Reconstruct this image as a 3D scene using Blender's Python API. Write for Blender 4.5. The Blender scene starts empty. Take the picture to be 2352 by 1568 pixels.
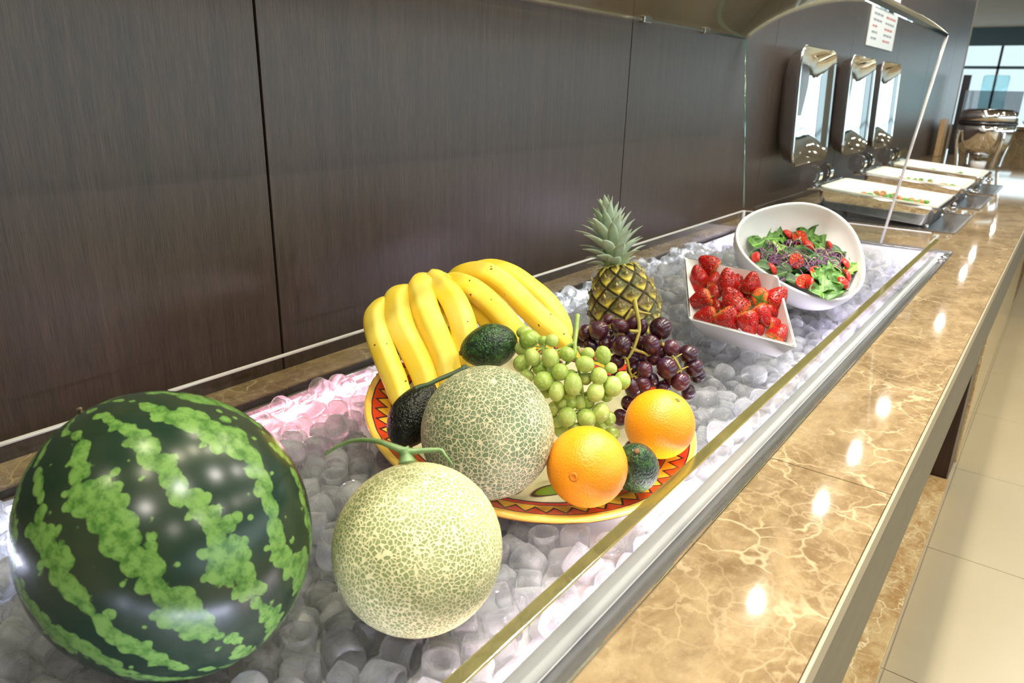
import bpy, bmesh, math, random
from mathutils import Vector, Matrix, Quaternion, noise
import numpy as np
random.seed(7)
S = bpy.context.scene
COL = S.collection
PI = math.pi

# ------------------------------------------------------------------ camera, world, lights, exposure
def cam_basis(yaw, pitch, roll):
    f = Vector((math.cos(pitch)*math.cos(yaw), math.cos(pitch)*math.sin(yaw), math.sin(pitch)))
    r = f.cross(Vector((0, 0, 1))).normalized(); u = r.cross(f)
    return r*math.cos(roll)+u*math.sin(roll), -r*math.sin(roll)+u*math.cos(roll), f
CR, CU, CF = cam_basis(math.radians(36.310), math.radians(-19.171), math.radians(1.526))
cd = bpy.data.cameras.new('camera'); cam = bpy.data.objects.new('camera', cd); COL.objects.link(cam)
cd.sensor_width = 36; cd.lens = 36*1677.6/2352; cd.clip_start = .02; cd.clip_end = 200
M = Matrix((CR, CU, -CF)).transposed().to_4x4(); M.translation = (0, 0, 1.33); cam.matrix_world = M
cd.dof.use_dof = True; cd.dof.focus_distance = 1.0; cd.dof.aperture_fstop = 9.0
S.camera = cam
S.view_settings.view_transform = 'Standard'; S.view_settings.look = 'None'
S.view_settings.gamma = 1; S.view_settings.use_curve_mapping = False
S.view_settings.exposure = 0.78
S.cycles.max_bounces = 11; S.cycles.transmission_bounces = 9; S.cycles.transparent_max_bounces = 12
S.cycles.diffuse_bounces = 3; S.cycles.glossy_bounces = 4; S.cycles.sample_clamp_indirect = 4.0
S.cycles.caustics_reflective = False; S.cycles.caustics_refractive = False
S.cycles.use_denoising = True; S.cycles.adaptive_threshold = 0.03

W = bpy.data.worlds.new('daylight'); S.world = W; W.use_nodes = True
bg = W.node_tree.nodes['Background']; bg.inputs[0].default_value = (.86, .94, 1, 1); bg.inputs[1].default_value = .7

def area(name, loc, rot, size, power, color=(1, 1, 1), size_y=None, disk=False, spread=PI):
    l = bpy.data.lights.new(name, 'AREA'); l.energy = power; l.color = color; l.size = size; l.spread = spread
    if disk: l.shape = 'DISK'
    elif size_y: l.shape = 'RECTANGLE'; l.size_y = size_y
    o = bpy.data.objects.new(name, l); COL.objects.link(o); o.location = loc; o.rotation_euler = rot
    return o
def point(name, loc, power, color, r=.01):
    l = bpy.data.lights.new(name, 'POINT'); l.energy = power; l.color = color; l.shadow_soft_size = r
    o = bpy.data.objects.new(name, l); COL.objects.link(o); o.location = loc
    return o
# daylight through the far windows, and added fill from the unseen camera side
area('window_daylight_far', (20.4, -1.0, 1.65), (0, PI/2, 0), 1.9, 40, (.85, .94, 1), 10)
area('added_fill_side', (6, -7.5, 1.6), (PI/2, 0, 0), 16, 190, (.93, .97, 1), 2.4)
CEIL = 2.8
LAMPS = [(x, y) for y in (.79, -.55, -2.2) for x in (-.9, .2, 1.3, 2.3, 3.17, 4.34, 5.2, 6.2, 9.2)] + [(12.2, .9), (13.8, .95), (17.2, .95), (14.5, 2.2), (16.5, 2.4)] + [(-.2, .25), (.6, .25), (1.4, .25), (2.2, .25), (1.0, .30), (1.8, .30)]  # front rows and those over the well are added to brighten the fruit
LAMPW = 8.5
WARM = (1, .945, .86)
for i, (x, y) in enumerate(LAMPS):
    area('downlight_lamp', (x, y, CEIL-.012), (0, 0, 0), .06, LAMPW*(.4 if x > 5.5 else 1), WARM, disk=True)
# warm strip under the overhang of the counter, coloured LEDs along the ice well
area('underlight', (.75, .15, .668), (0, 0, 0), 2.7, 170, (1, .88, .58), .02, spread=.5)
area('underlight', (4.3, .0955, .664), (.3, 0, 0), 2.4, 3.5, (1, .86, .52), .012, spread=.35)
for x0, x1, p, c in [(-.28, .22, 4.5, (.74, .78, 1)), (.24, .42, .5, (.95, .9, 1)), (.44, .80, 1.1, (1, .38, .44)), (.82, 1.70, 3.2, (.97, .97, 1)), (1.72, 2.20, 2.2, (1, .94, .92)), (2.22, 2.58, 2.2, (.85, .70, 1))]:
    area('led_glow', ((x0+x1)/2, .878, .857), (-.75, 0, 0), x1-x0, p, c, .006)
for x0, x1, p, c in [(-.28, .25, 4.0, (.74, .75, 1)), (.27, .62, .9, (1, .74, .82)), (.64, 1.5, 2.2, (.97, .90, 1)), (1.52, 2.55, 3.5, (.84, .72, 1))]:
    area('led_glow', ((x0+x1)/2, .276, .862), (.75, 0, 0), x1-x0, p, c, .006)

# ------------------------------------------------------------------ helpers: shader nodes
class NT:
    def __init__(s, name):
        s.m = bpy.data.materials.new(name); s.m.use_nodes = True; s.t = s.m.node_tree; s.n = s.t.nodes
        s.p = s.n['Principled BSDF']; s.out = s.n['Material Output']; s._c = None
    def node(s, ty, **kw):
        n = s.n.new(ty)
        for k, v in kw.items(): setattr(n, k, v)
        return n
    def put(s, sock, v):
        if v is None: return
        if hasattr(v, 'is_output') or isinstance(v, bpy.types.NodeSocket): s.t.links.new(v, sock)
        elif isinstance(v, (tuple, list)) and len(v) == 3 and sock.type == 'RGBA': sock.default_value = (*v, 1)
        else: sock.default_value = v
    def coord(s, which='Object', scale=None, rot=None, loc=None):
        if s._c is None: s._c = s.node('ShaderNodeTexCoord')
        o = s._c.outputs[which]
        if scale or rot or loc:
            mp = s.node('ShaderNodeMapping'); s.put(mp.inputs[0], o)
            if scale: mp.inputs['Scale'].default_value = scale
            if rot: mp.inputs['Rotation'].default_value = rot
            if loc: mp.inputs['Location'].default_value = loc
            o = mp.outputs[0]
        return o
    def noise(s, v, scale, detail=3, rough=.55, dist=0, col=False):
        n = s.node('ShaderNodeTexNoise'); s.put(n.inputs['Vector'], v); n.inputs['Scale'].default_value = scale
        n.inputs['Detail'].default_value = detail; n.inputs['Roughness'].default_value = rough; n.inputs['Distortion'].default_value = dist
        return n.outputs['Color' if col else 0]
    def voro(s, v, scale, feature='F1', out=0, rnd=1):
        n = s.node('ShaderNodeTexVoronoi', feature=feature); s.put(n.inputs['Vector'], v); n.inputs['Scale'].default_value = scale
        n.inputs['Randomness'].default_value = rnd
        return n.outputs[out]
    def math(s, op, a, b=None, c=None, clamp=False):
        n = s.node('ShaderNodeMath', operation=op, use_clamp=clamp)
        for k, v in enumerate((a, b, c)): s.put(n.inputs[k], v)
        return n.outputs[0]
    def vmath(s, op, a, b=None, sc=None):
        n = s.node('ShaderNodeVectorMath', operation=op); s.put(n.inputs[0], a); s.put(n.inputs[1], b)
        if sc is not None: s.put(n.inputs['Scale'], sc)
        return n.outputs['Value'] if op in ('LENGTH', 'DOT_PRODUCT', 'DISTANCE') else n.outputs[0]
    def ramp(s, f, stops, interp='LINEAR'):
        n = s.node('ShaderNodeValToRGB'); n.color_ramp.interpolation = interp; e = n.color_ramp.elements
        while len(e) < len(stops): e.new(.5)
        for k, (p, c) in enumerate(stops):
            e[k].position = p; e[k].color = (*c, 1) if not isinstance(c, (int, float)) else (c, c, c, 1)
        s.put(n.inputs[0], f); return n.outputs[0]
    def mix(s, f, a, b, bl='MIX'):
        n = s.node('ShaderNodeMix', data_type='RGBA', blend_type=bl)
        s.put(n.inputs[0], f); s.put(n.inputs[6], a); s.put(n.inputs[7], b); return n.outputs[2]
    def step(s, v, lo, hi):
        n = s.node('ShaderNodeMapRange', interpolation_type='SMOOTHSTEP'); s.put(n.inputs[0], v)
        n.inputs[1].default_value = lo; n.inputs[2].default_value = hi; return n.outputs[0]
    def bump(s, h, strength=.3, dist=.001):
        n = s.node('ShaderNodeBump'); s.put(n.inputs['Height'], h); n.inputs['Strength'].default_value = strength
        n.inputs['Distance'].default_value = dist; s.put(s.p.inputs['Normal'], n.outputs[0]); return n.outputs[0]
    def sep(s, v):
        n = s.node('ShaderNodeSeparateXYZ'); s.put(n.inputs[0], v); return n.outputs
    def set(s, **kw):
        for k, v in kw.items(): s.put(s.p.inputs[k.replace('_', ' ')], v)
        return s
    def shader(s, ty, **kw):
        n = s.node(ty)
        for k, v in kw.items(): s.put(n.inputs[k], v)
        return n.outputs[0]
    def mixsh(s, f, a, b):
        n = s.node('ShaderNodeMixShader'); s.put(n.inputs[0], f); s.put(n.inputs[1], a); s.put(n.inputs[2], b); return n.outputs[0]
    def surf(s, o): s.put(s.out.inputs[0], o)

def srgb(r, g, b):
    f = lambda c: ((c/255+.055)/1.055)**2.4 if c > 10 else c/255/12.92
    return (f(r), f(g), f(b))
def plain(name, col, rough=.5, metal=0, **kw):
    t = NT(name); t.set(Base_Color=col, Roughness=rough, Metallic=metal, **kw); return t.m

# ------------------------------------------------------------------ helpers: meshes and objects
def mesh(name, v, f, smooth=True, mat=None):
    m = bpy.data.meshes.new(name); m.from_pydata([tuple(x) for x in v], [], f); m.update()
    if smooth: m.polygons.foreach_set('use_smooth', [True]*len(m.polygons))
    if mat: m.materials.append(mat)
    return m
def link(name, me, parent=None, loc=None):
    o = bpy.data.objects.new(name, me); COL.objects.link(o)
    if parent: o.parent = parent
    if loc is not None: o.location = loc
    return o
def tag(o, label=None, cat=None, group=None, kind=None):
    for k, v in (('label', label), ('category', cat), ('group', group), ('kind', kind)):
        if v: o[k] = v
    return o
def thing(name, loc, label, cat, group=None):
    o = bpy.data.objects.new(name, None); COL.objects.link(o); o.location = loc; o.empty_display_size = .02
    return tag(o, label, cat, group)
def wpos(o):
    p = Vector(o.location)
    while o.parent: o = o.parent; p += Vector(o.location)
    return p
class MB:
    """collects shapes given in world coordinates"""
    def __init__(s): s.v = []; s.f = []
    def add(s, v, f):
        k = len(s.v); s.v += [Vector(x) for x in v]; s.f += [[i+k for i in q] for q in f]; return s
    def box(s, x0, x1, y0, y1, z0, z1, bev=0):
        if bev:
            bm = bmesh.new(); bmesh.ops.create_cube(bm, size=1)
            for v in bm.verts: v.co = Vector(((x0+x1)/2+v.co.x*(x1-x0), (y0+y1)/2+v.co.y*(y1-y0), (z0+z1)/2+v.co.z*(z1-z0)))
            bmesh.ops.bevel(bm, geom=bm.edges[:], offset=bev, segments=2, profile=.6, affect='EDGES')
            bm.verts.index_update(); s.add([v.co.copy() for v in bm.verts], [[v.index for v in f.verts] for f in bm.faces]); bm.free()
        else:
            s.add([(x, y, z) for x in (x0, x1) for y in (y0, y1) for z in (z0, z1)],
                  [(0, 1, 3, 2), (4, 6, 7, 5), (0, 4, 5, 1), (2, 3, 7, 6), (0, 2, 6, 4), (1, 5, 7, 3)])
        return s
    def tube(s, path, rad, seg=8, mod=None, caps=True, sub=0):
        P = [Vector(p) for p in path]; R = list(rad) if hasattr(rad, '__len__') else [rad]*len(P)
        if sub: P, R = catmull(P, R, sub)
        n = len(P); T = [(P[min(i+1, n-1)]-P[max(i-1, 0)]).normalized() for i in range(n)]
        a = T[0].orthogonal().normalized(); rings = []; v = []
        for i in range(n):
            a = (a-T[i]*a.dot(T[i])).normalized(); b = T[i].cross(a)
            for k in range(seg):
                t = 2*PI*k/seg; r = R[i]*(mod(t) if mod else 1); v.append(P[i]+(a*math.cos(t)+b*math.sin(t))*r)
        f = [(i*seg+k, i*seg+(k+1) % seg, (i+1)*seg+(k+1) % seg, (i+1)*seg+k) for i in range(n-1) for k in range(seg)]
        if caps: f += [tuple(range(seg))[::-1], tuple(range((n-1)*seg, n*seg))]
        return s.add(v, f)
    def lathe(s, prof, seg=32, mtx=None, rfun=None):
        v = []; f = []; n = len(prof)
        for i, (r, z) in enumerate(prof):
            for k in range(seg):
                t = 2*PI*k/seg; q = r*(rfun(t) if rfun else 1); v.append(Vector((q*math.cos(t), q*math.sin(t), z)))
        f = [(i*seg+k, i*seg+(k+1) % seg, (i+1)*seg+(k+1) % seg, (i+1)*seg+k) for i in range(n-1) for k in range(seg)]
        if prof[0][0] > 1e-6 and prof[0][0] < 0: pass
        f += [tuple(range(seg))[::-1], tuple(range((n-1)*seg, n*seg))] if prof[0] != prof[-1] else []
        if mtx: v = [mtx @ x for x in v]
        return s.add(v, f)
    def sphere(s, c, r, u=16, w=10, mtx=None):
        prof = [(max(1e-5, math.sin(PI*i/w)), -math.cos(PI*i/w)) for i in range(w+1)]
        m = Matrix.Translation(c) @ (mtx or Matrix.Identity(4)) @ Matrix.Diagonal((*((r, r, r) if not hasattr(r, '__len__') else r), 1))
        return s.lathe(prof, u, m)
    def build(s, name, mat, parent=None, smooth=True, loc=None):
        base = wpos(parent) if parent else Vector((0, 0, 0))
        if loc is not None: base = base*0+Vector(loc)
        o = link(name, mesh(name, [v-base for v in s.v], s.f, smooth, mat), parent)
        if loc is not None and not parent: o.location = loc
        if smooth:
            pass
        return o
def catmull(P, R, sub):
    Q = []; U = []; n = len(P)
    for i in range(n-1):
        p0, p1, p2, p3 = P[max(i-1, 0)], P[i], P[i+1], P[min(i+2, n-1)]
        for k in range(sub):
            t = k/sub
            Q.append(.5*((2*p1)+(p2-p0)*t+(2*p0-5*p1+4*p2-p3)*t*t+(3*p1-p0-3*p2+p3)*t**3)); U.append(R[i]+(R[i+1]-R[i])*t)
    Q.append(P[-1]); U.append(R[-1]); return Q, U
def frame(z, x=None, loc=(0, 0, 0)):
    z = Vector(z).normalized(); x = Vector(x) if x is not None else z.orthogonal()
    x = (x-z*x.dot(z)).normalized(); y = z.cross(x)
    m = Matrix((x, y, z)).transposed().to_4x4(); m.translation = loc; return m
def sharp(o, ang=.6):
    me = o.data; bm = bmesh.new(); bm.from_mesh(me)
    for e in bm.edges:
        if len(e.link_faces) == 2 and e.calc_face_angle(0) > ang: e.smooth = False
    bm.to_mesh(me); bm.free(); return o

# measured positions in metres
DATA={'SALAD':{'c':[1.6489,0.4264,1.0148],'n':[-0.4414,-0.4075,0.7995],'a':[0.7634,0.2977,0.5732],'b':[-0.4716,0.8633,0.1797],'rim':[0.1347,0.0004,0.0003,-0.0015,0.0001,0.0029,-0.0089],'pn':[-0.2093,-0.1932,0.9586],'pc':[1.6688,0.4448,0.9788]},'TOM':[[1.7714,0.5123,1.0231],[1.7463,0.4655,1.0082],[1.7255,0.4405,0.9986],[1.7544,0.4044,0.9977],[1.6331,0.435,0.9774],[1.6124,0.3824,0.9622],[1.5618,0.3925,0.9532],[1.6973,0.3513,0.9745],[1.644,0.3344,0.9594],[1.6033,0.3251,0.9487],[1.5879,0.508,0.9822],[1.5619,0.4648,0.9678],[1.5464,0.3744,0.9462]],'LEAF':[([1.717,0.5172,1.0143],0,1.1),([1.7494,0.4991,1.0178],0,0.9),([1.6632,0.5321,1.0056],0,1.1),([1.8009,0.4499,1.0191],0,1.6),([1.8129,0.4761,1.027],0,0.9),([1.809,0.4087,1.0125],1,1.1),([1.759,0.3781,0.9955],1,1.0),([1.6933,0.3355,0.9726],2,1.2),([1.5988,0.3555,0.9559],0,1.7),([1.5609,0.3488,0.9463],0,1.5),([1.5554,0.4525,0.966],1,1.2),([1.7065,0.4497,0.9984],0,0.8),([1.6028,0.5105,0.9881],1,1.2),([1.6729,0.4402,0.9892],1,1.5),([1.6833,0.4191,0.9872],1,1.6),([1.5907,0.4141,0.966],3,0.7),([1.6613,0.4626,0.9912],2,1.4),([1.6453,0.3781,0.9706],1,1.2),([1.572,0.481,0.9754],1,1.1),([1.6869,0.486,1.0015],4,0.9),([1.7151,0.4049,0.9913],4,1.2),([1.6304,0.4037,0.9725],4,1.0),([1.6162,0.4765,0.9841],4,1.1),([1.7243,0.4774,1.0079],4,0.8),([1.6559,0.5037,0.9983],1,1.1),([1.6484,0.4865,0.9932],1,0.9),([1.6664,0.3982,0.9793],1,1.1),([1.6918,0.3805,0.9813],4,0.9),([1.5599,0.4203,0.9605],1,1.0),([1.5965,0.445,0.9735],1,0.9),([1.6521,0.3568,0.9678],0,1.2),([1.7699,0.4184,1.006],0,1.0),([1.6241,0.5026,0.9911],1,0.9),([1.5696,0.3741,0.9533],1,0.9),([1.7756,0.4878,1.0212],1,0.8),([1.5405,0.4369,0.9596],4,0.8),([1.7041,0.3672,0.9813],1,0.8)],'DISH':[[1.4231,0.6058,1.002],[1.2396,0.5048,0.93],[1.2121,0.2989,0.93],[1.3956,0.3999,1.002]],'STRAW':[([1.411,0.5455,1.0003],0.0182,[-0.179,0.8435,0.5064]),([1.3794,0.5525,0.9822],0.0169,[-0.1466,0.2653,0.953]),([1.3767,0.55,0.9637],0.0157,[-0.8093,0.123,-0.5744]),([1.3948,0.524,0.9729],0.0157,[0.5585,0.0926,0.8243]),([1.371,0.4868,0.9823],0.0213,[-0.0935,0.1958,0.9762]),([1.4034,0.4789,0.9791],0.0139,[0.2055,-0.4589,0.8644]),([1.3723,0.4412,0.9855],0.0187,[0.0766,-0.0305,0.9966]),([1.3409,0.3805,0.9756],0.0187,[0.3798,-0.4503,0.8081]),([1.3036,0.5125,0.9523],0.0202,[-0.4379,0.7918,-0.4258]),([1.355,0.5043,0.9572],0.0138,[-0.8313,-0.1747,-0.5277]),([1.3265,0.4612,0.9649],0.017,[-0.3882,0.4209,0.8198]),([1.3018,0.4431,0.9555],0.0217,[-0.0487,0.8359,0.5467]),([1.32,0.4837,0.9435],0.0116,[0.2117,0.6073,0.7657]),([1.2628,0.4826,0.9367],0.0174,[-0.4436,0.8766,-0.1865]),([1.2614,0.4388,0.9386],0.0192,[-0.113,-0.7893,-0.6035]),([1.2615,0.4001,0.9408],0.0188,[-0.3429,-0.5385,-0.7697]),([1.3357,0.4058,0.972],0.0174,[0.3714,-0.765,0.5261]),([1.2848,0.3856,0.9516],0.0171,[-0.2693,-0.7313,-0.6266]),([1.3237,0.3814,0.9509],0.0129,[0.1278,-0.9253,-0.3571]),([1.2935,0.3656,0.939],0.0126,[0.7979,-0.5846,0.1469]),([1.2471,0.3429,0.938],0.0162,[0.7238,-0.2437,0.6455]),([1.272,0.3823,0.9289],0.0084,[-0.4684,-0.5564,-0.6863]),([1.3693,0.459,0.9658],0.0128,[-0.1037,0.0987,0.9897]),([1.3744,0.4337,0.9694],0.015,[0.0581,-0.0562,0.9967])],'GREEN':[([0.7509,0.5232,1.0159],0.0141,0.0124),([0.7475,0.4989,1.0204],0.0064,0.0064),([0.7506,0.4872,1.0223],0.0086,0.0086),([0.7295,0.5024,1.0013],0.01,0.0121),([0.7347,0.4777,1.004],0.0114,0.0136),([0.7478,0.4615,1.0103],0.0108,0.0096),([0.7327,0.4614,0.9905],0.011,0.0113),([0.7204,0.4776,0.9778],0.013,0.0125),([0.7241,0.4598,0.9674],0.0102,0.0135),([0.7372,0.4441,0.9766],0.0118,0.0152),([0.7565,0.4396,0.9998],0.0124,0.0107),([0.7666,0.4419,1.0109],0.0085,0.008),([0.7829,0.4288,1.0071],0.0103,0.0126),([0.7845,0.4174,0.9917],0.0086,0.0074),([0.765,0.4233,0.985],0.0111,0.0116),([0.7565,0.4214,0.9656],0.0113,0.013),([0.7794,0.4102,0.9699],0.0123,0.0137),([0.7976,0.4062,0.9733],0.011,0.0122),([0.7513,0.4565,0.9806],0.0086,0.0086),([0.7629,0.4414,0.9772],0.0086,0.0086),([0.7328,0.4688,0.937],0.0087,0.011),([0.7382,0.4598,0.9466],0.0092,0.0103),([0.7447,0.4504,0.9483],0.0092,0.0098),([0.7529,0.4406,0.9471],0.0092,0.0109),([0.7598,0.4342,0.9491],0.0098,0.0109),([0.7298,0.4454,0.9337],0.0119,0.0131),([0.7464,0.4269,0.9321],0.0125,0.012),([0.7615,0.4151,0.9377],0.0117,0.0132),([0.7875,0.4167,0.919],0.01,0.01),([0.7405,0.4375,0.9146],0.0109,0.0086),([0.7426,0.4603,0.9054],0.0105,0.0105),([0.7372,0.5245,0.9849],0.0118,0.0118),([0.7372,0.4945,0.9862],0.011,0.0098),([0.73,0.5101,0.9731],0.0099,0.0087),([0.7529,0.5364,0.9991],0.0102,0.0102),([0.7645,0.5411,1.0178],0.0114,0.009),([0.7789,0.4232,0.9098],0.0088,0.0082),([0.8019,0.4166,0.8927],0.0102,0.0078),([0.7307,0.4802,0.9584],0.0086,0.0086),([0.7444,0.4535,0.9576],0.0097,0.0086),([0.782,0.4195,0.9533],0.0087,0.0087),([0.7366,0.4641,0.9193],0.0087,0.0087)],'PURPLE':[([0.8921,0.4983,0.9977],0.0158,0.0146),([0.8957,0.5218,0.9878],0.0124,0.0136),([0.9,0.4685,1.0086],0.0138,0.0114),([0.9208,0.5001,1.0064],0.0111,0.0093),([0.8826,0.4544,0.9872],0.0142,0.016),([0.9116,0.4536,1.014],0.009,0.0114),([0.9147,0.4403,1.011],0.0072,0.0113),([0.9309,0.4198,1.0083],0.0167,0.0167),([0.9055,0.4205,0.9902],0.0136,0.0153),([0.9261,0.3989,0.9847],0.0125,0.0125),([0.9486,0.3816,0.9737],0.015,0.0132),([0.9515,0.3724,0.9546],0.0144,0.0138),([0.9722,0.3727,0.9352],0.0117,0.0123),([0.9099,0.3951,0.9599],0.0153,0.0159),([0.9243,0.3791,0.9393],0.0137,0.0137),([0.9523,0.376,0.9142],0.0104,0.0116),([0.8859,0.418,0.9587],0.0117,0.0123),([0.9052,0.4318,0.9725],0.0113,0.0113),([0.9136,0.4185,0.9683],0.0108,0.0108),([0.884,0.4611,0.9611],0.0114,0.0114),([0.895,0.4419,0.9665],0.0107,0.0113),([0.8724,0.4269,0.9326],0.0118,0.0153),([0.8808,0.4162,0.9392],0.0112,0.0123),([0.9038,0.4134,0.9391],0.0101,0.0107),([0.9143,0.4003,0.9277],0.0114,0.0102),([0.8706,0.4418,0.8835],0.0114,0.0126),([0.8901,0.5088,0.9726],0.0123,0.0105),([0.8911,0.4846,0.9805],0.0115,0.0103),([0.9023,0.5321,0.9719],0.0107,0.0113),([0.9107,0.4541,0.9951],0.0108,0.0108),([0.9121,0.4409,0.9888],0.0108,0.0114),([0.8912,0.4374,0.9534],0.0107,0.0107),([0.9247,0.4142,0.9764],0.0108,0.0108),([0.8833,0.4368,0.9029],0.0114,0.012),([0.8921,0.4226,0.9171],0.0114,0.0114),([0.9249,0.3948,0.9388],0.0102,0.0096),([0.8984,0.4867,0.9897],0.011,0.011),([0.8776,0.4555,0.9362],0.0114,0.0114)],'GSTEM':[[[0.791,0.4757,1.0502],[0.7762,0.4674,1.0323],[0.7633,0.4606,1.0214],[0.755,0.4552,1.008],[0.7463,0.4612,0.998]],[[0.7636,0.4609,1.0224],[0.7524,0.4781,1.0105],[0.7422,0.4936,1.0133]],[[0.7646,0.4564,1.0171],[0.7648,0.4506,1.0075],[0.7767,0.4465,0.9978]],[[0.7618,0.4498,0.9841],[0.7533,0.4383,0.9601],[0.7531,0.4362,0.9408]],[[0.755,0.4552,1.008],[0.7621,0.4532,0.9905],[0.7616,0.4482,0.9808]]],'PSTEM':[[[0.9286,0.4632,1.0434],[0.9131,0.4507,1.0317],[0.9059,0.4413,1.0142],[0.8979,0.4376,1.0046],[0.884,0.4365,0.986],[0.8756,0.4401,0.9725]],[[0.8752,0.4413,0.9736],[0.873,0.4339,0.956],[0.8733,0.4303,0.9505]],[[0.8838,0.4363,0.9849],[0.8912,0.4241,0.9814],[0.898,0.4206,0.9759]],[[0.9188,0.4103,0.9915],[0.9197,0.3896,0.9736],[0.9213,0.3785,0.9582]],[[0.9101,0.4567,1.0349],[0.8999,0.4612,1.0189]],[[0.9131,0.4507,1.0317],[0.9281,0.4367,1.0274]],[[0.8987,0.4383,1.0079],[0.887,0.4468,1.0103]]],'BAN':[([[0.8035,0.7306,0.9828],[0.7525,0.7548,1.0037],[0.7184,0.7543,1.0216],[0.697,0.752,1.017],[0.6845,0.7446,1.0078],[0.6707,0.7247,0.9909],[0.6628,0.7027,0.9678],[0.6557,0.6801,0.9453],[0.6475,0.6609,0.926]],[0.0189,0.0184,0.0178,0.0176,0.0174,0.0171,0.0169,0.0168,0.0166]),([[0.8201,0.7273,0.9831],[0.777,0.7465,1.0137],[0.7448,0.7444,1.0332],[0.7261,0.7411,1.0331],[0.7143,0.7314,1.0219],[0.7003,0.7102,1.0022],[0.6944,0.6854,0.9787],[0.6883,0.6624,0.9581],[0.6837,0.647,0.9375]],[0.0212,0.0206,0.02,0.0197,0.0195,0.0193,0.0191,0.0189,0.0188]),([[0.836,0.7231,0.9802],[0.8042,0.731,1.0177],[0.775,0.7287,1.044],[0.7565,0.7254,1.0443],[0.7474,0.7126,1.034],[0.7347,0.6891,1.0133],[0.7278,0.6654,0.9894],[0.7201,0.6446,0.9689],[0.7129,0.6295,0.9428]],[0.0232,0.0225,0.0219,0.0216,0.0214,0.021,0.0208,0.0206,0.0205]),([[0.85,0.7214,0.9772],[0.824,0.7217,1.0152],[0.8,0.7234,1.044],[0.7838,0.7209,1.051],[0.7792,0.7055,1.0467],[0.7765,0.6834,1.0354],[0.766,0.6592,1.0187],[0.7564,0.642,0.9998],[0.746,0.6322,0.9752]],[0.0216,0.021,0.0205,0.0202,0.02,0.0198,0.0195,0.0193,0.0193]),([[0.85,0.7214,0.9772],[0.8342,0.7216,1.006],[0.8294,0.6954,1.0156],[0.8282,0.6726,1.0065],[0.8252,0.6488,0.9914],[0.8181,0.6304,0.9765]],[0.0159,0.0156,0.0153,0.0151,0.015,0.0148]),([[0.8457,0.75,0.9833],[0.8277,0.734,1.0121],[0.8166,0.724,1.0345],[0.8173,0.7105,1.0457],[0.8197,0.6874,1.0446],[0.8199,0.6638,1.0374],[0.8193,0.6374,1.0237],[0.8166,0.6138,1.0097],[0.8127,0.5922,0.9966],[0.8077,0.5734,0.9855]],[0.0188,0.0183,0.0179,0.0178,0.0176,0.0174,0.0173,0.0171,0.0169,0.0167]),([[0.8576,0.7511,0.9803],[0.8569,0.7504,1.01],[0.8545,0.7391,1.0341],[0.8536,0.7204,1.0489],[0.862,0.6939,1.056],[0.8664,0.6647,1.0491],[0.8673,0.6356,1.0342],[0.867,0.6062,1.0159],[0.8666,0.5789,1.001],[0.8646,0.5567,0.9913],[0.8624,0.5473,0.9865]],[0.0198,0.0196,0.0193,0.0191,0.0189,0.0187,0.0185,0.0183,0.0182,0.018,0.0179]),([[0.8774,0.7589,0.9742],[0.8828,0.7542,1.0113],[0.8917,0.7386,1.038],[0.9035,0.7104,1.0499],[0.9126,0.6758,1.0448],[0.9166,0.6421,1.0293],[0.9178,0.6121,1.0133],[0.9135,0.5896,0.9975],[0.9069,0.5725,0.9857]],[0.0189,0.0187,0.0186,0.0184,0.0182,0.0181,0.0179,0.0177,0.0176])],'PLATE':{'c':[0.7869,0.5396,0.9018],'n':[-0.0631,-0.1609,0.9849],'R':0.234},'CAMAX':[[0.599,-0.8004,0.0252],[0.2488,0.2158,0.9442],[0.7611,0.5593,-0.3284]],'MELF':[0.4114,0.4031,0.9293],'MELB':[0.6036,0.4752,0.9508],'OR1':[0.6543,0.3693,0.9212],'OR2':[0.8277,0.3617,0.9136],'WM':[0.2506,0.5261,0.9789],'AV':[([0.7332,0.5774,0.998],[0.7119,0.6002,0.9877],[0.7548,0.5517,1.0044]),([0.5909,0.5797,0.9463],[0.5691,0.5796,0.9262],[0.6172,0.5767,0.9718]),([0.7256,0.3423,0.8997],None,[0.7053,0.3324,0.9273])],'PINE':[[1.1136,0.5545,0.8967],[1.1233,0.567,0.9406],[1.135,0.6079,1.0373],[1.1608,0.6456,1.1614]],'VINEF':[[[0.398,0.4009,1.0229],[0.4002,0.4045,1.0283],[0.4001,0.4079,1.0335]],[[0.4009,0.4051,1.0307],[0.3949,0.4158,1.0351],[0.3902,0.4323,1.037],[0.3878,0.458,1.0296],[0.3814,0.4713,1.0221],[0.3761,0.4819,1.0128]],[[0.4009,0.4051,1.0307],[0.4099,0.3967,1.0312],[0.4222,0.3851,1.0309],[0.4225,0.3793,1.0277],[0.4257,0.3732,1.0187]]],'VINEB':[[[0.6304,0.5259,1.007],[0.6275,0.5317,1.0103],[0.6221,0.5291,1.0087]],[[0.6235,0.5282,1.0102],[0.6104,0.5348,1.0063],[0.5926,0.5396,1.0038],[0.5766,0.5422,1.0016],[0.5641,0.549,0.9993],[0.5595,0.5466,0.9998]]]}
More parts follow.
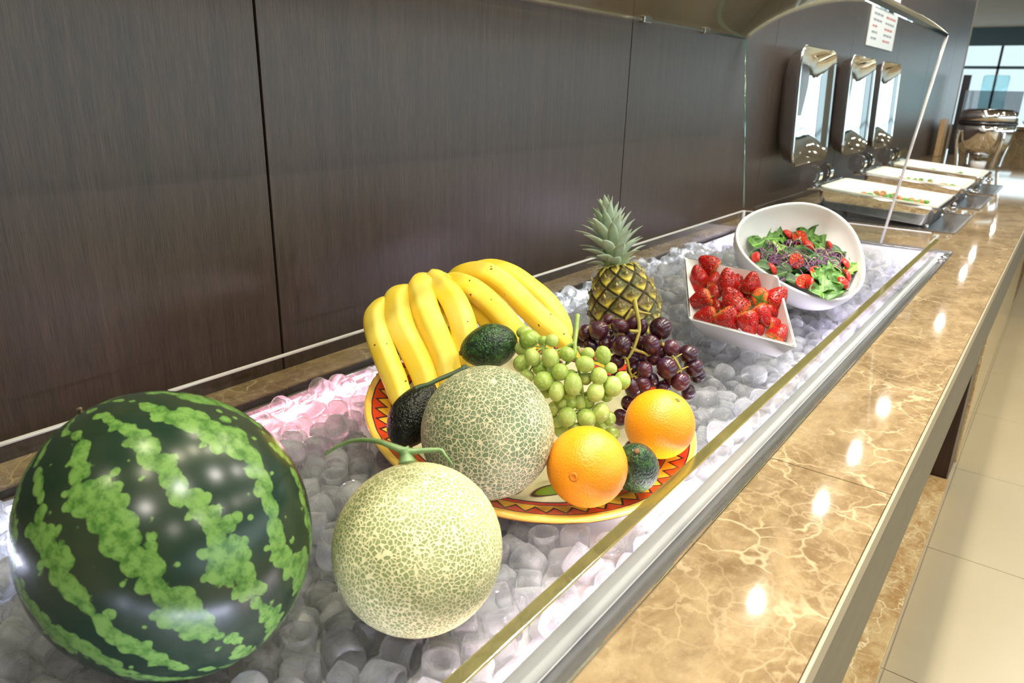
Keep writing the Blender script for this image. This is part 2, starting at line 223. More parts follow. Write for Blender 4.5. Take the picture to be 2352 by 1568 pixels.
# ------------------------------------------------------------------ materials of the setting
def m_wood(name, dark, light, sc, rough=.36, spec=.5):
    t = NT(name); c = t.coord('Object', scale=sc)
    g = t.noise(c, 1, 4, .65); g2 = t.noise(t.coord('Object', scale=tuple(q*.12 for q in sc)), 1, 2)
    f = t.math('ADD', t.math('MULTIPLY', g, .75), t.math('MULTIPLY', g2, .25))
    t.set(Base_Color=t.ramp(f, [(.34, dark), (.52, tuple((a+b)/2 for a, b in zip(dark, light))), (.68, light)]), Roughness=rough, Specular_IOR_Level=spec)
    t.bump(g, .25, .0006); return t.m
M_WALL = m_wood('dark_walnut_laminate', (.026, .0165, .012), (.080, .053, .041), (760, 760, 22), .34, .5)
M_FASCIA = m_wood('grey_oak_veneer', (.060, .049, .031), (.125, .104, .068), (14, 300, 300), .45, .4)
M_CABINET = m_wood('brown_cabinet_wood', (.022, .010, .006), (.06, .030, .02), (200, 200, 6), .4)
def m_marble(name, base, dark, vein, sc=1.0):
    t = NT(name); c = t.coord('Object')
    w = t.vmath('ADD', c, t.vmath('SCALE', t.vmath('SUBTRACT', t.noise(c, 7*sc, 4, .6, col=True), (.5, .5, .5)), sc=.14/sc))
    w2 = t.vmath('ADD', c, t.vmath('SCALE', t.vmath('SUBTRACT', t.noise(c, 16*sc, 4, .6, col=True), (.5, .5, .5)), sc=.06/sc))
    v1 = t.voro(w, 11*sc, 'DISTANCE_TO_EDGE'); v2 = t.voro(w2, 27*sc, 'DISTANCE_TO_EDGE')
    k = t.step(t.noise(c, 9*sc, 2), .42, .62); k2 = t.step(t.noise(t.coord('Object', loc=(3, 1, 2)), 6*sc, 2), .40, .66)
    veins = t.math('MAXIMUM', t.math('MULTIPLY', t.math('SUBTRACT', 1, t.step(v1, .0, .034)), k), t.math('MULTIPLY', t.math('SUBTRACT', 1, t.step(v2, .0, .07)), t.math('MULTIPLY', k2, .5)))
    cl = t.step(t.noise(t.coord('Object', scale=(1, 1.6, 1)), 10*sc, 6, .68, .8), .30, .72)
    body = t.mix(cl, dark, base)
    fine = t.step(t.noise(c, 70*sc, 4, .7), .48, .72)
    body = t.mix(t.math('MULTIPLY', fine, .35), body, vein)
    t.set(Base_Color=t.mix(veins, body, vein), Roughness=.045, Specular_IOR_Level=.5); return t.m
M_MARBLE = m_marble('light_emperador_marble', srgb(148, 128, 95), srgb(110, 90, 62), srgb(170, 152, 118))
M_STEEL = NT('brushed_steel'); _s = M_STEEL
_s.set(Base_Color=(.40, .40, .41), Metallic=1, Roughness=_s.math('ADD', .16, _s.math('MULTIPLY', _s.noise(_s.coord('Object', scale=(6, 300, 300)), 1, 3), .16))); M_STEEL = _s.m
M_BASIN = plain('satin_steel_basin', (.90, .90, .92), .38, .35)
M_CHROME = plain('polished_steel', (.78, .78, .78), .07, 1)
M_DARKSTEEL = plain('dark_steel', (.07, .07, .075), .25, .8)
M_TILE = NT('cream_floor_tile'); _t = M_TILE
_t.set(Base_Color=_t.mix(_t.noise(_t.coord('Object'), 3, 5, .6), srgb(160, 149, 120), srgb(172, 161, 132)), Roughness=.3); M_TILE = _t.m
M_GROUT = plain('grout', srgb(150, 140, 118), .8)
M_CEIL = plain('ceiling_plaster', srgb(150, 138, 120), .8)
M_BACK = plain('painted_wall', srgb(150, 135, 115), .7)
M_WHITE = plain('white_ceramic', (.88, .88, .88), .12)
M_SEAL = plain('white_sealant', (.80, .82, .80), .35)
M_BLACK = plain('black_gap', (.012, .01, .01), .6)
def thin_glass(name, tint, rough=.0, ior=1.5, gloss=(1, 1, 1), body=None, bfac=0):
    t = NT(name); lw = t.node('ShaderNodeLayerWeight'); lw.inputs[0].default_value = .5; f0 = ((ior-1)/(ior+1))**2
    fr = t.math('ADD', f0, t.math('MULTIPLY', t.math('POWER', lw.outputs['Facing'], 5), (1-f0)*.8))
    a = t.shader('ShaderNodeBsdfTransparent', Color=tint); g = t.shader('ShaderNodeBsdfGlossy', Color=gloss, Roughness=rough)
    if body: a = t.mixsh(bfac, a, t.shader('ShaderNodeBsdfDiffuse', Color=body))
    t.surf(t.mixsh(fr, a, g)); return t.m
M_ACRYL = thin_glass('clear_acrylic', (.975, .98, .985), .01, 1.49)
M_PANE = thin_glass('window_glass', (.90, .97, .98))
M_SNEEZE = thin_glass('clear_sneeze_glass', (.93, .96, .96))
M_SMOKE = thin_glass('smoked_canopy_glass', (.82, .82, .72), .06, 1.6, body=srgb(112, 106, 78), bfac=.28)  # olive body colour stands in for reflections on the underside
def m_edge(name, col, em=0):
    t = NT(name); a = t.shader('ShaderNodeBsdfTranslucent', Color=col); b = t.shader('ShaderNodeBsdfGlass', Color=col, Roughness=.08, IOR=1.3)
    g = t.shader('ShaderNodeBsdfGlossy', Color=(1, 1, 1), Roughness=.1)
    t.surf(t.mixsh(.26, t.mixsh(em, t.mixsh(.75, a, b), t.shader('ShaderNodeBsdfDiffuse', Color=col)), g)); return t.m
M_EDGE_F = m_edge('olive_acrylic_edge', (.86, .83, .46)); M_EDGE_W = m_edge('white_acrylic_edge', (.95, .93, .94), .75); M_EDGE_G = m_edge('green_glass_edge', (.50, .78, .70))
def m_emit(name, col, st):
    t = NT(name); t.surf(t.shader('ShaderNodeEmission', Color=col, Strength=st)); return t.m
M_LAMP = m_emit('downlight_glow', WARM, 14)
M_STRIP = m_emit('warm_strip_glow', (1, .88, .62), 9)
M_LED = {k: m_emit('led_'+k, c, 2.5) for k, c in dict(white=(.95, .97, 1), pink=(1, .45, .55), violet=(.72, .6, 1)).items()}

# ------------------------------------------------------------------ setting
def struct(mb, name, mat, parent=None, smooth=False, loc=None):
    o = mb.build(name, mat, parent, smooth, loc)
    if not parent: o['kind'] = 'structure'
    return o
YW, ZT = .992, .87
# floor: a grout bed with one object per tile in the part that shows
fl = struct(MB().box(-4, 20, -7, 4.5, -.12, -.003), 'floor', M_GROUT)
TS = .65; tile_me = mesh('tile', *(lambda b: (b.v, b.f))(MB().box(.0015, TS-.0015, .0015, TS-.0015, -.006, 0, .0012)), False, M_TILE)
for i in range(-3, 14):
    for j in range(-5, 2):
        o = link('tile', tile_me, fl, (1.07+i*TS, .10+j*TS, 0))
ft = MB()
for i in range(-9, 30):
    for j in range(-12, 8):
        if not (-3 <= i < 14 and -5 <= j < 2):
            x, y = 1.07+i*TS, .10+j*TS
            if x > -4 and x+TS < 20 and y > -7 and y+TS < 4.5: ft.box(x+.0015, x+TS-.0015, y+.0015, y+TS-.0015, -.003, 0)
o = struct(ft, 'tile_field', M_TILE, fl); o['kind'] = 'stuff'
struct(MB().box(-4, 20, -7, 4.5, CEIL, CEIL+.1), 'ceiling', M_CEIL)
struct(MB().box(-4.1, -4, -7, 4.5, 0, CEIL), 'wall_left', M_BACK)
# back wall: carcass plus one object per wooden panel, dark joints between
wb = struct(MB().box(-4, 8.3, YW+.020, YW+.16, 0, CEIL), 'wall_back', M_BLACK)
SEAM = .7; STEP = 1.145
for i in range(-4, 7):
    x0, x1 = SEAM+i*STEP, min(SEAM+(i+1)*STEP, 8.3)
    if x0 < 8.2: struct(MB().box(max(x0+.0022, -4), x1-.0022, YW, YW+.019, 0, CEIL, .0012), 'panel', M_WALL, wb)
struct(MB().box(8.3, 8.4, YW, 4.5, 0, CEIL), 'wall_return', M_BACK)
# glazed far end, and an unseen glazed side added to let in light
def glazing(name, axis, pos, a0, a1, z0, z1, ztr, step, off):
    sill = MB(); B_ = lambda mb, u0, u1, zz0, zz1, t: mb.box(pos-t, pos+t, u0, u1, zz0, zz1) if axis == 'x' else mb.box(u0, u1, pos-t, pos+t, zz0, zz1)
    fr = struct(B_(B_(B_(MB(), a0, a1, z0-.05, z0, .05), a0, a1, z1, CEIL, .06), a0, a1, ztr-.03, ztr+.03, .03), name, plain(name+'_frame', srgb(70, 92, 98), .4))
    u = a0+off
    edges = [a0]
    while u < a1: edges.append(u); u += step
    edges.append(a1)
    for q in edges[1:-1]: struct(B_(MB(), q-.025, q+.025, z0, z1, .03), 'mullion', M_DARKSTEEL, fr)
    for q, r in zip(edges, edges[1:]):
        struct(B_(MB(), q+.025, r-.025, z0, ztr-.03, .004), 'pane', M_PANE, fr); struct(B_(MB(), q+.025, r-.025, ztr+.03, z1, .004), 'pane', M_PANE, fr)
    return fr
struct(MB().box(19.8, 19.95, -7, 4.5, 0, .74), 'wall_right', M_MARBLE)
glazing('window_1', 'x', 19.85, -7, 4.5, .79, CEIL-.36, 2.0, 2.2, 2.1)
struct(MB().box(-4, 20, -7.15, -7, 0, .5), 'wall_front', M_BACK)
glazing('added_window', 'y', -7.05, -4, 20, .55, CEIL-.2, 2.1, 2.0, 2.0)
# downlights, with fittings for the added lamps too
ring = MB().lathe([(.05, 0), (.05, -.006), (.075, -.004), (.078, 0), (.078, .002), (.05, .002), (.05, 0)], 24); ring_me = mesh('trim_ring', ring.v, ring.f, True, M_WHITE)
lens = MB().lathe([(.049, .004), (.049, -.002)], 20); lens_me = mesh('lens', lens.v, lens.f, False, M_LAMP)
for x, y in LAMPS:
    t = thing('downlight', (x, y, CEIL-.002), 'round recessed ceiling downlight with white trim ring', 'lamp', 'ceiling downlights')
    link('trim_ring', ring_me, t); link('lens', lens_me, t)

# ------------------------------------------------------------------ the counter
XL, XR = -.32, 2.64            # ice well, left and right
ct = thing('buffet_counter', (0, .5, 0), 'long buffet counter with brown marble top and grey oak front fascia', 'counter')
def slab(x0, x1, y0, y1):
    o = MB().box(x0+.0007, x1-.0007, y0, y1, ZT-.022, ZT, .0012).build('marble_slab', M_MARBLE, ct, False); return o
CX1 = 9.0
xs = [-1.4, -.245, .915, 2.075, 3.3, 4.5, 5.7, 6.9, 8.1, CX1]
for a, b in zip(xs, xs[1:]):
    if b <= XR+.0: slab(a, b, .088, .2365)
    elif a < XR: slab(a, XR+.02, .088, .2365); slab(XR+.02, b, .088, YW-.001)
    else: slab(a, b, .088, YW-.001)
xs = [-1.4, .1, 1.4, XR+.02]
for a, b in zip(xs, xs[1:]): slab(a, b, .9225, YW-.001)
slab(-1.4, XL-.02, .2365, .9225)
MB().box(-1.4, CX1, .0835, .0875, ZT-.03, ZT, .0008).build('edge_trim', plain('pale_edge_trim', srgb(140, 129, 104), .3), ct, False)
MB().box(-1.4, CX1, .0835, .105, .677, ZT-.031, .001).build('fascia', M_FASCIA, ct, False)
MB().box(-1.4, CX1, .106, .9, .665, .677).build('underside_panel', M_CABINET, ct, False)
MB().box(-1.4, CX1, .20, .24, .0, .664).build('cabinet_front', M_CABINET, ct, False)
M_PLINTH = m_marble('underlit_plinth_marble', srgb(214, 190, 138), srgb(170, 132, 82), srgb(236, 220, 176))  # paler copy of the counter marble, with the underlight glow in its colour
MB().box(2.795, 3.065, .112, .198, 0, .664, .001).build('recess_panel', M_CABINET, ct, False)
MB().box(-1.4, 2.79, .104, .198, .0, .05, .002).build('plinth', M_PLINTH, ct, False)
MB().box(3.07, 5.6, .104, .198, .0, .655, .002).build('plinth', M_PLINTH, ct, False)
MB().box(5.75, CX1, .104, .198, .0, .05, .002).build('plinth', M_MARBLE, ct, False)
MB().box(-.6, 2.1, .142, .158, .6705, .6765).build('light_strip', M_STRIP, ct, False)

# ------------------------------------------------------------------ ice well
w = thing('ice_well', (1.2, .58, .824), 'stainless steel ice well sunk into the marble counter, full of ice', 'ice well')
MB().box(XL, XR, .262, .892, .812, .824).build('basin_floor', M_BASIN, w, False)
b = MB().box(XL, XR, .889, .893, .824, .866).box(XL, XR, .258, .262, .824, .866).box(XL-.004, XL, .258, .893, .824, .866).box(XR, XR+.004, .258, .893, .824, .866)
b.build('basin_wall', M_BASIN, w, False)
MB().box(XL-.02, XR+.02, .2375, .259, .850, .8665, .0015).build('front_ledge', M_STEEL, w, False)
MB().box(XL-.02, XR+.02, .2350, .2385, .850, .872, .001).build('front_lip', M_CHROME, w, False)
MB().box(XL-.02, XR+.02, .894, .9215, .850, .868, .0015).build('rear_ledge', plain('black_steel_ledge', (.045, .042, .042), .22, .6), w, False)
MB().box(XL-.02, XR+.02, .888, .8945, .862, .8705, .001).build('rear_lip', M_CHROME, w, False)
MB().box(XR+.004, XR+.045, .2375, .9215, .850, .872, .0015).build('end_ledge', M_STEEL, w, False)
MB().box(XL-.045, XL-.004, .2375, .9215, .850, .872, .0015).build('end_ledge', M_STEEL, w, False)
# coloured LED runs under the rear lip
for x0, x1, k in [(-.25, .22, 'violet'), (.24, .42, 'white'), (.44, .80, 'pink'), (.82, 1.7, 'white'), (1.72, 2.2, 'white'), (2.22, 2.6, 'violet')]:
    MB().tube([(x0, .886, .859), (x1, .886, .859)], .0018, 8).build('led_strip', M_LED[k], w)
# ------------------------------------------------------------------ acrylic guard
ZA = .936
g = thing('acrylic_guard', (1.2, .58, .87), 'clear low acrylic guard standing around the ice well', 'guard')
def panel(x0, x1, y0, y1, edge, name='guard_panel'):
    p = MB().box(x0, x1, y0, y1, ZT+.0005, ZA-.0035).build(name, M_ACRYL, g, False)
    MB().box(x0, x1, y0, y1, ZA-.003, ZA, .0006).build('polished_edge', edge, p, False)
panel(-.3, .448, .896, .903, M_EDGE_W); panel(.452, 2.60, .896, .903, M_EDGE_W)
panel(-.3, 2.49, .261, .2735, M_EDGE_F)
panel(2.597, 2.604, .300, .895, M_EDGE_W, 'end_panel')
MB().tube([(2.598, .897, .872), (2.598, .897, ZA)], .006, 10).build('corner_post', M_EDGE_W, g)
st = MB().tube([(-.3, .2665, .8755), (2.475, .2665, .8755), (2.485, .2665, .8755)], [.0095, .0095, .004], 14).build('front_seal', None, g)
_t = NT('frosted_tube'); _t.surf(_t.mixsh(.35, _t.shader('ShaderNodeBsdfTranslucent', Color=(.93, .95, .92)), _t.shader('ShaderNodeBsdfDiffuse', Color=(.88, .9, .87)))); st.data.materials.append(_t.m)
# clips at the far end of the front panel
for i, (x, y) in enumerate([(2.50, .2475), (2.56, .2475)]):
    o = MB().lathe([(.0001, .0), (.011, .0), (.011, .006), (.008, .009), (.0001, .009)], 16, Matrix.Translation((x, y, .867))).build('guard_clip', M_CHROME)
    tag(o, ['small round steel clip nearer the front acrylic panel end', 'small round steel clip beyond the front acrylic panel end'][i], 'clip', 'clips on the steel ledge')

# ------------------------------------------------------------------ glass canopy (sneeze guard)
XE = 2.65
cy, half, rise, z0 = .68, .305, .109, 1.508
Rr = (half**2+rise**2)/(2*rise); a0 = math.asin(half/Rr)
arc = [(cy+Rr*math.sin(a), z0+rise-Rr+Rr*math.cos(a)) for a in [a0-2*a0*k/28 for k in range(29)]]
cn = thing('sneeze_guard', (XE, .68, 1.5), 'arched smoked glass canopy with clear glass end panel over the buffet', 'sneeze guard')
def sheet(x0, x1, th):
    mb = MB(); n = len(arc); v = []; f = []
    for (y, z) in arc: v += [(x0, y, z), (x1, y, z), (x0, y, z+th), (x1, y, z+th)]
    for i in range(n-1):
        a, b = 4*i, 4*i+4
        f += [(a, a+1, b+1, b), (a+2, b+2, b+3, a+3), (a, b, b+2, a+2), (a+1, a+3, b+3, b+1)]
    f += [(0, 2, 3, 1), (4*n-4, 4*n-3, 4*n-1, 4*n-2)]
    return mb.add(v, f)
sharp(sheet(-1.3, XE-.012, .006).build('canopy', M_SMOKE, cn))
MB().tube([(XE-.006, y, z) for y, z in arc], .0055, 8).build('arch_rim', plain('pale_rim', (.62, .62, .58), .3), cn)
MB().box(-1.3, XE, .9815, .9875, z0-.004, z0+.002).build('rear_rail', M_CHROME, cn, False)
MB().box(-1.3, XE, .372, .380, z0-.006, z0+.004).build('front_rail', M_CHROME, cn, False)
poly = [(.916, .9375)]+[(y, z-.004) for y, z in arc]+[(.446, .875), (.80, .875), (.80, .9375)]
v = [(XE, y, z) for y, z in poly]+[(XE+.008, y, z) for y, z in poly]; n = len(poly)
MB().add(v, [tuple(range(n)), tuple(range(2*n-1, n-1, -1))]+[(i, (i+1) % n, n+(i+1) % n, n+i) for i in range(n)]).build('end_panel', M_SNEEZE, cn, False)
MB().tube([(XE-.002, .9165, .9375), (XE-.002, .985, z0)], .0035, 6).build('glass_edge', M_EDGE_G, cn)
MB().tube([(XE-.002, .445, .875), (XE-.002, .375, z0)], .0045, 6).build('glass_edge', M_EDGE_W, cn)
for x in (1.90, 2.30):  # two small steel blocks on the rear rail, standing for white spots
    MB().box(x-.022, x+.022, .976, .990, z0-.008, z0+.010, .003).build('rail_block', M_CHROME, cn, False)

# ------------------------------------------------------------------ fruit: watermelon and melons
def V(q): return Vector(q)
wm = V(DATA['WM'])
ax = (CR*-.56+CU*.80-CF*.10).normalized(); fx = (Vector((0, 0, 1.33))-wm).normalized()
t = NT('watermelon_rind'); c = t.coord('Object')
q = t.vmath('ADD', c, t.vmath('SCALE', t.vmath('SUBTRACT', t.noise(c, 38, 4, .65, col=True), (.5, .5, .5)), sc=.016))
q = t.vmath('ADD', q, t.vmath('SCALE', t.vmath('SUBTRACT', t.noise(c, 12, 1, .5, col=True), (.5, .5, .5)), sc=.055))
x, y, z = t.sep(q)
phi = t.math('ARCTAN2', y, x)
st = t.math('COSINE', t.math('MULTIPLY', t.math('SUBTRACT', phi, .24), 14))
gap = t.noise(t.coord('Object', loc=(.31, .2, .5)), 15, 2, .5)
lv = t.math('ADD', st, t.math('MULTIPLY', t.math('SUBTRACT', gap, .51), 4.2))
bubble = t.voro(c, 92)
lv = t.math('ADD', lv, t.math('MULTIPLY', t.math('SUBTRACT', .48, bubble), 2.0))
f = t.step(lv, -.18, -.05)
fine = t.noise(c, 150, 3, .7)
lite = t.mix(t.step(t.math('SUBTRACT', fine, t.math('MULTIPLY', bubble, .35)), .12, .48), srgb(66, 106, 44), srgb(110, 148, 74))
dark = t.mix(t.step(t.noise(c, 9, 3), .40, .75), srgb(22, 46, 31), srgb(58, 66, 48))
t.set(Base_Color=t.mix(f, dark, lite), Roughness=.24, Specular_IOR_Level=.45); t.bump(t.noise(c, 30, 2), .06, .002)
mb = MB(); prof = [(max(1e-5, math.sin(PI*i/48)), -math.cos(PI*i/48)) for i in range(49)]
mb.lathe([(r*.1080*(1+.010*math.cos(3*zz)), zz*.1190) for r, zz in prof], 72)
o = link('watermelon', mesh('watermelon', mb.v, mb.f, True, t.m)); o.matrix_world = frame(ax, fx, wm)
tag(o, 'large dark green watermelon with ragged light stripes on the ice', 'watermelon')
sc_ = MB().tube([(0, 0, .117), (.002, .001, .1205), (.007, .001, .1220), (.012, .003, .1210)], [.0022, .002, .0016, .0010], 8, sub=3)
s_ = link('dry_stem', mesh('dry_stem', sc_.v, sc_.f, True, plain('dry_stem_brown', srgb(120, 105, 80), .8)), o)
s_['label'] = 'dry brown stem scar'

def m_net(name, skin, skin2, net, scale, th):
    t = NT(name); c = t.coord('Object')
    w_ = t.vmath('ADD', c, t.vmath('SCALE', t.vmath('SUBTRACT', t.noise(c, 60, 2, .5, col=True), (.5, .5, .5)), sc=.006))
    d1 = t.voro(w_, scale, 'DISTANCE_TO_EDGE', 0, .9)
    w2 = t.vmath('ADD', w_, (.137, .211, .071)); d2 = t.voro(w2, scale*.62, 'DISTANCE_TO_EDGE', 0, 1)
    n1 = t.math('SUBTRACT', 1, t.step(d1, th*.5, th*1.35)); n2 = t.math('MULTIPLY', t.math('SUBTRACT', 1, t.step(d2, .012, .036)), .35)
    n = t.math('MAXIMUM', n1, n2)
    body = t.mix(t.step(t.noise(c, 14, 2), .4, .6), skin, skin2)
    t.set(Base_Color=t.mix(n, body, net), Roughness=.55, Specular_IOR_Level=.3)
    t.bump(n, .75, .0012); return t.m
def melon(name, pos, r, label, mat, squash=1.0):
    m = MB().sphere((0, 0, 0), (r, r, r*squash), 64, 40)
    o = link(name, mesh(name, m.v, m.f, True, mat)); o.location = pos
    return tag(o, label, 'melon', 'netted melons')
mf = melon('netted_melon', V(DATA['MELF']), .0775, 'pale netted melon on the ice with a green T shaped stem', m_net('pale_melon_rind', srgb(136, 148, 94), srgb(158, 166, 112), srgb(226, 219, 170), 245, .115))
mk = melon('netted_melon', V(DATA['MELB']), .0775, 'netted melon lying in the painted fruit platter', m_net('grey_melon_rind', srgb(112, 130, 96), srgb(138, 150, 116), srgb(220, 212, 176), 190, .085))
M_VINE = NT('green_vine'); _t = M_VINE; _t.set(Base_Color=_t.mix(_t.noise(_t.coord('Object'), 200, 3), srgb(78, 112, 58), srgb(132, 156, 100)), Roughness=.55); M_VINE = _t.m
M_VINED = plain('dark_vine', srgb(58, 78, 52), .6)
for k, p in enumerate(DATA['VINEF']):
    n = len(p); r = [[.0074, .0050, .0052], [.0036, .0026, .0021, .0018, .0016, .0013], [.0036, .0024, .0017, .0013, .001]][k]
    MB().tube([V(a) for a in p], r, 9, lambda a: 1+.14*math.cos(4*a), sub=5).build('stem' if k == 0 else 'vine_arm', M_VINE, mf)
for k, p in enumerate(DATA['VINEB']):
    r = [.004, .0035, .003] if k == 0 else [.004, .003, .0028, .0026, .0024, .0018]
    MB().tube([V(a) for a in p], r, 8, sub=5).build('stem' if k == 0 else 'vine_arm', M_VINED, mk)

# ------------------------------------------------------------------ painted platter
pc, pn, PR = V(DATA['PLATE']['c']), V(DATA['PLATE']['n']).normalized(), DATA['PLATE']['R']
t = NT('painted_majolica'); c = t.coord('Object'); x, y, z = t.sep(c)
rr = t.math('DIVIDE', t.math('SQRT', t.math('ADD', t.math('MULTIPLY', x, x), t.math('MULTIPLY', y, y))), PR)
rw = t.math('ADD', rr, t.math('MULTIPLY', t.math('SUBTRACT', t.noise(c, 60, 2), .5), .008))
an = t.math('MULTIPLY', t.math('ADD', t.math('ARCTAN2', y, x), 4), 56/(2*PI))
tri = t.math('ABSOLUTE', t.math('SUBTRACT', t.math('FRACT', an), .5))           # 0 .. .5
zig = t.math('ADD', .872, t.math('MULTIPLY', tri, .13))
dz = t.math('SUBTRACT', rw, zig)
CREAM = srgb(214, 208, 172); YEL = srgb(226, 176, 52); RED = srgb(196, 60, 32); DK = srgb(62, 28, 44)
col = t.mix(t.step(t.noise(c, 25, 3), .45, .7), CREAM, srgb(196, 196, 156))
def ell(cx, cy_, ang, a, b):
    ca, sa = math.cos(ang), math.sin(ang); ux, uy = t.math('SUBTRACT', x, cx), t.math('SUBTRACT', y, cy_)
    p = t.math('DIVIDE', t.math('ADD', t.math('MULTIPLY', ux, ca), t.math('MULTIPLY', uy, sa)), a)
    q = t.math('DIVIDE', t.math('SUBTRACT', t.math('MULTIPLY', uy, ca), t.math('MULTIPLY', ux, sa)), b)
    q = t.math('ADD', q, t.math('MULTIPLY', t.math('MULTIPLY', p, p), .5))
    return t.math('ADD', t.math('MULTIPLY', p, p), t.math('MULTIPLY', q, q))
for (r0, th, ang, a, b, fill) in [(.66, -2.30, -.5, .034, .011, srgb(96, 126, 40)), (.62, -2.62, .2, .026, .012, srgb(40, 62, 40)), (.68, -2.85, -1.2, .03, .016, YEL), (.62, -1.85, .3, .034, .012, srgb(96, 126, 40)), (.66, -1.3, .8, .03, .011, srgb(56, 80, 44)), (.66, 2.9, 1.5, .03, .011, srgb(96, 126, 40)), (.68, -.8, 1.1, .03, .012, srgb(80, 110, 44)), (.64, 2.3, .8, .03, .012, YEL), (.64, .4, .4, .03, .012, srgb(90, 120, 44))]:
    e = ell(r0*PR*math.cos(th), r0*PR*math.sin(th), ang, a, b)
    col = t.mix(t.math('SUBTRACT', 1, t.step(e, 1.0, 1.5)), col, DK); col = t.mix(t.math('SUBTRACT', 1, t.step(e, .6, .9)), col, fill)
band = lambda lo, hi: t.math('MULTIPLY', t.step(rw, lo-.003, lo+.003), t.math('SUBTRACT', 1, t.step(rw, hi-.003, hi+.003)))
col = t.mix(band(.800, .815), col, DK); col = t.mix(band(.815, .842), col, RED); col = t.mix(band(.842, .850), col, DK)
col = t.mix(band(.850, .96), col, t.mix(t.step(dz, -.004, .004), YEL, RED))
col = t.mix(t.math('MULTIPLY', band(.850, .955), t.math('SUBTRACT', 1, t.step(t.math('ABSOLUTE', dz), .007, .013))), col, DK)
col = t.mix(band(.955, .963), col, DK); col = t.mix(t.step(rw, .961, .967), col, srgb(232, 190, 84))
under = t.step(z, -.010, -.006)
col = t.mix(t.math('MULTIPLY', t.step(rw, .93, .95), t.math('SUBTRACT', 1, under)), col, srgb(168, 92, 42))
t.set(Base_Color=col, Roughness=.14)
prof = [(1e-5, -.028), (.30*PR, -.028), (.55*PR, -.027), (.70*PR, -.0225), (.80*PR, -.016), (.88*PR, -.010), (.95*PR, -.004), (.985*PR, -.0005), (1.0*PR, -.0015), (1.004*PR, -.005), (.995*PR, -.010),
        (.95*PR, -.0135), (.85*PR, -.0205), (.72*PR, -.029), (.55*PR, -.036), (.50*PR, -.042), (.46*PR, -.042), (.45*PR, -.036), (1e-5, -.036)]
mb = MB().lathe(prof, 96)
o = link('platter', mesh('platter', mb.v, mb.f, True, t.m)); o.matrix_world = frame(pn, (1, 0, 0), pc)
tag(o, 'round painted ceramic platter with red and yellow zigzag rim', 'platter')

# ------------------------------------------------------------------ oranges
t = NT('orange_peel'); c = t.coord('Object'); pore = t.voro(c, 420); lump = t.noise(c, 60, 2)
t.set(Base_Color=t.mix(t.noise(c, 9, 2), srgb(242, 142, 14), srgb(250, 170, 32)), Roughness=.33, Specular_IOR_Level=.5, Subsurface_Weight=.12, Subsurface_Radius=(.01, .004, .001), Subsurface_Scale=.5)
t.bump(t.math('ADD', t.math('MULTIPLY', pore, 1), t.math('MULTIPLY', lump, .6)), .45, .0009); M_ORANGE = t.m
M_NAVEL = plain('navel_skin', srgb(222, 130, 24), .6); M_BTN = plain('green_button', srgb(96, 104, 44), .7)
def orange(pos, label, pole, kind):
    m = MB()
    pr = [(max(1e-5, math.sin(PI*i/40)), -math.cos(PI*i/40)) for i in range(41)]
    R = .0465; m.lathe([(r*R, (z-.035*math.exp(-(r/.16)**2)*(1 if z > 0 else 0))*R*.985) for r, z in pr], 56)
    o = link('orange', mesh('orange', m.v, m.f, True, M_ORANGE)); o.matrix_world = frame(pole, None, pos); tag(o, label, 'orange', 'oranges on the platter')
    if kind == 'navel':
        p = MB().lathe([(.0001, .0448), (.0022, .0452), (.0034, .0462), (.0048, .0458), (.0056, .0446), (.0001, .0430)], 14); link('navel', mesh('navel', p.v, p.f, True, M_NAVEL), o)
    else:
        p = MB(); n = 10
        v = [(0, 0, .0456)]+[((.0048 if k % 2 == 0 else .0018)*math.cos(2*PI*k/n), (.0048 if k % 2 == 0 else .0018)*math.sin(2*PI*k/n), .0453) for k in range(n)]+[(0, 0, .0438)]
        p.add(v, [(0, 1+k, 1+(k+1) % n) for k in range(n)]+[(n+1, 1+(k+1) % n, 1+k) for k in range(n)]); link('stem_button', mesh('stem_button', p.v, p.f, False, M_BTN), o)
    return o
o1, o2 = V(DATA['OR1']), V(DATA['OR2'])
orange(o1, 'orange with its navel facing forward at the front of the platter', (CR*-.42+CU*-.10-CF*.90), 'navel')
orange(o2, 'orange with green star button at right edge of the platter', (CR*.42+CU*.75-CF*.52), 'button')

# ------------------------------------------------------------------ avocados
t = NT('avocado_skin'); c = t.coord('Object'); pb = t.voro(c, 330); n_ = t.noise(c, 40, 3)
t.set(Base_Color=t.mix(t.step(t.noise(c, 130, 4, .7), .42, .68), srgb(24, 46, 28), srgb(62, 100, 52)), Roughness=.30, Specular_IOR_Level=.4)
t.bump(t.math('ADD', t.math('MULTIPLY', pb, -1.0), t.math('MULTIPLY', n_, .8)), .8, .0016); M_AVO = t.m
t = NT('dark_avocado_skin'); c = t.coord('Object'); pb = t.voro(c, 330); n_ = t.noise(c, 40, 3)
t.set(Base_Color=t.mix(t.step(t.noise(c, 130, 4, .7), .45, .72), srgb(17, 19, 16), srgb(50, 54, 38)), Roughness=.36, Specular_IOR_Level=.4)
t.bump(t.math('ADD', t.math('MULTIPLY', pb, -1.0), t.math('MULTIPLY', n_, .8)), .8, .0016); M_AVOD = t.m
M_AVST = plain('avocado_stem', srgb(112, 84, 50), .8)
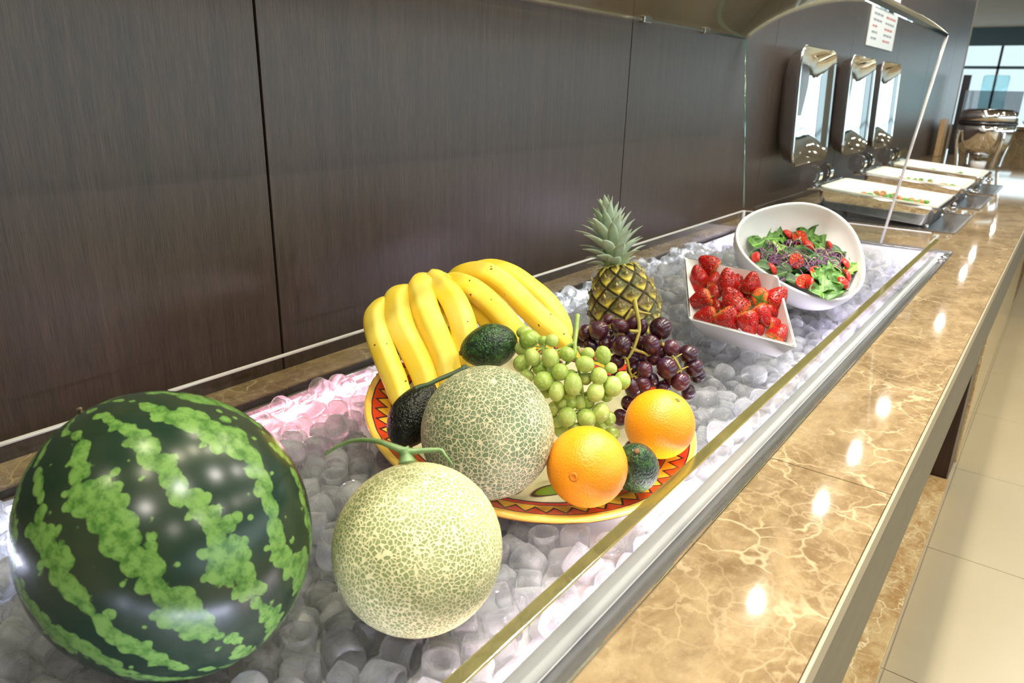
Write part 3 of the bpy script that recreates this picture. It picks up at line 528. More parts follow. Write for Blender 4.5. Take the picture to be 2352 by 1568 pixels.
def avocado(pos, axis, L, Wd, label, mat=M_AVO):
    # narrow end towards +axis
    prof = []
    for i in range(31):
        z = -math.cos(PI*i/30); r = math.sqrt(max(0, 1-z*z)); r *= 1-.17*max(0, z+.15)**1.1 if z > -.15 else 1
        prof.append((max(1e-5, r*Wd/2), z*L/2))
    m = MB().lathe(prof, 40)
    o = link('avocado', mesh('avocado', m.v, m.f, True, mat)); o.matrix_world = frame(axis, None, pos)
    p = MB().lathe([(.0001, L/2-.001), (.0032, L/2-.0012), (.0036, L/2+.0005), (.0022, L/2+.0016), (.0001, L/2+.0014)], 12)
    link('stem_end', mesh('stem_end', p.v, p.f, True, M_AVST), o)
    return tag(o, label, 'avocado', 'avocados on the platter')
A = DATA['AV']
avocado(V(A[0][0]), V(A[0][1])-V(A[0][2])-CF*.01, .080, .0615, 'shiny green avocado lying between bananas and green grapes')
avocado(V(A[1][0]), V(A[1][2])-V(A[1][1]), .088, .060, 'nearly black avocado leaning between bananas and melon', M_AVOD)
avocado(V(A[2][0]), V(A[2][2])-V(A[2][0])+CU*.004, .078, .058, 'avocado with brown stem end tucked between the two oranges')

# ------------------------------------------------------------------ bananas
t = NT('banana_peel'); c = t.coord('Object'); sp = t.voro(t.vmath('ADD', c, t.vmath('SCALE', t.noise(c, 90, 3, col=True), sc=.01)), 55)
spot = t.math('MULTIPLY', t.math('SUBTRACT', 1, t.step(sp, .05, .12)), t.step(t.noise(c, 21, 1), .46, .54))
base = t.mix(t.step(t.noise(c, 18, 3), .35, .7), srgb(248, 214, 62), srgb(252, 226, 104))
t.set(Base_Color=t.mix(spot, base, srgb(66, 44, 20)), Roughness=.42, Specular_IOR_Level=.4, Subsurface_Weight=.08, Subsurface_Radius=(.006, .004, .001), Subsurface_Scale=.5)
t.bump(t.noise(c, 45, 2), .1, .002); M_BAN = t.m
M_BTIP = plain('banana_tip', srgb(52, 46, 24), .8); M_BCROWN = plain('banana_crown', srgb(150, 136, 52), .7)
def pent(a):
    q = (a+.3) % (2*PI/5)-PI/5
    return .35+.65*1.06*math.cos(PI/5)/math.cos(q)*1.08
bl = thing('banana_bunch', V(DATA['BAN'][1][0][0]), 'bunch of ripe bananas arching over the left side of the platter', 'bananas', 'banana bunches')
br = thing('banana_bunch', V(DATA['BAN'][6][0][0]), 'bunch of bananas behind the avocado with tips pointing right', 'bananas', 'banana bunches')
for k, (P, R) in enumerate(DATA['BAN']):
    par = bl if k < 5 else br; P = [V(p) for p in P]
    tip = P[-1]+(P[-1]-P[-2]).normalized()*R[-1]*.9
    R = list(R); R[0] *= .62; R[1] *= .9
    Q = P+[tip, tip+(tip-P[-1]).normalized()*R[-1]*.55]; U = R[:-1]+[R[-1]*.93, R[-1]*.66, R[-1]*.26]
    b_ = MB().tube(Q, U, 25, pent, sub=5).build('banana', M_BAN, par)
    e = Q[-1]; d = (Q[-1]-Q[-2]).normalized()
    MB().tube([e-d*.001, e+d*.002, e+d*.0035], [R[-1]*.25, R[-1]*.24, R[-1]*.12], 8).build('tip', M_BTIP, b_)
for par, ks in ((bl, range(5)), (br, range(5, 8))):
    ps = [V(DATA['BAN'][k][0][0]) for k in ks]; c0 = sum(ps, Vector())/len(ps)
    m = MB()
    for p in ps: m.tube([p, p*.5+c0*.5+Vector((0, .006, -.012)), c0+Vector((0, .01, -.03))], [.0095, .009, .009], 8, sub=3)
    m.build('crown', M_BCROWN, par)
# ------------------------------------------------------------------ grapes
t = NT('green_grape_skin'); c = t.coord('Object'); oi = t.node('ShaderNodeObjectInfo').outputs['Random']
gb = t.mix(oi, srgb(146, 176, 70), srgb(184, 202, 112)); gb = t.mix(t.math('MULTIPLY', t.step(t.noise(t.vmath('ADD', c, oi), 3, 3), .45, .7), .5), gb, srgb(212, 222, 150))
t.set(Base_Color=gb, Roughness=.24, Subsurface_Weight=.35, Subsurface_Radius=(.006, .008, .003), Subsurface_Scale=.6); M_GG = t.m
t = NT('purple_grape_skin'); c = t.coord('Object'); oi = t.node('ShaderNodeObjectInfo').outputs['Random']
pb_ = t.mix(oi, srgb(44, 16, 26), srgb(82, 34, 42)); pb_ = t.mix(t.math('MULTIPLY', t.step(t.noise(t.vmath('ADD', c, t.math('MULTIPLY', oi, 9)), 1.6, 3, .6), .42, .70), .65), pb_, srgb(64, 56, 84))
t.set(Base_Color=pb_, Roughness=.2, Specular_IOR_Level=.5, Subsurface_Weight=.1, Subsurface_Radius=(.004, .001, .001), Subsurface_Scale=.5); M_PG = t.m
def grape_mesh(name, mat):
    m = MB(); pr = [(max(1e-4, math.sin(PI*i/12)), -math.cos(PI*i/12)) for i in range(13)]; m.lathe(pr, 18); return mesh(name, m.v, m.f, True, mat)
M_GST = NT('green_grape_stem'); _t = M_GST; _t.set(Base_Color=_t.mix(_t.noise(_t.coord('Object'), 150, 3), srgb(132, 164, 76), srgb(176, 196, 112)), Roughness=.5); M_GST = _t.m
M_PST = plain('olive_grape_stem', srgb(160, 146, 66), .55); M_DOT = plain('grape_blossom_end', srgb(70, 54, 30), .8)
def bunch(key, skey, name, label, mat, smat, gname):
    L = DATA[key]; c0 = sum((V(p) for p, _, _ in L), Vector())/len(L)
    b_ = thing(name, (c0.x, c0.y, min(p[2] for p, _, _ in L)-.012), label, 'grapes', 'grape bunches'); base = wpos(b_)
    me = grape_mesh('grape', mat); rnd = random.Random(3 if key == 'GREEN' else 5)
    for p, w_, h_ in L:
        o = link('grape', me, b_)
        tilt = (CU*.9+CR*rnd.uniform(-.5, .5)+CF*rnd.uniform(-.3, .3)).normalized()
        fm = frame(tilt, CR, V(p)-base) @ Matrix.Diagonal((w_, w_*1.0, h_, 1)); o.matrix_local = fm
    # more grapes inside the bunch carry the ones in view
    for k, P in enumerate(DATA[skey]):
        r = [.0034, .003, .0028, .0026, .0022, .0018, .0016] if k == 0 else [.0022, .0018, .0014, .0012]
        P = [V(p) for p in P]; R = [r[min(i, len(r)-1)] for i in range(len(P))]
        MB().tube(P, R, 8, lambda a: 1+.15*math.cos(3*a), sub=4).build('stem', smat, b_)
    m = MB(); sp = [V(p) for P in DATA[skey] for p in P]
    for p, w_, h_ in L:
        q = min(sp, key=lambda s_: (s_-V(p)).length)
        if (q-V(p)).length < .05: m.tube([q, (q+V(p))/2+Vector((0, 0, .003)), V(p)], [.0013, .001, .0011], 5)
    m.build('stalk_twigs', smat, b_)['kind'] = 'stuff'
bunch('GREEN', 'GSTEM', 'green_grape_bunch', 'bunch of pale green grapes between melon and purple grapes', M_GG, M_GST, 'green')
bunch('PURPLE', 'PSTEM', 'purple_grape_bunch', 'bunch of dark purple grapes in front of the pineapple', M_PG, M_PST, 'purple')

# ------------------------------------------------------------------ pineapple
pb0, pb1, pt, ptip = [V(q) for q in DATA['PINE']]
pax = (pt-pb0).normalized(); H = (pt-pb0).length; RM = .0685
pf = frame(pax, None, pb0)
NU, ROWS = 8, 8.2
prof_r = lambda s: RM*(math.sin(PI*min(1, max(0, .10+.84*s)))**.42)*(1-.10*s) if s < 1 else RM*.4
v, f, hgt, tone = [], [], [], []
nu, nv = 192, 168
for j in range(nv+1):
    s_ = j/nv; R0 = prof_r(s_)
    if s_ > .93: R0 *= max(.30, 1-((s_-.93)/.07)**2*.55)
    for i in range(nu):
        th = 2*PI*i/nu; a = th/(2*PI)*NU*2/2; b = s_*ROWS
        ua, ub = a+b*.5, a-b*.5
        fa, fb = abs((ua % 1)-.5)*2, abs((ub % 1)-.5)*2
        d = max(fa, fb); lo = ((ua % 1)-(ub % 1))*.5           # along the fruit inside the eye
        h = (1-d**3)*.0062; cx = math.hypot(((ua % 1)+(ub % 1)-1), ((ua % 1)-(ub % 1)))
        h += .0030*math.exp(-(cx/.16)**2)-.0016*math.exp(-((cx-.42)/.14)**2)
        if d > .9: h -= .002*(d-.9)/.1
        r = R0-.006+h*min(1, R0/RM+.1); v.append(pf @ Vector((r*math.cos(th), r*math.sin(th), s_*H)))
        hgt.append(d); tone.append(lo+.5)
f = [(j*nu+i, j*nu+(i+1) % nu, (j+1)*nu+(i+1) % nu, (j+1)*nu+i) for j in range(nv) for i in range(nu)]
f += [tuple(range(nu))[::-1], tuple(range(nv*nu, nv*nu+nu))]
pt_ = thing('pineapple', pb0, 'upright pineapple with spiky grey green crown behind the grapes', 'pineapple')
t = NT('pineapple_rind'); at = t.node('ShaderNodeAttribute', attribute_name='eye').outputs['Fac']; tn = t.node('ShaderNodeAttribute', attribute_name='tone').outputs['Fac']; c = t.coord('Object')
nz = t.noise(c, 160, 4, .7); n2 = t.noise(c, 22, 2)
face = t.mix(t.step(n2, .42, .62), srgb(62, 68, 32), srgb(98, 80, 42)); face = t.mix(t.step(tn, .52, .22), face, srgb(190, 176, 66)); face = t.mix(t.math('MULTIPLY', t.step(nz, .5, .75), .6), face, srgb(196, 176, 120))
x, y, z = t.sep(c)
colr = t.mix(t.step(t.math('ADD', at, t.math('MULTIPLY', t.math('SUBTRACT', nz, .5), .35)), .74, .96), face, srgb(50, 42, 24)); colr = t.mix(t.step(at, .22, .08), colr, srgb(120, 92, 58))
t.set(Base_Color=colr, Roughness=.5, Specular_IOR_Level=.35); t.bump(nz, .5, .0012)
me = mesh('rind', [q-pb0 for q in v], f, True, t.m)
for nm, dat in (('eye', hgt), ('tone', tone)):
    a_ = me.attributes.new(nm, 'FLOAT', 'POINT'); a_.data.foreach_set('value', dat)
link('rind', me, pt_)
m = MB(); rb_ = random.Random(2)
for ia in range(-12, 13):
    for ib in range(-12, 13):
        a, b = (ia+ib+1)/2, (ia-ib)
        th, s_ = 2*PI*a/NU, b/ROWS
        if not (.03 < s_ < .95 and 0 <= th < 2*PI-1e-6): continue
        R0 = prof_r(s_)-.001
        n_ = 5; L_, W_ = .013*rb_.uniform(.8, 1.3), .0085; vv = []
        for i in range(n_+1):
            q = i/n_; wd = W_*(1-q**1.3)*.5+.0002
            for u_ in (-1, 0, 1): vv.append((R0+.0012*(u_ == 0)+.0035*q-.002*q*q, u_*wd, L_*(q-.45)))
            for u_ in (-1, 0, 1): vv.append((R0-.0008+.0035*q-.002*q*q, u_*wd*.9, L_*(q-.45)))
        ff = []
        for i in range(n_):
            q = i*6; ff += [(q, q+1, q+7, q+6), (q+1, q+2, q+8, q+7), (q+3, q+9, q+10, q+4), (q+4, q+10, q+11, q+5), (q, q+6, q+9, q+3), (q+2, q+5, q+11, q+8)]
        mm = pf @ Matrix.Rotation(th, 4, 'Z') @ Matrix.Translation((0, 0, s_*H))
        m.add([mm @ Vector(q) for q in vv], ff)
t = NT('eye_bract'); c = t.coord('Object'); t.set(Base_Color=t.mix(t.step(t.noise(c, 130, 3), .4, .65), srgb(120, 112, 56), srgb(190, 182, 120)), Roughness=.6)
o = m.build('eye_bracts', t.m, pt_); o['kind'] = 'stuff'
t = NT('pineapple_leaf'); c = t.coord('Object'); oi = t.node('ShaderNodeObjectInfo').outputs['Random']
lt = t.node('ShaderNodeAttribute', attribute_name='along').outputs['Fac']
lc = t.mix(t.noise(c, 180, 3), srgb(152, 172, 150), srgb(194, 206, 188)); lc = t.mix(t.step(lt, .35, .0), lc, srgb(196, 204, 170)); lc = t.mix(t.math('MULTIPLY', t.step(oi, .3, 1), .35), lc, srgb(96, 132, 84))
t.set(Base_Color=lc, Roughness=.5); M_PLEAF = t.m
def blade(L, Wd, curl, cup=.35):
    vv, ff, al = [], [], []; n = 9
    for i in range(n+1):
        s_ = i/n; wd = Wd*(.72+.55*s_-1.27*s_**2.6)*.5 if s_ < 1 else .0003
        wd = max(wd, .0003); ang = curl*s_**1.6; zz = L*(s_-curl*curl*s_**3/6*.4); xx = L*curl*.38*s_**2.2
        for k in range(5):
            u_ = (k-2)/2; vv.append((xx-cup*wd*(1-u_*u_)*-1-cup*wd, u_*wd, zz)); al.append(s_)
        for k in range(5):
            u_ = (k-2)/2; vv.append((xx-cup*wd*(1-u_*u_)*-1-cup*wd-.0011*(1-.6*s_), u_*wd*.98, zz)); al.append(s_)
    for i in range(n):
        for k in range(4):
            a = i*10+k; ff += [(a, a+1, a+11, a+10), (a+5, a+15, a+16, a+6)]
        ff += [(i*10, i*10+10, i*10+15, i*10+5), (i*10+4, i*10+9, i*10+19, i*10+14)]
    return vv, ff, al
rnd = random.Random(11); CH = (ptip-pt).length; N_L = 58
for k in range(N_L):
    s_ = k/(N_L-1); ang = k*2.39996+.4
    L = (.030+.026*math.sin(PI*min(1, s_*1.05)))*rnd.uniform(.9, 1.12) if s_ < .9 else .044
    wd = .027-.009*s_; curl = (1.0-.8*s_)*rnd.uniform(.8, 1.25); tl = .98*(1-s_)**.85+.04
    vv, ff, al = blade(L, wd, curl*.75)
    zb = -.004+(CH-.046)*s_**1.0; rb = .0215*(1-.72*s_)
    mm = pf @ Matrix.Translation((rb*math.cos(ang), rb*math.sin(ang), H+zb)) @ Matrix.Rotation(ang, 4, 'Z') @ Matrix.Rotation(tl, 4, 'Y')
    me = mesh('leaf', [mm @ Vector(q)-pb0 for q in vv], ff, True, M_PLEAF)
    a_ = me.attributes.new('along', 'FLOAT', 'POINT'); a_.data.foreach_set('value', al)
    link('leaf', me, pt_)
# core of the crown, and the small bracts at its foot
m = MB().tube([pf @ Vector((0, 0, H-.012)), pf @ Vector((0, 0, H+.02)), pf @ Vector((0, 0, H+CH-.045))], [.026, .021, .005], 14, sub=4); m.build('crown_core', plain('crown_core_green', srgb(120, 140, 96), .6), pt_)
m = MB()
for k in range(34):
    ang = 2*PI*k/34+rnd.uniform(-.1, .1); vv, ff, al = blade(.017*rnd.uniform(.7, 1.2), .007, 1.2)
    mm = pf @ Matrix.Translation((.024*math.cos(ang), .024*math.sin(ang), H-.006)) @ Matrix.Rotation(ang, 4, 'Z') @ Matrix.Rotation(1.15+rnd.uniform(-.2, .3), 4, 'Y'); m.add([mm @ Vector(q) for q in vv], ff)
m.build('crown_bracts', plain('yellow_bract', srgb(186, 178, 98), .6), pt_)
# ------------------------------------------------------------------ square white dish and strawberries
A_, B_, C_, D_ = [V(q) for q in DATA['DISH']]
dc = (A_+B_+C_+D_)/4; dn = (C_-B_).cross(A_-B_).normalized(); dn = dn if dn.z > 0 else -dn
def quad(k, d, th=0): return [dc+(p-dc)*k-dn*d for p in (A_, B_, C_, D_)]
ou0, ou1 = quad(1, 0), quad(.72, .056); in0, in1 = quad(.945, .0), quad(.69, .050)
rings = [ou1, ou0, quad(1.0, -.0022), quad(.985, -.0034), quad(.955, -.0030), in0, in1]
v = [p for r_ in rings for p in r_]; n = len(rings)
f = [(4*i+k, 4*i+(k+1) % 4, 4*i+4+(k+1) % 4, 4*i+4+k) for i in range(n-1) for k in range(4)]+[(3, 2, 1, 0), tuple(range(4*n-4, 4*n))]
bm = bmesh.new(); vs = [bm.verts.new(p-dc) for p in v]
for q in f: bm.faces.new([vs[i] for i in q])
bm.normal_update(); bmesh.ops.recalc_face_normals(bm, faces=bm.faces)
ed = [e for e in bm.edges if abs((e.verts[0].co-e.verts[1].co).normalized().dot(dn)) > .3]
bmesh.ops.bevel(bm, geom=ed, offset=.006, segments=3, profile=.5, affect='EDGES')
me = bpy.data.meshes.new('square_dish'); bm.to_mesh(me); bm.free(); me.materials.append(M_WHITE); me.polygons.foreach_set('use_smooth', [True]*len(me.polygons))
o = link('square_dish', me, None, dc); sharp(o, .5)
tag(o, 'square white ceramic dish of strawberries tilted on the ice', 'dish')
t = NT('strawberry_skin'); c = t.coord('Object'); sd = t.voro(c, 5.2, rnd=.5); nz = t.noise(c, 3, 2)
bsc = t.mix(t.step(nz, .35, .7), srgb(150, 10, 10), srgb(186, 26, 18)); x, y, z = t.sep(c)
bsc = t.mix(t.step(z, .45, .95), bsc, srgb(232, 120, 60))
seed = t.math('SUBTRACT', 1, t.step(sd, .15, .24))
t.set(Base_Color=t.mix(seed, bsc, srgb(226, 150, 70)), Roughness=.25, Specular_IOR_Level=.5, Subsurface_Weight=.05, Subsurface_Radius=(.01, .003, .002), Subsurface_Scale=.4)
t.bump(t.step(sd, .10, .42), .8, .12); M_STRAW = t.m
t = NT('strawberry_calyx'); t.set(Base_Color=t.mix(t.noise(t.coord('Object'), 12, 2), srgb(52, 88, 30), srgb(112, 148, 58)), Roughness=.5); M_CALYX = t.m
# unit strawberry: tip at -z, shoulder at +z
prof = [(1e-4, -1.12), (.14, -1.09), (.30, -.98), (.48, -.76), (.66, -.46), (.82, -.12), (.93, .22), (.95, .48), (.86, .72), (.64, .88), (.34, .92), (1e-4, .86)]
def straw_mesh(seed_):
    P, U = catmull([Vector((r, 0, z)) for r, z in prof], [0]*len(prof), 3); m = MB(); rn = random.Random(seed_)
    k1, p1 = rn.uniform(.02, .07), rn.uniform(0, 6); fl_ = rn.uniform(.86, 1.0)
    m.lathe([(max(1e-4, p.x), p.z) for p in P], 26, Matrix.Diagonal((1, fl_, 1, 1)), lambda a: 1+k1*math.cos(2*a+p1)+.03*math.cos(3*a+p1*2)); return mesh('strawberry', m.v, m.f, True, M_STRAW)
sm = [straw_mesh(s_) for s_ in range(6)]
def calyx_mesh():
    m = MB()
    for k in range(8):
        a = 2*PI*k/8; vv = []; ff = []
        for i in range(6):
            s_ = i/5; w_ = .17*math.sin(PI*(.18+.82*s_))**.8*(1-s_*.6)+.004; rr_ = .10+.72*s_; zz = .92+.10*s_-.30*s_**2+(.16*s_**4 if k % 2 else -.05*s_)
            for u_ in (-1, 0, 1): vv.append((rr_, u_*w_, zz+.02*(u_ == 0)))
            for u_ in (-1, 0, 1): vv.append((rr_, u_*w_, zz-.03+.02*(u_ == 0)))
        for i in range(5):
            q = i*6; ff += [(q, q+1, q+7, q+6), (q+1, q+2, q+8, q+7), (q+3, q+9, q+10, q+4), (q+4, q+10, q+11, q+5), (q, q+6, q+9, q+3), (q+2, q+5, q+11, q+8)]
        m.add([Matrix.Rotation(a, 4, 'Z') @ Vector(q) for q in vv], ff)
    m.tube([(0, 0, .85), (0, 0, 1.0), (.03, 0, 1.12)], [.07, .06, .05], 6)
    return mesh('calyx', m.v, m.f, False, M_CALYX)
cm = calyx_mesh()
SL = ['strawberry alone at the high rear corner of the square dish', 'strawberry below the rear corner one, against the left rim', 'strawberry at the left rim above the orange tinted one', 'long strawberry lying behind the tall central one', 'tall central strawberry with its tip pointing up',
 'strawberry half hidden right behind the tall central one', 'strawberry with upright tip at the rear rim of the dish', 'strawberry at the right rim with its tip toward the salad bowl', 'orange tinted strawberry at the left rim with green leaves', 'strawberry right of the orange tinted one, under the tall one',
 'strawberry in the middle below the tall central one', 'big glossy strawberry in the centre with leaves at its right', 'small strawberry behind the front left leaves', 'strawberry in the front left corner of the dish', 'strawberry second from left along the front rim',
 'strawberry in the middle of the front rim', 'strawberry showing its green calyx to the viewer', 'strawberry just below the one showing its calyx', 'strawberry half hidden at right, below the right rim one', 'orange strawberry half hidden near the front right corner',
 'strawberry in the front right corner, tip up', 'strawberry deep in the gap at the front right', 'small strawberry between the centre and rear rim ones', 'strawberry just under the rear rim one']
for i, (p, r, tip) in enumerate(DATA['STRAW']):
    o = link('strawberry', sm[i % 6]); z_ = -V(tip)
    if i == 16: z_ = (-CF*.8-CR*.5-CU*.2).normalized()
    fm = frame(z_, CR if abs(z_.dot(CR)) < .9 else CU, V(p)); o.matrix_world = fm @ Matrix.Rotation(i*1.3, 4, 'Z') @ Matrix.Diagonal((r*1.22, r*1.22, r*1.16, 1))
    tag(o, SL[i], 'strawberry', 'strawberries in the square dish'); link('calyx', cm, o)

# ------------------------------------------------------------------ salad bowl
sd_ = DATA['SALAD']; sc0, sn = V(sd_['c']), V(sd_['n']).normalized(); sa = V(sd_['a']); sb = V(sd_['b'])
co = sd_['rim']; rim = lambda a: (co[0]+co[1]*math.cos(a)+co[2]*math.sin(a)+co[3]*math.cos(2*a)+co[4]*math.sin(2*a)+co[5]*math.cos(3*a)+co[6]*math.sin(3*a))/co[0]
rimf = lambda a: 1+(rim(a)-1)
R0 = co[0]; DP = .105
pr = []
for k in range(15): q = k/14; pr.append((max(1e-4, R0*math.sin(PI/2*q)**.82), -DP*math.cos(PI/2*q)))
outer = [(1e-4, -DP-.006)]+[(r+.0055*min(1, i/4), z-.005*(1-i/14)) for i, (r, z) in enumerate(pr)][1:]
inner = [(max(1e-4, r-.0005), z) for r, z in pr][::-1]
lip = [(R0+.0055, .002), (R0+.003, .0042), (R0+.0005, .003)]
m = MB().lathe(outer+lip+inner, 72, frame(sn, sa, (0, 0, 0)), rimf)
o = link('salad_bowl', mesh('salad_bowl', m.v, m.f, True, M_WHITE), None, sc0)
tag(o, 'large white bowl of mixed salad, tipped toward the front', 'bowl')
pcn, pn_ = V(sd_['pc']), V(sd_['pn'])
def inbowl(p, marg=.012):
    """keep a point inside the bowl"""
    q = frame(sn, sa, sc0).inverted() @ p; rr_ = math.hypot(q.x, q.y)
    for _ in range(30):
        lim = R0*max(0.02, 1-(min(0, q.z)/DP)**2)**.5
        if rr_ < lim-marg: break
        s_ = .95; q.x *= s_; q.y *= s_; rr_ *= s_
        if q.z < -.6*DP: q.z += .003
    return frame(sn, sa, sc0) @ q
# bed of mixed greens under the pieces in view
def mleaf(name, c1, c2, rough=.4):
    t = NT(name); c = t.coord('Object'); n = t.noise(c, 90, 3); x, y, z = t.sep(c)
    k = t.mix(t.step(n, .35, .68), c1, c2); k = t.mix(t.math('SUBTRACT', 1, t.step(t.math('ABSOLUTE', y), .0005, .0016)), k, tuple(min(1, q*1.9+.03) for q in c2))
    p = t.p; t.set(Base_Color=k, Roughness=rough, Subsurface_Weight=.1, Subsurface_Radius=(.004, .008, .002), Subsurface_Scale=.3); t.bump(n, .4, .001); return t.m
ML = [mleaf('bright_lettuce', srgb(54, 100, 34), srgb(104, 150, 62)), mleaf('dark_green_leaf', srgb(24, 54, 28), srgb(66, 104, 48)), mleaf('rocket_leaf', srgb(70, 122, 44), srgb(134, 172, 78)), mleaf('round_sprout_leaf', srgb(52, 104, 60), srgb(92, 140, 84)), mleaf('purple_leaf', srgb(44, 24, 48), srgb(92, 60, 92))]
def leaf_mesh(kind, s_, seed_):
    rn = random.Random(seed_); L = [.040, .042, .062, .018, .030][kind]*s_; Wd = [.042, .030, .018, .018, .022][kind]*s_; n, k_ = 12, 10
    ph = rn.uniform(0, 6); fr_ = [.30, .14, .16, .03, .16][kind]; bend = rn.uniform(-.4, .7); vv, ff = [], []
    for lay in (0, 1):
        for i in range(n+1):
            a = i/n
            half_ = Wd/2*(math.sin(PI*(.06+.90*a))**.7)
            if kind == 0: half_ *= 1+.22*math.sin(a*17+ph)
            if kind == 2: half_ *= .55+.6*abs(math.sin(a*9+ph))
            for j in range(k_+1):
                u_ = j/k_*2-1; e = abs(u_)
                x = L*(a-.5)+(.12*L*e*math.sin(u_*7+ph) if kind == 0 else 0); y_ = u_*half_
                z = fr_*half_*(e**1.5)*math.sin(a*(15 if kind == 0 else 8)+ph+u_*2.4)+bend*(x*x)/L*1.2+.35*half_*e*e*(1 if kind != 3 else .3)
                vv.append((x, y_, z-lay*.0007))
    N0 = (n+1)*(k_+1)
    for i in range(n):
        for j in range(k_):
            a = i*(k_+1)+j; ff += [(a, a+1, a+k_+2, a+k_+1), (N0+a, N0+a+k_+1, N0+a+k_+2, N0+a+1)]
    bd = [j for j in range(k_+1)]+[i*(k_+1)+k_ for i in range(1, n+1)]+[n*(k_+1)+j for j in range(k_-1, -1, -1)]+[i*(k_+1) for i in range(n-1, 0, -1)]
    ff += [(bd[i], N0+bd[i], N0+bd[(i+1) % len(bd)], bd[(i+1) % len(bd)]) for i in range(len(bd))]
    return mesh('salad_leaf', vv, ff, True, ML[kind])
KN = ['bright green frilly lettuce leaf', 'dark green leaf', 'narrow rocket leaf', 'small round sprout leaf', 'dark purple leaf']
rnd = random.Random(21); seen = {}
tx = (CR-pn_*CR.dot(pn_)).normalized(); ty = pn_.cross(tx)
allp = [V(p) for p, _, _ in DATA['LEAF']]; mid = sum(allp, Vector())/len(allp)
def where(p):
    a, b = (p-mid).dot(tx), (p-mid).dot(ty)
    row = 'rear' if b > .030 else 'front' if b < -.030 else 'middle'; colm = 'far left' if a < -.06 else 'left' if a < -.02 else 'right' if a < .09 and a > .02 else 'far right' if a >= .09 else 'centre'
    return f'{row} {colm}'
for i, (p, kind, s_) in enumerate(DATA['LEAF']):
    o = link('salad_leaf', leaf_mesh(kind, s_*1.06, 100+i)); nz_ = (pn_+(-CF)*.5+Vector((rnd.uniform(-.4, .4), rnd.uniform(-.4, .4), rnd.uniform(0, .3)))).normalized()
    o.matrix_world = frame(nz_, tx*math.cos(i*1.9)+ty*math.sin(i*1.9), inbowl(V(p)))
    lb = f'{KN[kind]} at the {where(V(p))} of the salad'
    tag(o, lb, 'leaf', 'salad leaves in the bowl'); seen.setdefault(lb, []).append(o)
for lb, os_ in seen.items():
    os_.sort(key=lambda o: (Vector(o.matrix_world.translation)-mid).dot(tx))
    for q, o in enumerate(os_):
        if len(os_) > 1: o['label'] = lb+', '+(('left one', 'right one') if len(os_) == 2 else ('leftmost', 'middle one', 'right one', 'rightmost'))[q]+f' of {len(os_)}'
# looser leaves below them, too tangled to count
vv, ff = MB(), None
for kind, N_ in ((1, 60), (4, 26), (0, 22)):
    mbx = MB()
    for k in range(N_):
        a, r_ = rnd.uniform(0, 2*PI), math.sqrt(rnd.random()); pos = mid+tx*r_*.105*math.cos(a)+ty*r_*.070*math.sin(a)-pn_*rnd.uniform(.012, .034)
        me = leaf_mesh(kind, rnd.uniform(.8, 1.3), 500+k+kind*100); fm = frame((pn_+Vector((rnd.uniform(-.9, .9), rnd.uniform(-.9, .9), 0))).normalized(), tx*math.cos(k)+ty*math.sin(k), inbowl(pos, .016))
        mbx.add([fm @ v_.co for v_ in me.vertices], [tuple(q.vertices) for q in me.polygons]); bpy.data.meshes.remove(me)
    o = mbx.build('salad_greens', ML[kind], None, True, mid); tag(o, ['tangle of torn green lettuce under the salad leaves', 'tangle of dark green leaves under the salad', '', '', 'tangle of dark purple leaves under the salad'][kind], 'salad', None, 'stuff')
for mt, N_, nm, lb, up in ((plain('purple_sprout', srgb(126, 78, 120), .45), 90, 'purple_sprouts', 'thin purple sprout stems scattered over the salad', .018), (plain('pale_sprout', srgb(196, 190, 150), .45), 26, 'pale_sprouts', 'thin pale sprout stems scattered over the salad', .018)):
    mbx = MB()
    for k in range(N_):
        a, r_ = rnd.uniform(0, 2*PI), math.sqrt(rnd.random()); pos = inbowl(mid+tx*r_*.10*math.cos(a)+ty*r_*.062*math.sin(a), .03); d = (tx*rnd.uniform(-1, 1)+ty*rnd.uniform(-1, 1)).normalized()*rnd.uniform(.012, .026)
        mbx.tube([pos-d, pos+pn_*rnd.uniform(.006, up)+ty*rnd.uniform(-.008, .008), pos+d], .0009, 5, sub=4)
    tag(mbx.build(nm, mt, None, True, mid), lb, 'sprouts', None, 'stuff')
# cherry tomato halves
t = NT('tomato_skin'); t.set(Base_Color=srgb(178, 34, 18), Roughness=.2, Subsurface_Weight=.1, Subsurface_Radius=(.01, .002, .001), Subsurface_Scale=.4); M_TSK = t.m
t = NT('tomato_flesh'); c = t.coord('Object'); x, y, z = t.sep(c); sv = t.voro(t.vmath('MULTIPLY', c, (1, 1, 0)), 3.4)
rd = t.math('SQRT', t.math('ADD', t.math('MULTIPLY', x, x), t.math('MULTIPLY', y, y)))
fl_ = t.mix(t.step(sv, .12, .30), srgb(226, 176, 96), srgb(196, 62, 34)); fl_ = t.mix(t.step(rd, .70, .80), fl_, srgb(198, 56, 30))
t.set(Base_Color=fl_, Roughness=.22); t.bump(sv, .5, .08); M_TFL = t.m
m = MB(); m.lathe([(max(1e-4, math.sin(PI/2*i/8)), -math.cos(PI/2*i/8)) for i in range(9)]+[(.97, .02), (.90, .03)], 22); tsk = mesh('tomato_half', m.v, m.f, True, M_TSK)
m = MB(); m.lathe([(1e-4, .025), (.2, .035), (.5, .03), (.9, .034), (.93, .02)], 22); tfl = mesh('cut_face', m.v, m.f, True, M_TFL)
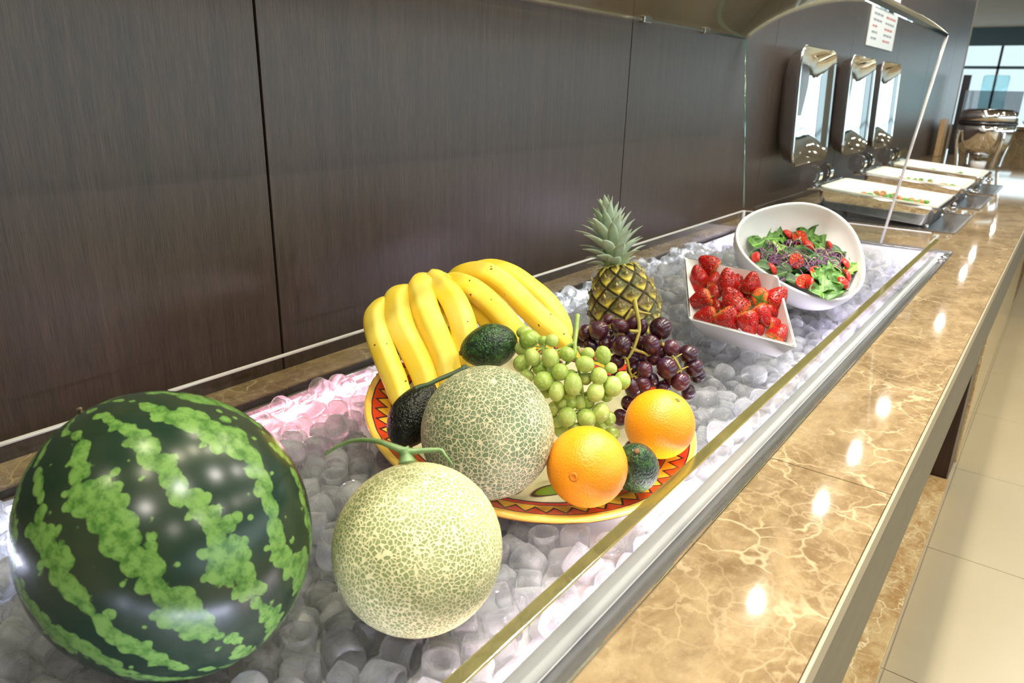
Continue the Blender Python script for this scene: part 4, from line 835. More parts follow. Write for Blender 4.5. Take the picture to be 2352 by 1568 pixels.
TL = ['cherry tomato half highest at the rear of the salad', 'large cherry tomato half in the upper middle of the salad', 'tomato piece touching the upper middle half at its right', 'cherry tomato half among purple leaves at right rear', 'cherry tomato half with seeds facing up, centre of the salad', 'cherry tomato half with a pale rib, right of centre', 'cherry tomato half at the front rim of the salad bowl', 'small red tomato piece by the narrow rocket leaf at right', 'tomato half at lower right above another tomato half', 'lowest tomato half at the right, beside the large lettuce leaf', 'dark red tomato at the far left edge of the salad', 'dark red tomato at the left front rim', 'tomato mostly hidden under the front lettuce leaf']
for i, p in enumerate(DATA['TOM']):
    o = link('tomato_half', tsk); cut = [0, 1, 0, 0, 1, 1, 1, 0, 0, 0, 0, 0, 0][i]
    nz_ = (-CF*.7+pn_*.6+tx*rnd.uniform(-.2, .2)).normalized() if cut else (pn_*.2+CF*.5+tx*rnd.uniform(-.5, .5)-ty*.4).normalized()
    r = 1.12*[.013, .0165, .013, .012, .0155, .0145, .016, .013, .014, .015, .013, .012, .012][i]
    o.matrix_world = frame(nz_, tx*math.cos(i*1.1)+ty*math.sin(i*1.1), inbowl(V(p)+pn_*(.011 if cut else .008))) @ Matrix.Diagonal((r*1.16, r*.92, r*.8, 1))
    tag(o, TL[i], 'tomato', 'tomato halves in the salad'); link('cut_face', tfl, o)

# ------------------------------------------------------------------ chafing dishes
M_INNER = plain('mirror_lid_inside', (.86, .87, .88), .05, 1)
def rrect(w_, d_, r_, n=6):
    out = []
    for cx, cy_, a0_ in ((w_/2-r_, d_/2-r_, 0), (-w_/2+r_, d_/2-r_, PI/2), (-w_/2+r_, -d_/2+r_, PI), (w_/2-r_, -d_/2+r_, 1.5*PI)):
        out += [(cx+r_*math.cos(a0_+PI/2*k/n), cy_+r_*math.sin(a0_+PI/2*k/n)) for k in range(n+1)]
    return out
def loft(rings, caps=(True, True), mtx=None):
    m_ = MB(); k = len(rings[0]); v_ = [mtx @ Vector(p) if mtx else Vector(p) for r_ in rings for p in r_]
    f_ = [(i*k+j, i*k+(j+1) % k, (i+1)*k+(j+1) % k, (i+1)*k+j) for i in range(len(rings)-1) for j in range(k)]
    if caps[0]: f_.append(tuple(range(k))[::-1])
    if caps[1]: f_.append(tuple(range((len(rings)-1)*k, len(rings)*k)))
    return m_.add(v_, f_)
R3 = lambda w_, d_, r_, z: [(x, y, z) for x, y in rrect(w_, d_, r_)]
WX, DY = .46, .46
M_GREENS = plain('cooked_greens', srgb(84, 130, 52), .5); M_BROWN = plain('roast_food', srgb(168, 112, 62), .5); M_CREAM = plain('cream_pan_enamel', srgb(238, 234, 214), .18)
def chafing(x, label, lab_pan, food):
    yb, yf = .80, .34; yc = (yb+yf)/2
    c = thing('chafing_dish', (x+WX/2, yc, ZT), label, 'chafing dish', 'chafing dishes'); tilt = Matrix.Translation((x+WX/2, yc, .962)) @ Matrix.Rotation(math.radians(4.5), 4, 'X')
    body = loft([R3(WX*.86, DY*.86, .03, -.070), R3(WX*.90, DY*.90, .03, -.05), R3(WX*.93, DY*.93, .03, -.004), R3(WX*.90, DY*.90, .03, -.004), R3(WX*.86, DY*.86, .03, -.05)], mtx=tilt).build('body', M_CHROME, c); sharp(body)
    rim_ = loft([R3(WX*.90, DY*.90, .03, -.004), R3(WX, DY, .035, -.004), R3(WX*1.01, DY*1.01, .035, .001), R3(WX, DY, .035, .006), R3(WX*.90, DY*.90, .03, .006), R3(WX*.90, DY*.90, .03, -.004)], (False, False), tilt).build('rim', M_CHROME, c); sharp(rim_)
    for sx in (-1, 1):
        for sy in (-1, 1):
            px, py = x+WX/2+sx*WX*.40, yc+sy*DY*.40; top = tilt @ Vector((sx*WX*.40, sy*DY*.40, -.05))
            MB().tube([(px, py, ZT), (px, py, ZT+.006), top], [.013, .010, .012], 10).build('leg', M_CHROME, c)
    h = tilt @ Vector((0, -DY*.505, -.02)); MB().tube([h+Vector((-.05, .004, 0)), h+Vector((-.05, -.02, 0)), h+Vector((.05, -.02, 0)), h+Vector((.05, .004, 0))], .005, 8, sub=3).build('handle', M_CHROME, c)
    hb = tilt @ Vector((0, DY*.5, .01)); bk = MB().box(hb.x-.20, hb.x+.20, hb.y-.004, hb.y+.035, hb.z-.02, hb.z+.004, .003).build('hinge_plate', M_CHROME, c)
    for sx in (-.18, -.015):
        kn = MB().tube([(hb.x+sx-.022, hb.y+.03, hb.z+.035), (hb.x+sx+.022, hb.y+.03, hb.z+.035)], .040, 18)
        for q in (-.030, .030): kn.tube([(hb.x+sx+q*.7, hb.y+.03, hb.z+.035), (hb.x+sx+q, hb.y+.03, hb.z+.035)], .030, 16)
        sharp(kn.build('hinge_knuckle', M_CHROME, c))
    # open lid standing on its hinge, hollow side towards the room
    LZ = .225; lm = Matrix.Translation((x+.235, yb+.105, 1.06+LZ)) @ Matrix.Rotation(math.radians(-3), 4, 'X') @ Matrix.Rotation(PI/2, 4, 'X')
    W_, H_ = .50, .45
    sh = [R3(W_, H_, .05, .004), R3(W_*1.02, H_*1.02, .055, .002), R3(W_*1.02, H_*1.02, .055, -.004), R3(W_*.985, H_*.985, .06, -.012), R3(W_*.93, H_*.93, .08, -.055), R3(W_*.80, H_*.78, .09, -.082), R3(W_*.5, H_*.45, .06, -.093)]
    ins = [R3(W_*.49, H_*.44, .06, -.089), R3(W_*.79, H_*.77, .09, -.078), R3(W_*.92, H_*.92, .08, -.052), R3(W_*.97, H_*.97, .05, -.008), R3(W_, H_, .05, .004)]
    ld = loft(sh, (False, True), lm).build('lid', M_CHROME, c); loft(ins, (True, False), lm).build('lid_lining', M_INNER, ld)
    # the pan of food hangs in the frame
    fp = loft([R3(WX*.80, DY*.80, .03, -.045), R3(WX*.865, DY*.865, .03, .004), R3(WX*.93, DY*.93, .03, .0062), R3(WX*.93, DY*.93, .03, .0105), R3(WX*.85, DY*.85, .03, .009), R3(WX*.79, DY*.79, .03, -.040)], mtx=tilt).build('food_pan', M_CREAM, None, True, (x+WX/2, yc, .955)); sharp(fp, .5)
    tag(fp, lab_pan, 'pan', 'food pans')
    rn = random.Random(int(x*100))
    for mat_, N_, nm, lb in food:
        m_ = MB()
        for k in range(N_):
            px, py = rn.uniform(-.05, .14), rn.uniform(-.16, .10)
            m_.sphere(tilt @ Vector((px, py, -.030+rn.uniform(0, .014))), (rn.uniform(.010, .018), rn.uniform(.009, .015), rn.uniform(.007, .011)), 8, 6, Matrix.Rotation(rn.uniform(0, 3), 4, 'Z'))
        tag(m_.build(nm, mat_, None, True, (x+WX/2, yc, .93)), lb, 'food', None, 'stuff')
    return c
CHX = (3.09, 3.87, 4.53)
for x, a, b, fd in zip(CHX, ('nearest chafing dish with its square lid standing open', 'middle chafing dish of the row, lid standing open', 'farthest chafing dish of the row, lid standing open'),
    ('cream food pan in the nearest chafing dish', 'cream food pan in the middle chafing dish', 'cream food pan in the farthest chafing dish'),
    ([(M_GREENS, 26, 'cooked_greens', 'cooked greens in the nearest food pan'), (M_BROWN, 16, 'roast_pieces', 'brown cooked pieces in the nearest food pan')],
     [(M_GREENS, 34, 'cooked_greens', 'chopped greens in the middle food pan'), (M_BROWN, 20, 'roast_pieces', 'pale brown pieces in the middle food pan')],
     [(M_GREENS, 14, 'cooked_greens', 'few greens in the farthest food pan')])):
    chafing(x, a, b, fd)
    k = CHX.index(x); nm = ('nearest', 'middle', 'farthest')[k]
    o = MB().box(x-.04, x+WX+.04, .285, .86, ZT+.0002, ZT+.004, .001).build('warming_plate', M_DARKSTEEL, None, False, (x+WX/2, .57, ZT)); tag(o, f'black warming plate under the {nm} chafing dish', 'hot plate', 'warming plates')
    fr_ = MB(); x0, x1 = x-.046, x+WX+.046
    fr_.box(x0, x1, .277, .285, ZT+.0002, ZT+.006).box(x0, x1, .86, .868, ZT+.0002, ZT+.006).box(x0, x-.04, .285, .86, ZT+.0002, ZT+.006).box(x+WX+.04, x1, .285, .86, ZT+.0002, ZT+.006)
    ob = fr_.build('steel_frame', M_STEEL, o, False)

# ------------------------------------------------------------------ soup kettle beyond the chafing dishes
kx, ky = 6.2, .52
k = thing('soup_kettle', (kx, ky, ZT), 'round polished steel soup warmer on curved legs at far end', 'soup warmer')
MB().lathe([(1e-4, .20), (.10, .205), (.145, .24), (.168, .30), (.175, .36), (.175, .40)], 40, Matrix.Translation((kx, ky, ZT-.10))).build('bowl', M_CHROME, k)
MB().lathe([(.175, .40), (.181, .402), (.181, .415), (.175, .417), (.175, .40)], 40, Matrix.Translation((kx, ky, ZT-.10))).build('band', M_DARKSTEEL, k)
MB().lathe([(.175, .417), (.173, .46), (.165, .485), (.13, .50), (1e-4, .505)], 40, Matrix.Translation((kx, ky, ZT-.10))).build('lid', M_CHROME, k)
MB().box(kx-.01, kx+.0, ky-.17, ky+.17, ZT+.30, ZT+.52).build('glass_flap', thin_glass('grey_flap_glass', (.55, .55, .56), .02), k, False)
for a in (.6, 2.2, 3.8, 5.4):
    dx, dy = math.cos(a), math.sin(a)
    MB().tube([(kx+dx*.15, ky+dy*.15, ZT+.006), (kx+dx*.165, ky+dy*.165, ZT+.09), (kx+dx*.19, ky+dy*.19, ZT+.20), (kx+dx*.184, ky+dy*.184, ZT+.26)], [.012, .012, .014, .018], 10, sub=4).build('leg', M_CHROME, k)
o = MB().lathe([(1e-4, 0), (.045, 0), (.05, .05), (.045, .055), (1e-4, .05)], 20, Matrix.Translation((kx-.02, ky, ZT+.0005))).build('fuel_cup', M_WHITE, None, True, (kx-.02, ky, ZT)); tag(o, 'small white fuel cup under the soup warmer', 'cup')
# ------------------------------------------------------------------ menu sheet on the wall
M_PAPER = plain('menu_paper', srgb(226, 226, 226), .5)
sg = MB().box(4.39, 5.04, YW-.008, YW-.001, 1.585, 1.90, .002).build('menu_sheet', M_PAPER, None, False, (4.7, YW, 1.74)); tag(sg, 'white printed menu sheet on the dark wall above the chafing dishes', 'sign')
rn = random.Random(4); ma, mb2 = MB(), MB()
for i in range(9):
    z = 1.86-i*.030
    for c0 in (0, 1):
        xx = 4.45+c0*.29; 
        for w_ in range(rn.randint(2, 4)):
            ln = rn.uniform(.035, .075); (ma if (i % 3 and not c0) or i % 2 else mb2).box(xx, xx+ln, YW-.0086, YW-.0079, z, z+.011); xx += ln+.012
ma.build('print_line', plain('grey_print', srgb(150, 150, 156), .6), sg, False); mb2.build('print_line', plain('red_print', srgb(196, 120, 118), .6), sg, False)
# ------------------------------------------------------------------ far end of the counter
o = MB().box(7.2, 7.42, .905, .94, ZT+.0005, ZT+.30, .004).build('serving_board', m_wood('pale_board', srgb(150, 116, 76), srgb(196, 164, 118), (20, 20, 200)), None, False, (7.3, .92, ZT)); tag(o, 'pale wooden board leaning upright by the far wall', 'board')
p = thing('drink_dispenser', (7.75, .72, ZT), 'tall clear drink dispenser with dark tap column beyond soup warmer', 'dispenser')
MB().box(7.70, 7.76, .84, .90, ZT+.0005, ZT+.66, .005).build('column', M_DARKSTEEL, p, False)
MB().lathe([(1e-4, 0), (.09, 0), (.10, .02), (.10, .30), (.09, .32), (1e-4, .325)], 24, Matrix.Translation((7.78, .66, ZT+.34))).build('tank', thin_glass('tank_glass', (.72, .9, .92), .02), p)
MB().lathe([(1e-4, 0), (.08, 0), (.085, .01), (.03, .03), (.03, .32), (.09, .34), (1e-4, .34)], 20, Matrix.Translation((7.78, .66, ZT+.0005))).build('foot', M_CHROME, p)
for i, (x, y) in enumerate([(9.25, .35), (9.4, .22)]):
    o = MB().lathe([(1e-4, 0), (.10, 0), (.13, .04), (.13, .05), (.12, .05), (.09, .012), (1e-4, .01)], 24, Matrix.Translation((x, y, 1.0905))).build('white_bowl', M_WHITE, None, True, (x, y, 1.09)); tag(o, ['white bowl on the raised far bar, nearer one', 'white bowl on the raised far bar, farther one'][i], 'bowl', 'far white bowls')

bc = thing('bar_counter', (9.3, 0, 0), 'raised brown marble bar crossing the far end of the counter', 'counter')
MB().box(9.05, 9.6, -2.2, YW-.004, 0, 1.06).build('bar_front', M_MARBLE, bc, False)
MB().box(9.0, 9.65, -2.25, YW-.004, 1.0605, 1.09, .002).build('bar_top', M_MARBLE, bc, False)

# ------------------------------------------------------------------ ice
def m_ice(name, k):
    t = NT(name); c = t.coord('Object'); n = t.noise(c, 70, 3, .6)
    gl = t.shader('ShaderNodeBsdfGlass', Color=(.97, .98, 1), Roughness=.015, IOR=1.31); bp = t.node('ShaderNodeBump'); t.put(bp.inputs['Height'], n); bp.inputs['Strength'].default_value = .35; bp.inputs['Distance'].default_value = .002
    t.put(gl.node.inputs['Normal'], bp.outputs[0])
    tr = t.shader('ShaderNodeBsdfTransparent', Color=(.97, .98, .99)); df = t.shader('ShaderNodeBsdfTranslucent', Color=(.95, .96, .98)); d2 = t.shader('ShaderNodeBsdfDiffuse', Color=(.93, .94, .96))
    mlk = t.math('MULTIPLY', t.step(t.noise(c, 26, 3), .40, .75), k)
    t.surf(t.mixsh(t.math('ADD', .10, mlk), t.mixsh(.45, gl, tr), t.mixsh(.5, df, d2))); return t.m
M_ICE = m_ice('clear_ice', .24)
def ice_variants():
    out = []
    for k in range(6):
        rn = random.Random(40+k); m_ = MB()
        if k in (0, 3, 4):      # hollow bullet cube
            r = .0175*rn.uniform(.95, 1.08); h = .034*rn.uniform(.9, 1.1)
            P = [(1e-4, -h/2), (r*.55, -h/2+.0008), (r*.88, -h/2+.004), (r*.98, -h/2+.010), (r, h/2-.005), (r*.97, h/2-.001), (r*.88, h/2), (r*.74, h/2-.0012), (r*.60, h/2-.006), (r*.42, h/2-.012), (1e-4, h/2-.015)]
            m_.lathe(P, 18, None, lambda a: 1+.03*math.cos(2*a+k)+.02*math.cos(5*a))
        else:                   # rounded, slightly melted block
            bm = bmesh.new(); bmesh.ops.create_cube(bm, size=1)
            s_ = (.033*rn.uniform(.85, 1.1), .031*rn.uniform(.85, 1.1), .028*rn.uniform(.8, 1.15))
            for v_ in bm.verts:
                tp = 1-.12*(v_.co.z > 0); v_.co = Vector((v_.co.x*s_[0]*tp, v_.co.y*s_[1]*tp, v_.co.z*s_[2]))+Vector((rn.uniform(-1, 1), rn.uniform(-1, 1), rn.uniform(-1, 1)))*.0016
            bmesh.ops.bevel(bm, geom=bm.edges[:], offset=.0055, segments=3, profile=.5, affect='EDGES'); bm.verts.index_update()
            m_.add([v_.co.copy() for v_ in bm.verts], [[v_.index for v_ in f_.verts] for f_ in bm.faces]); bm.free()
        out.append(m_)
    return out
ICEV = ice_variants(); ICEM = [mesh('ice_cube', m_.v, m_.f, True, M_ICE) for m_ in ICEV]
def unpack(q):
    # seven whole numbers per cube: place in tenths of a millimetre, turn in hundredths of a radian, shape
    return [((q[i]/1e4, q[i+1]/1e4, q[i+2]/1e4), (q[i+3]/100, q[i+4]/100, q[i+5]/100), q[i+6]) for i in range(0, len(q), 7)]
ICE = [-3050,2789,8366,-3,-1,156,5,-2408,2757,8364,311,2,-6,1,-2661,3649,8385,-5,-164,-96,1,-3019,3572,8413,-153,-110,-5,4,-2130,3043,8385,-15,-163,-262,1,-2528,3444,8390,161,6,-256,5,-2577,3936,8408,-56,-172,-154,2,-2850,4181,8420,-14,-226,69,2,
-2732,4619,8372,4,-2,-140,2,-3069,5002,8415,68,154,65,2,-1730,2824,8415,-155,72,39,0,-1844,3165,8403,-154,105,195,3,-1912,3566,8410,-155,-29,-175,0,-2103,4001,8412,-155,-20,-58,0,-2389,4197,8408,155,-68,-56,3,-2412,4673,8410,-144,-143,147,4,
-2533,5307,8401,182,-163,15,3,-2663,5654,8409,159,-278,23,3,-2813,6053,8423,159,279,15,4,-3062,6349,8371,-313,0,154,2,-1031,3007,8401,141,-148,142,3,-1542,3387,8422,164,183,39,0,-1708,3961,8386,252,145,14,5,-1848,4269,8378,157,-4,-218,2,
-2106,4443,8401,-136,-150,84,3,-2118,5128,8404,154,106,-147,3,-1998,5506,8417,155,42,213,4,-2231,5819,8415,155,72,-61,0,-2482,6231,8403,-154,105,176,3,-2601,6574,8417,163,187,28,4,-2748,7195,8401,-174,-166,57,3,-3025,7465,8416,-314,0,-91,4,
-3072,7824,8372,-313,-1,-156,2,-700,2751,8371,-309,2,1,2,-816,3254,8410,-33,162,248,2,-945,3649,8374,-164,6,-108,1,-1333,3842,8366,-3,-1,-279,5,-1304,4476,8413,-155,-39,-263,4,-1404,4772,8385,7,-165,-290,1,-1711,4934,8408,-56,-172,74,2,
-1645,5541,8408,-55,-172,-210,2,-1776,5836,8401,140,-148,-87,3,-2216,6502,8416,314,0,111,4,-2085,6983,8374,-166,5,-118,1,-2357,7199,8410,-34,162,272,2,-2495,7514,8415,155,33,191,0,-2486,7993,8386,-64,170,-48,5,-2875,8409,8392,10,-161,131,5,
-324,2851,8404,154,106,48,3,-541,3122,8422,314,0,-36,3,-540,3541,8410,-34,162,-155,2,-796,4141,8409,-155,-37,-157,3,-919,4443,8367,2,4,-124,5,-1130,4890,8385,7,-165,-199,1,-1137,5303,8409,-160,213,11,4,-1314,5658,8416,8,-2,144,4,
-1449,5987,8416,8,3,284,4,-1598,6317,8409,154,101,187,4,-1786,7064,8401,-174,-167,-109,3,-2041,7356,8411,155,-29,-126,0,-2165,7706,8411,-155,-29,-131,0,-2277,8271,8392,-15,192,140,5,-2358,8662,8392,10,-161,-33,5,8,3044,8404,164,180,121,3,
-49,3660,8372,4,-2,101,2,-304,3799,8420,-170,-170,-41,0,-427,4272,8404,-160,208,-31,3,-544,4651,8364,2,-313,132,1,-681,5109,8421,154,-104,104,0,-634,5453,8378,157,-4,-26,2,-992,5669,8386,-154,-2,-132,5,-1216,6287,8419,155,-4,183,4,
-1531,6757,8408,155,-38,102,3,-1416,7036,8395,211,150,19,1,-1706,7434,8361,3,311,26,5,-1787,7748,8421,-154,-104,-134,0,-1959,8065,8361,3,311,129,5,-2035,8700,8415,-155,72,1,0,519,2757,8385,-16,-163,184,1,401,3418,8390,162,6,-282,5,
304,3685,8366,2,4,-139,5,156,4011,8410,169,-171,-7,4,26,4346,8363,-6,0,112,1,24,4886,8410,-34,162,164,2,-160,5179,8415,-159,242,-15,0,-311,5539,8363,-6,0,209,1,-555,5760,8361,313,0,-71,5,-923,6373,8395,-101,164,-70,1,
-783,6804,8415,155,33,-119,0,-1055,7114,8411,-155,-29,-70,0,-1162,7515,8390,81,-313,-49,1,-1250,8089,8409,-155,-37,229,3,-1431,8393,8403,-154,105,-107,3,1107,2781,8375,162,2,-153,1,801,3337,8401,140,-148,-92,3,657,3659,8415,167,176,59,4,
524,4022,8421,-160,-210,20,0,534,4680,8395,-101,164,-192,1,339,4935,8412,-155,41,-264,3,244,5304,8409,-160,213,-14,4,-127,5816,8413,-155,-39,80,4,-181,6228,8361,-311,4,64,5,-373,6514,8410,170,-171,28,4,-486,6971,8361,-311,4,39,5,
-773,7406,8412,-155,-22,24,0,-721,7801,8416,8,-2,-222,4,-838,8135,8422,0,314,-82,3,-1045,8374,8367,2,4,-256,5,1403,3128,8378,159,-2,162,2,1127,3511,8364,312,2,-129,1,1267,3842,8386,250,145,-47,5,1023,4228,8371,-313,0,-154,2,
1039,4604,8372,3,-3,-72,2,928,5156,8390,161,6,-46,5,746,5521,8375,162,3,290,1,490,5891,8410,-155,-67,-120,3,329,6205,8428,3,0,-68,0,303,6588,8409,154,101,206,4,-218,7076,8385,-14,-163,210,1,-52,7657,8416,314,0,-116,4,
-392,7703,8421,-8,4,64,3,-542,8376,8411,-155,-29,-140,0,-816,8715,8403,-154,105,162,3,1753,2806,8428,0,-314,-122,0,1727,3179,8371,-309,2,-51,2,1734,3676,8385,-15,-163,-63,1,1563,3946,8428,0,-314,-55,0,1437,4562,8364,311,2,-10,1,
1581,4872,8361,-311,4,128,5,1293,5215,8366,1,3,257,5,947,5795,8401,-137,-149,33,3,806,6085,8364,-312,-1,46,1,637,6357,8410,-159,-256,51,3,622,6706,8386,-62,170,141,5,335,7337,8371,5,312,-6,2,272,7621,8374,-166,4,145,1,
48,8003,8371,1,-314,145,2,-182,8330,8378,157,-4,197,2,2550,2856,8374,-163,6,143,1,2182,3327,8420,144,-144,-9,0,1933,3947,8409,-160,213,-9,4,2021,4347,8415,159,242,29,0,2076,4724,8401,-137,-149,155,3,2130,5036,8386,-154,-2,-290,5,
2075,5336,8401,-137,-149,-146,3,1338,5652,8411,-155,-30,-241,0,1226,6023,8404,-160,208,56,3,1280,6460,8361,-1,-314,11,5,906,6915,8419,155,-6,-115,4,712,7302,8409,154,101,-40,4,582,7674,8416,-2,8,25,4,325,8238,8417,155,42,216,4,
399,8698,8415,-159,282,2,0,2823,3077,8410,-33,162,268,2,2896,3621,8385,-307,-149,14,1,2389,4149,8366,1,3,65,5,2337,4475,8361,3,311,-114,5,2416,4840,8416,0,-314,18,4,2366,5485,8410,-33,162,-7,2,1804,5610,8415,-155,-56,41,0,
1836,6034,8363,-2,-3,204,1,1577,6663,8403,-154,105,193,3,1288,7071,8401,141,-148,-16,3,1235,7444,8416,8,3,-307,4,927,7849,8362,-1,-314,-41,5,926,8211,8364,2,-313,-119,1,718,8715,8362,-164,-1,157,2,3479,2757,8363,-2,-3,-308,1,
3171,3437,8395,-86,164,92,1,2913,3998,8392,10,-161,197,5,2712,4236,8415,-153,106,-91,4,2606,4595,8385,-15,-163,220,1,2141,5740,8415,-155,72,40,0,2049,6222,8372,1,-314,-111,2,1864,6475,8399,9,-227,46,1,1677,7106,8401,-179,-164,-98,3,
1584,7629,8415,-153,106,157,4,1575,7991,8415,-148,138,-151,4,1213,8357,8411,-156,-9,37,0,3622,3107,8417,160,219,80,0,3769,3457,8416,0,-9,311,4,3748,3930,8412,151,130,26,4,3435,4355,8411,155,-30,-41,0,2875,4751,8422,-314,0,-101,3,
2579,5155,8418,153,-114,-44,4,2331,6354,8364,-312,-1,-19,1,2475,6674,8422,-164,183,-12,0,2024,7231,8412,-155,-16,-114,0,1956,7650,8417,-154,95,-161,0,1918,7973,8386,252,145,-70,5,1595,8707,8411,-155,-30,158,0,4164,2921,8378,157,-4,-13,2,
3980,3211,8361,3,311,59,5,3808,4289,8413,-155,51,143,3,3214,4695,8421,9,0,94,3,3070,5076,8411,-159,-285,9,0,3089,5415,8408,264,-145,-40,2,2720,5480,8417,-154,95,-204,0,2780,6009,8421,4,8,74,3,2661,6342,8428,-314,0,138,0,
2773,6974,8402,-91,-155,-137,3,2521,7334,8375,162,3,269,1,2329,7851,8403,160,209,2,3,2255,8207,8416,8,-2,-226,4,4365,3187,8363,-2,-3,82,1,4024,3658,8378,157,-4,203,2,3682,4615,8364,2,-313,-15,1,3428,5218,8404,154,106,179,3,
3353,5590,8416,-314,0,45,4,3187,5922,8415,155,72,46,0,3034,6260,8401,177,-165,31,3,3055,6807,8363,-6,0,-62,1,2838,7332,8385,-15,-163,115,1,2725,7666,8410,-144,-143,76,4,2603,8181,8422,314,0,-147,3,2469,8475,8362,-164,-1,-241,2,
4810,3086,8378,157,-4,-244,2,4347,3665,8408,-55,-172,-19,2,4362,4229,8386,-63,170,118,5,4033,4664,8409,-155,-36,-190,3,4115,5344,8362,-164,-1,-275,2,3741,5449,8410,-144,-143,172,4,3909,5982,8375,162,3,-267,1,3773,6580,8374,-164,6,-93,1,
3338,6939,8364,-312,-1,87,1,3401,7537,8392,80,-160,-130,5,3231,7774,8392,9,-161,232,5,2944,8339,8413,-153,-110,162,4,3052,8707,8414,-152,-122,154,4,5731,2851,8420,144,-144,53,0,5248,3095,8408,-50,-170,-23,2,5162,3893,8378,158,-3,269,2,
4518,3928,8404,154,106,-70,3,4695,4314,8411,124,-152,65,4,4879,4671,8404,-150,134,-145,3,4503,5136,8361,3,311,-150,5,4434,5453,8421,-7,5,53,3,4286,5913,8401,-174,-166,107,3,4104,6280,8415,155,72,60,0,4072,6692,8405,150,136,-108,3,
3789,6947,8401,-174,-166,106,3,3714,7524,8386,251,145,54,5,3495,7895,8392,-224,-154,-40,5,3264,8124,8375,162,2,5,1,5974,3113,8361,3,311,-108,5,5834,3494,8401,140,-148,98,3,5680,4091,8362,-164,-1,147,2,6018,4524,8392,-234,-154,83,5,
5923,4838,8418,153,-114,-5,4,5562,4796,8401,-137,-149,-19,3,5243,5386,8411,-155,-30,231,0,4998,5649,8410,170,-171,60,4,4886,5976,8361,-312,3,-110,5,4831,6330,8415,155,72,46,0,4412,6845,8436,-24,-48,-122,3,4282,7412,8428,-314,0,59,0,
4087,7653,8375,162,2,-227,1,3895,8339,8372,-313,0,106,2,3840,8660,8395,-86,164,70,1,6288,3220,8410,-144,-143,-144,4,5239,5870,8392,80,-160,155,5,5194,6203,8410,-33,162,-229,2,5524,6446,8362,-164,-1,71,2,4770,6999,8402,-171,-168,-71,3,
4787,7555,8421,8,-3,218,3,4609,7856,8401,141,-148,59,3,4225,8237,8421,-160,-210,93,0,4163,8717,8407,-153,-114,155,3,7299,2773,8366,-3,-1,159,5,6211,5751,8371,5,312,-27,2,5936,6430,8378,159,-2,51,2,5325,7088,8421,-160,-210,-84,0,
5243,7503,8363,-6,0,-108,1,4978,8064,8411,-156,-9,-121,0,4731,8527,8392,-237,-154,7,5,7109,5905,8404,154,106,-205,3,5763,7171,8401,140,-148,-58,3,5448,7738,8361,2,311,-74,5,5367,8102,8410,-144,-143,30,4,5186,8754,8408,-50,-170,54,2,
6384,6955,8409,154,101,73,4,5783,7618,8428,314,0,-117,0,5737,8403,8412,155,-15,-290,0,5826,8756,8378,-157,-310,-2,2,7064,6590,8410,-155,-67,-113,3,6509,7822,8404,-160,208,45,3,6109,8397,8401,141,-148,-118,3,7104,6994,8409,-33,162,108,2,
7041,7787,8409,-160,213,-80,4,6637,8706,8406,-160,220,-3,3,8263,2832,8364,-312,-1,82,1,7482,7264,8361,3,310,77,5,7115,8180,8421,-8,4,64,3,8985,2756,8395,212,150,28,1,7528,7881,8390,162,6,130,5,7390,8691,8403,160,209,7,3,
9140,3020,8416,-4,7,248,4,8993,3993,8419,155,-4,-12,4,8047,8414,8364,-312,-1,-12,1,7702,8761,8375,162,3,-3,1,9767,2802,8409,154,101,156,4,9844,3509,8378,157,-4,-140,2,9512,4674,8401,-137,-149,79,3,8187,7746,8408,259,-142,3,2,
8369,8228,8416,-8,-1,-303,4,10758,2825,8410,-144,-144,-46,4,10246,3802,8413,-155,-39,123,4,10187,4502,8413,-155,-39,107,4,9657,5010,8386,-63,170,-214,5,8473,7594,8392,80,-160,-226,5,8444,8675,8404,154,106,25,3,11063,3409,8386,-154,-2,-170,5,
10809,3591,8410,-34,162,-132,2,10492,4415,8378,157,-4,104,2,10053,5033,8411,-155,-29,198,0,9271,5187,8409,-155,-36,-230,3,9210,6491,8378,157,-4,-240,2,8943,7703,8410,-32,162,256,2,9052,8360,8416,0,0,109,4,8980,8714,8409,154,101,-4,4,
11665,2746,8375,162,2,1,1,11319,3156,8404,164,180,13,3,11853,3875,8392,10,-161,123,5,11578,4093,8409,-160,213,-85,4,10752,5050,8361,3,311,131,5,8580,5507,8407,155,83,14,3,9113,6071,8417,155,42,-83,4,9447,6742,8364,2,-313,91,1,
9251,7666,8364,-312,-1,57,1,9428,7950,8422,-314,0,71,3,9422,8330,8411,155,-30,-21,0,12272,3024,8363,-3,-2,77,1,12045,3536,8362,313,0,-24,5,12214,3834,8411,191,-162,92,4,11872,4360,8411,-155,-29,207,0,11394,5090,8366,-3,-1,75,5,
10820,5858,8428,314,0,-32,0,10315,6709,8427,8,4,127,0,10153,7282,8392,80,-160,141,5,10049,7565,8374,-166,4,-190,1,9783,7928,8415,-155,-56,16,0,9688,8756,8372,3,-2,3,2,12775,3400,8395,-102,164,-14,1,12567,3781,8418,-152,120,-192,4,
12584,4144,8420,-144,-144,-179,0,12219,4517,8386,-154,-2,-19,5,11811,4705,8361,2,311,54,5,10813,6208,8392,10,-161,-39,5,10866,6532,8404,-150,134,-182,3,10738,7122,8410,155,83,182,4,10193,7798,8410,-32,162,248,2,10386,8437,8362,-164,-1,-38,2,
10229,8738,8385,8,-165,-241,1,13071,2808,8401,177,-165,-24,3,12948,3663,8415,155,72,-69,0,12570,4501,8406,153,-114,-177,3,12107,4853,8411,154,88,-105,4,11862,5118,8420,170,-170,-119,0,11650,5828,8411,-155,-30,-87,0,11068,6075,8408,-55,-172,-8,2,
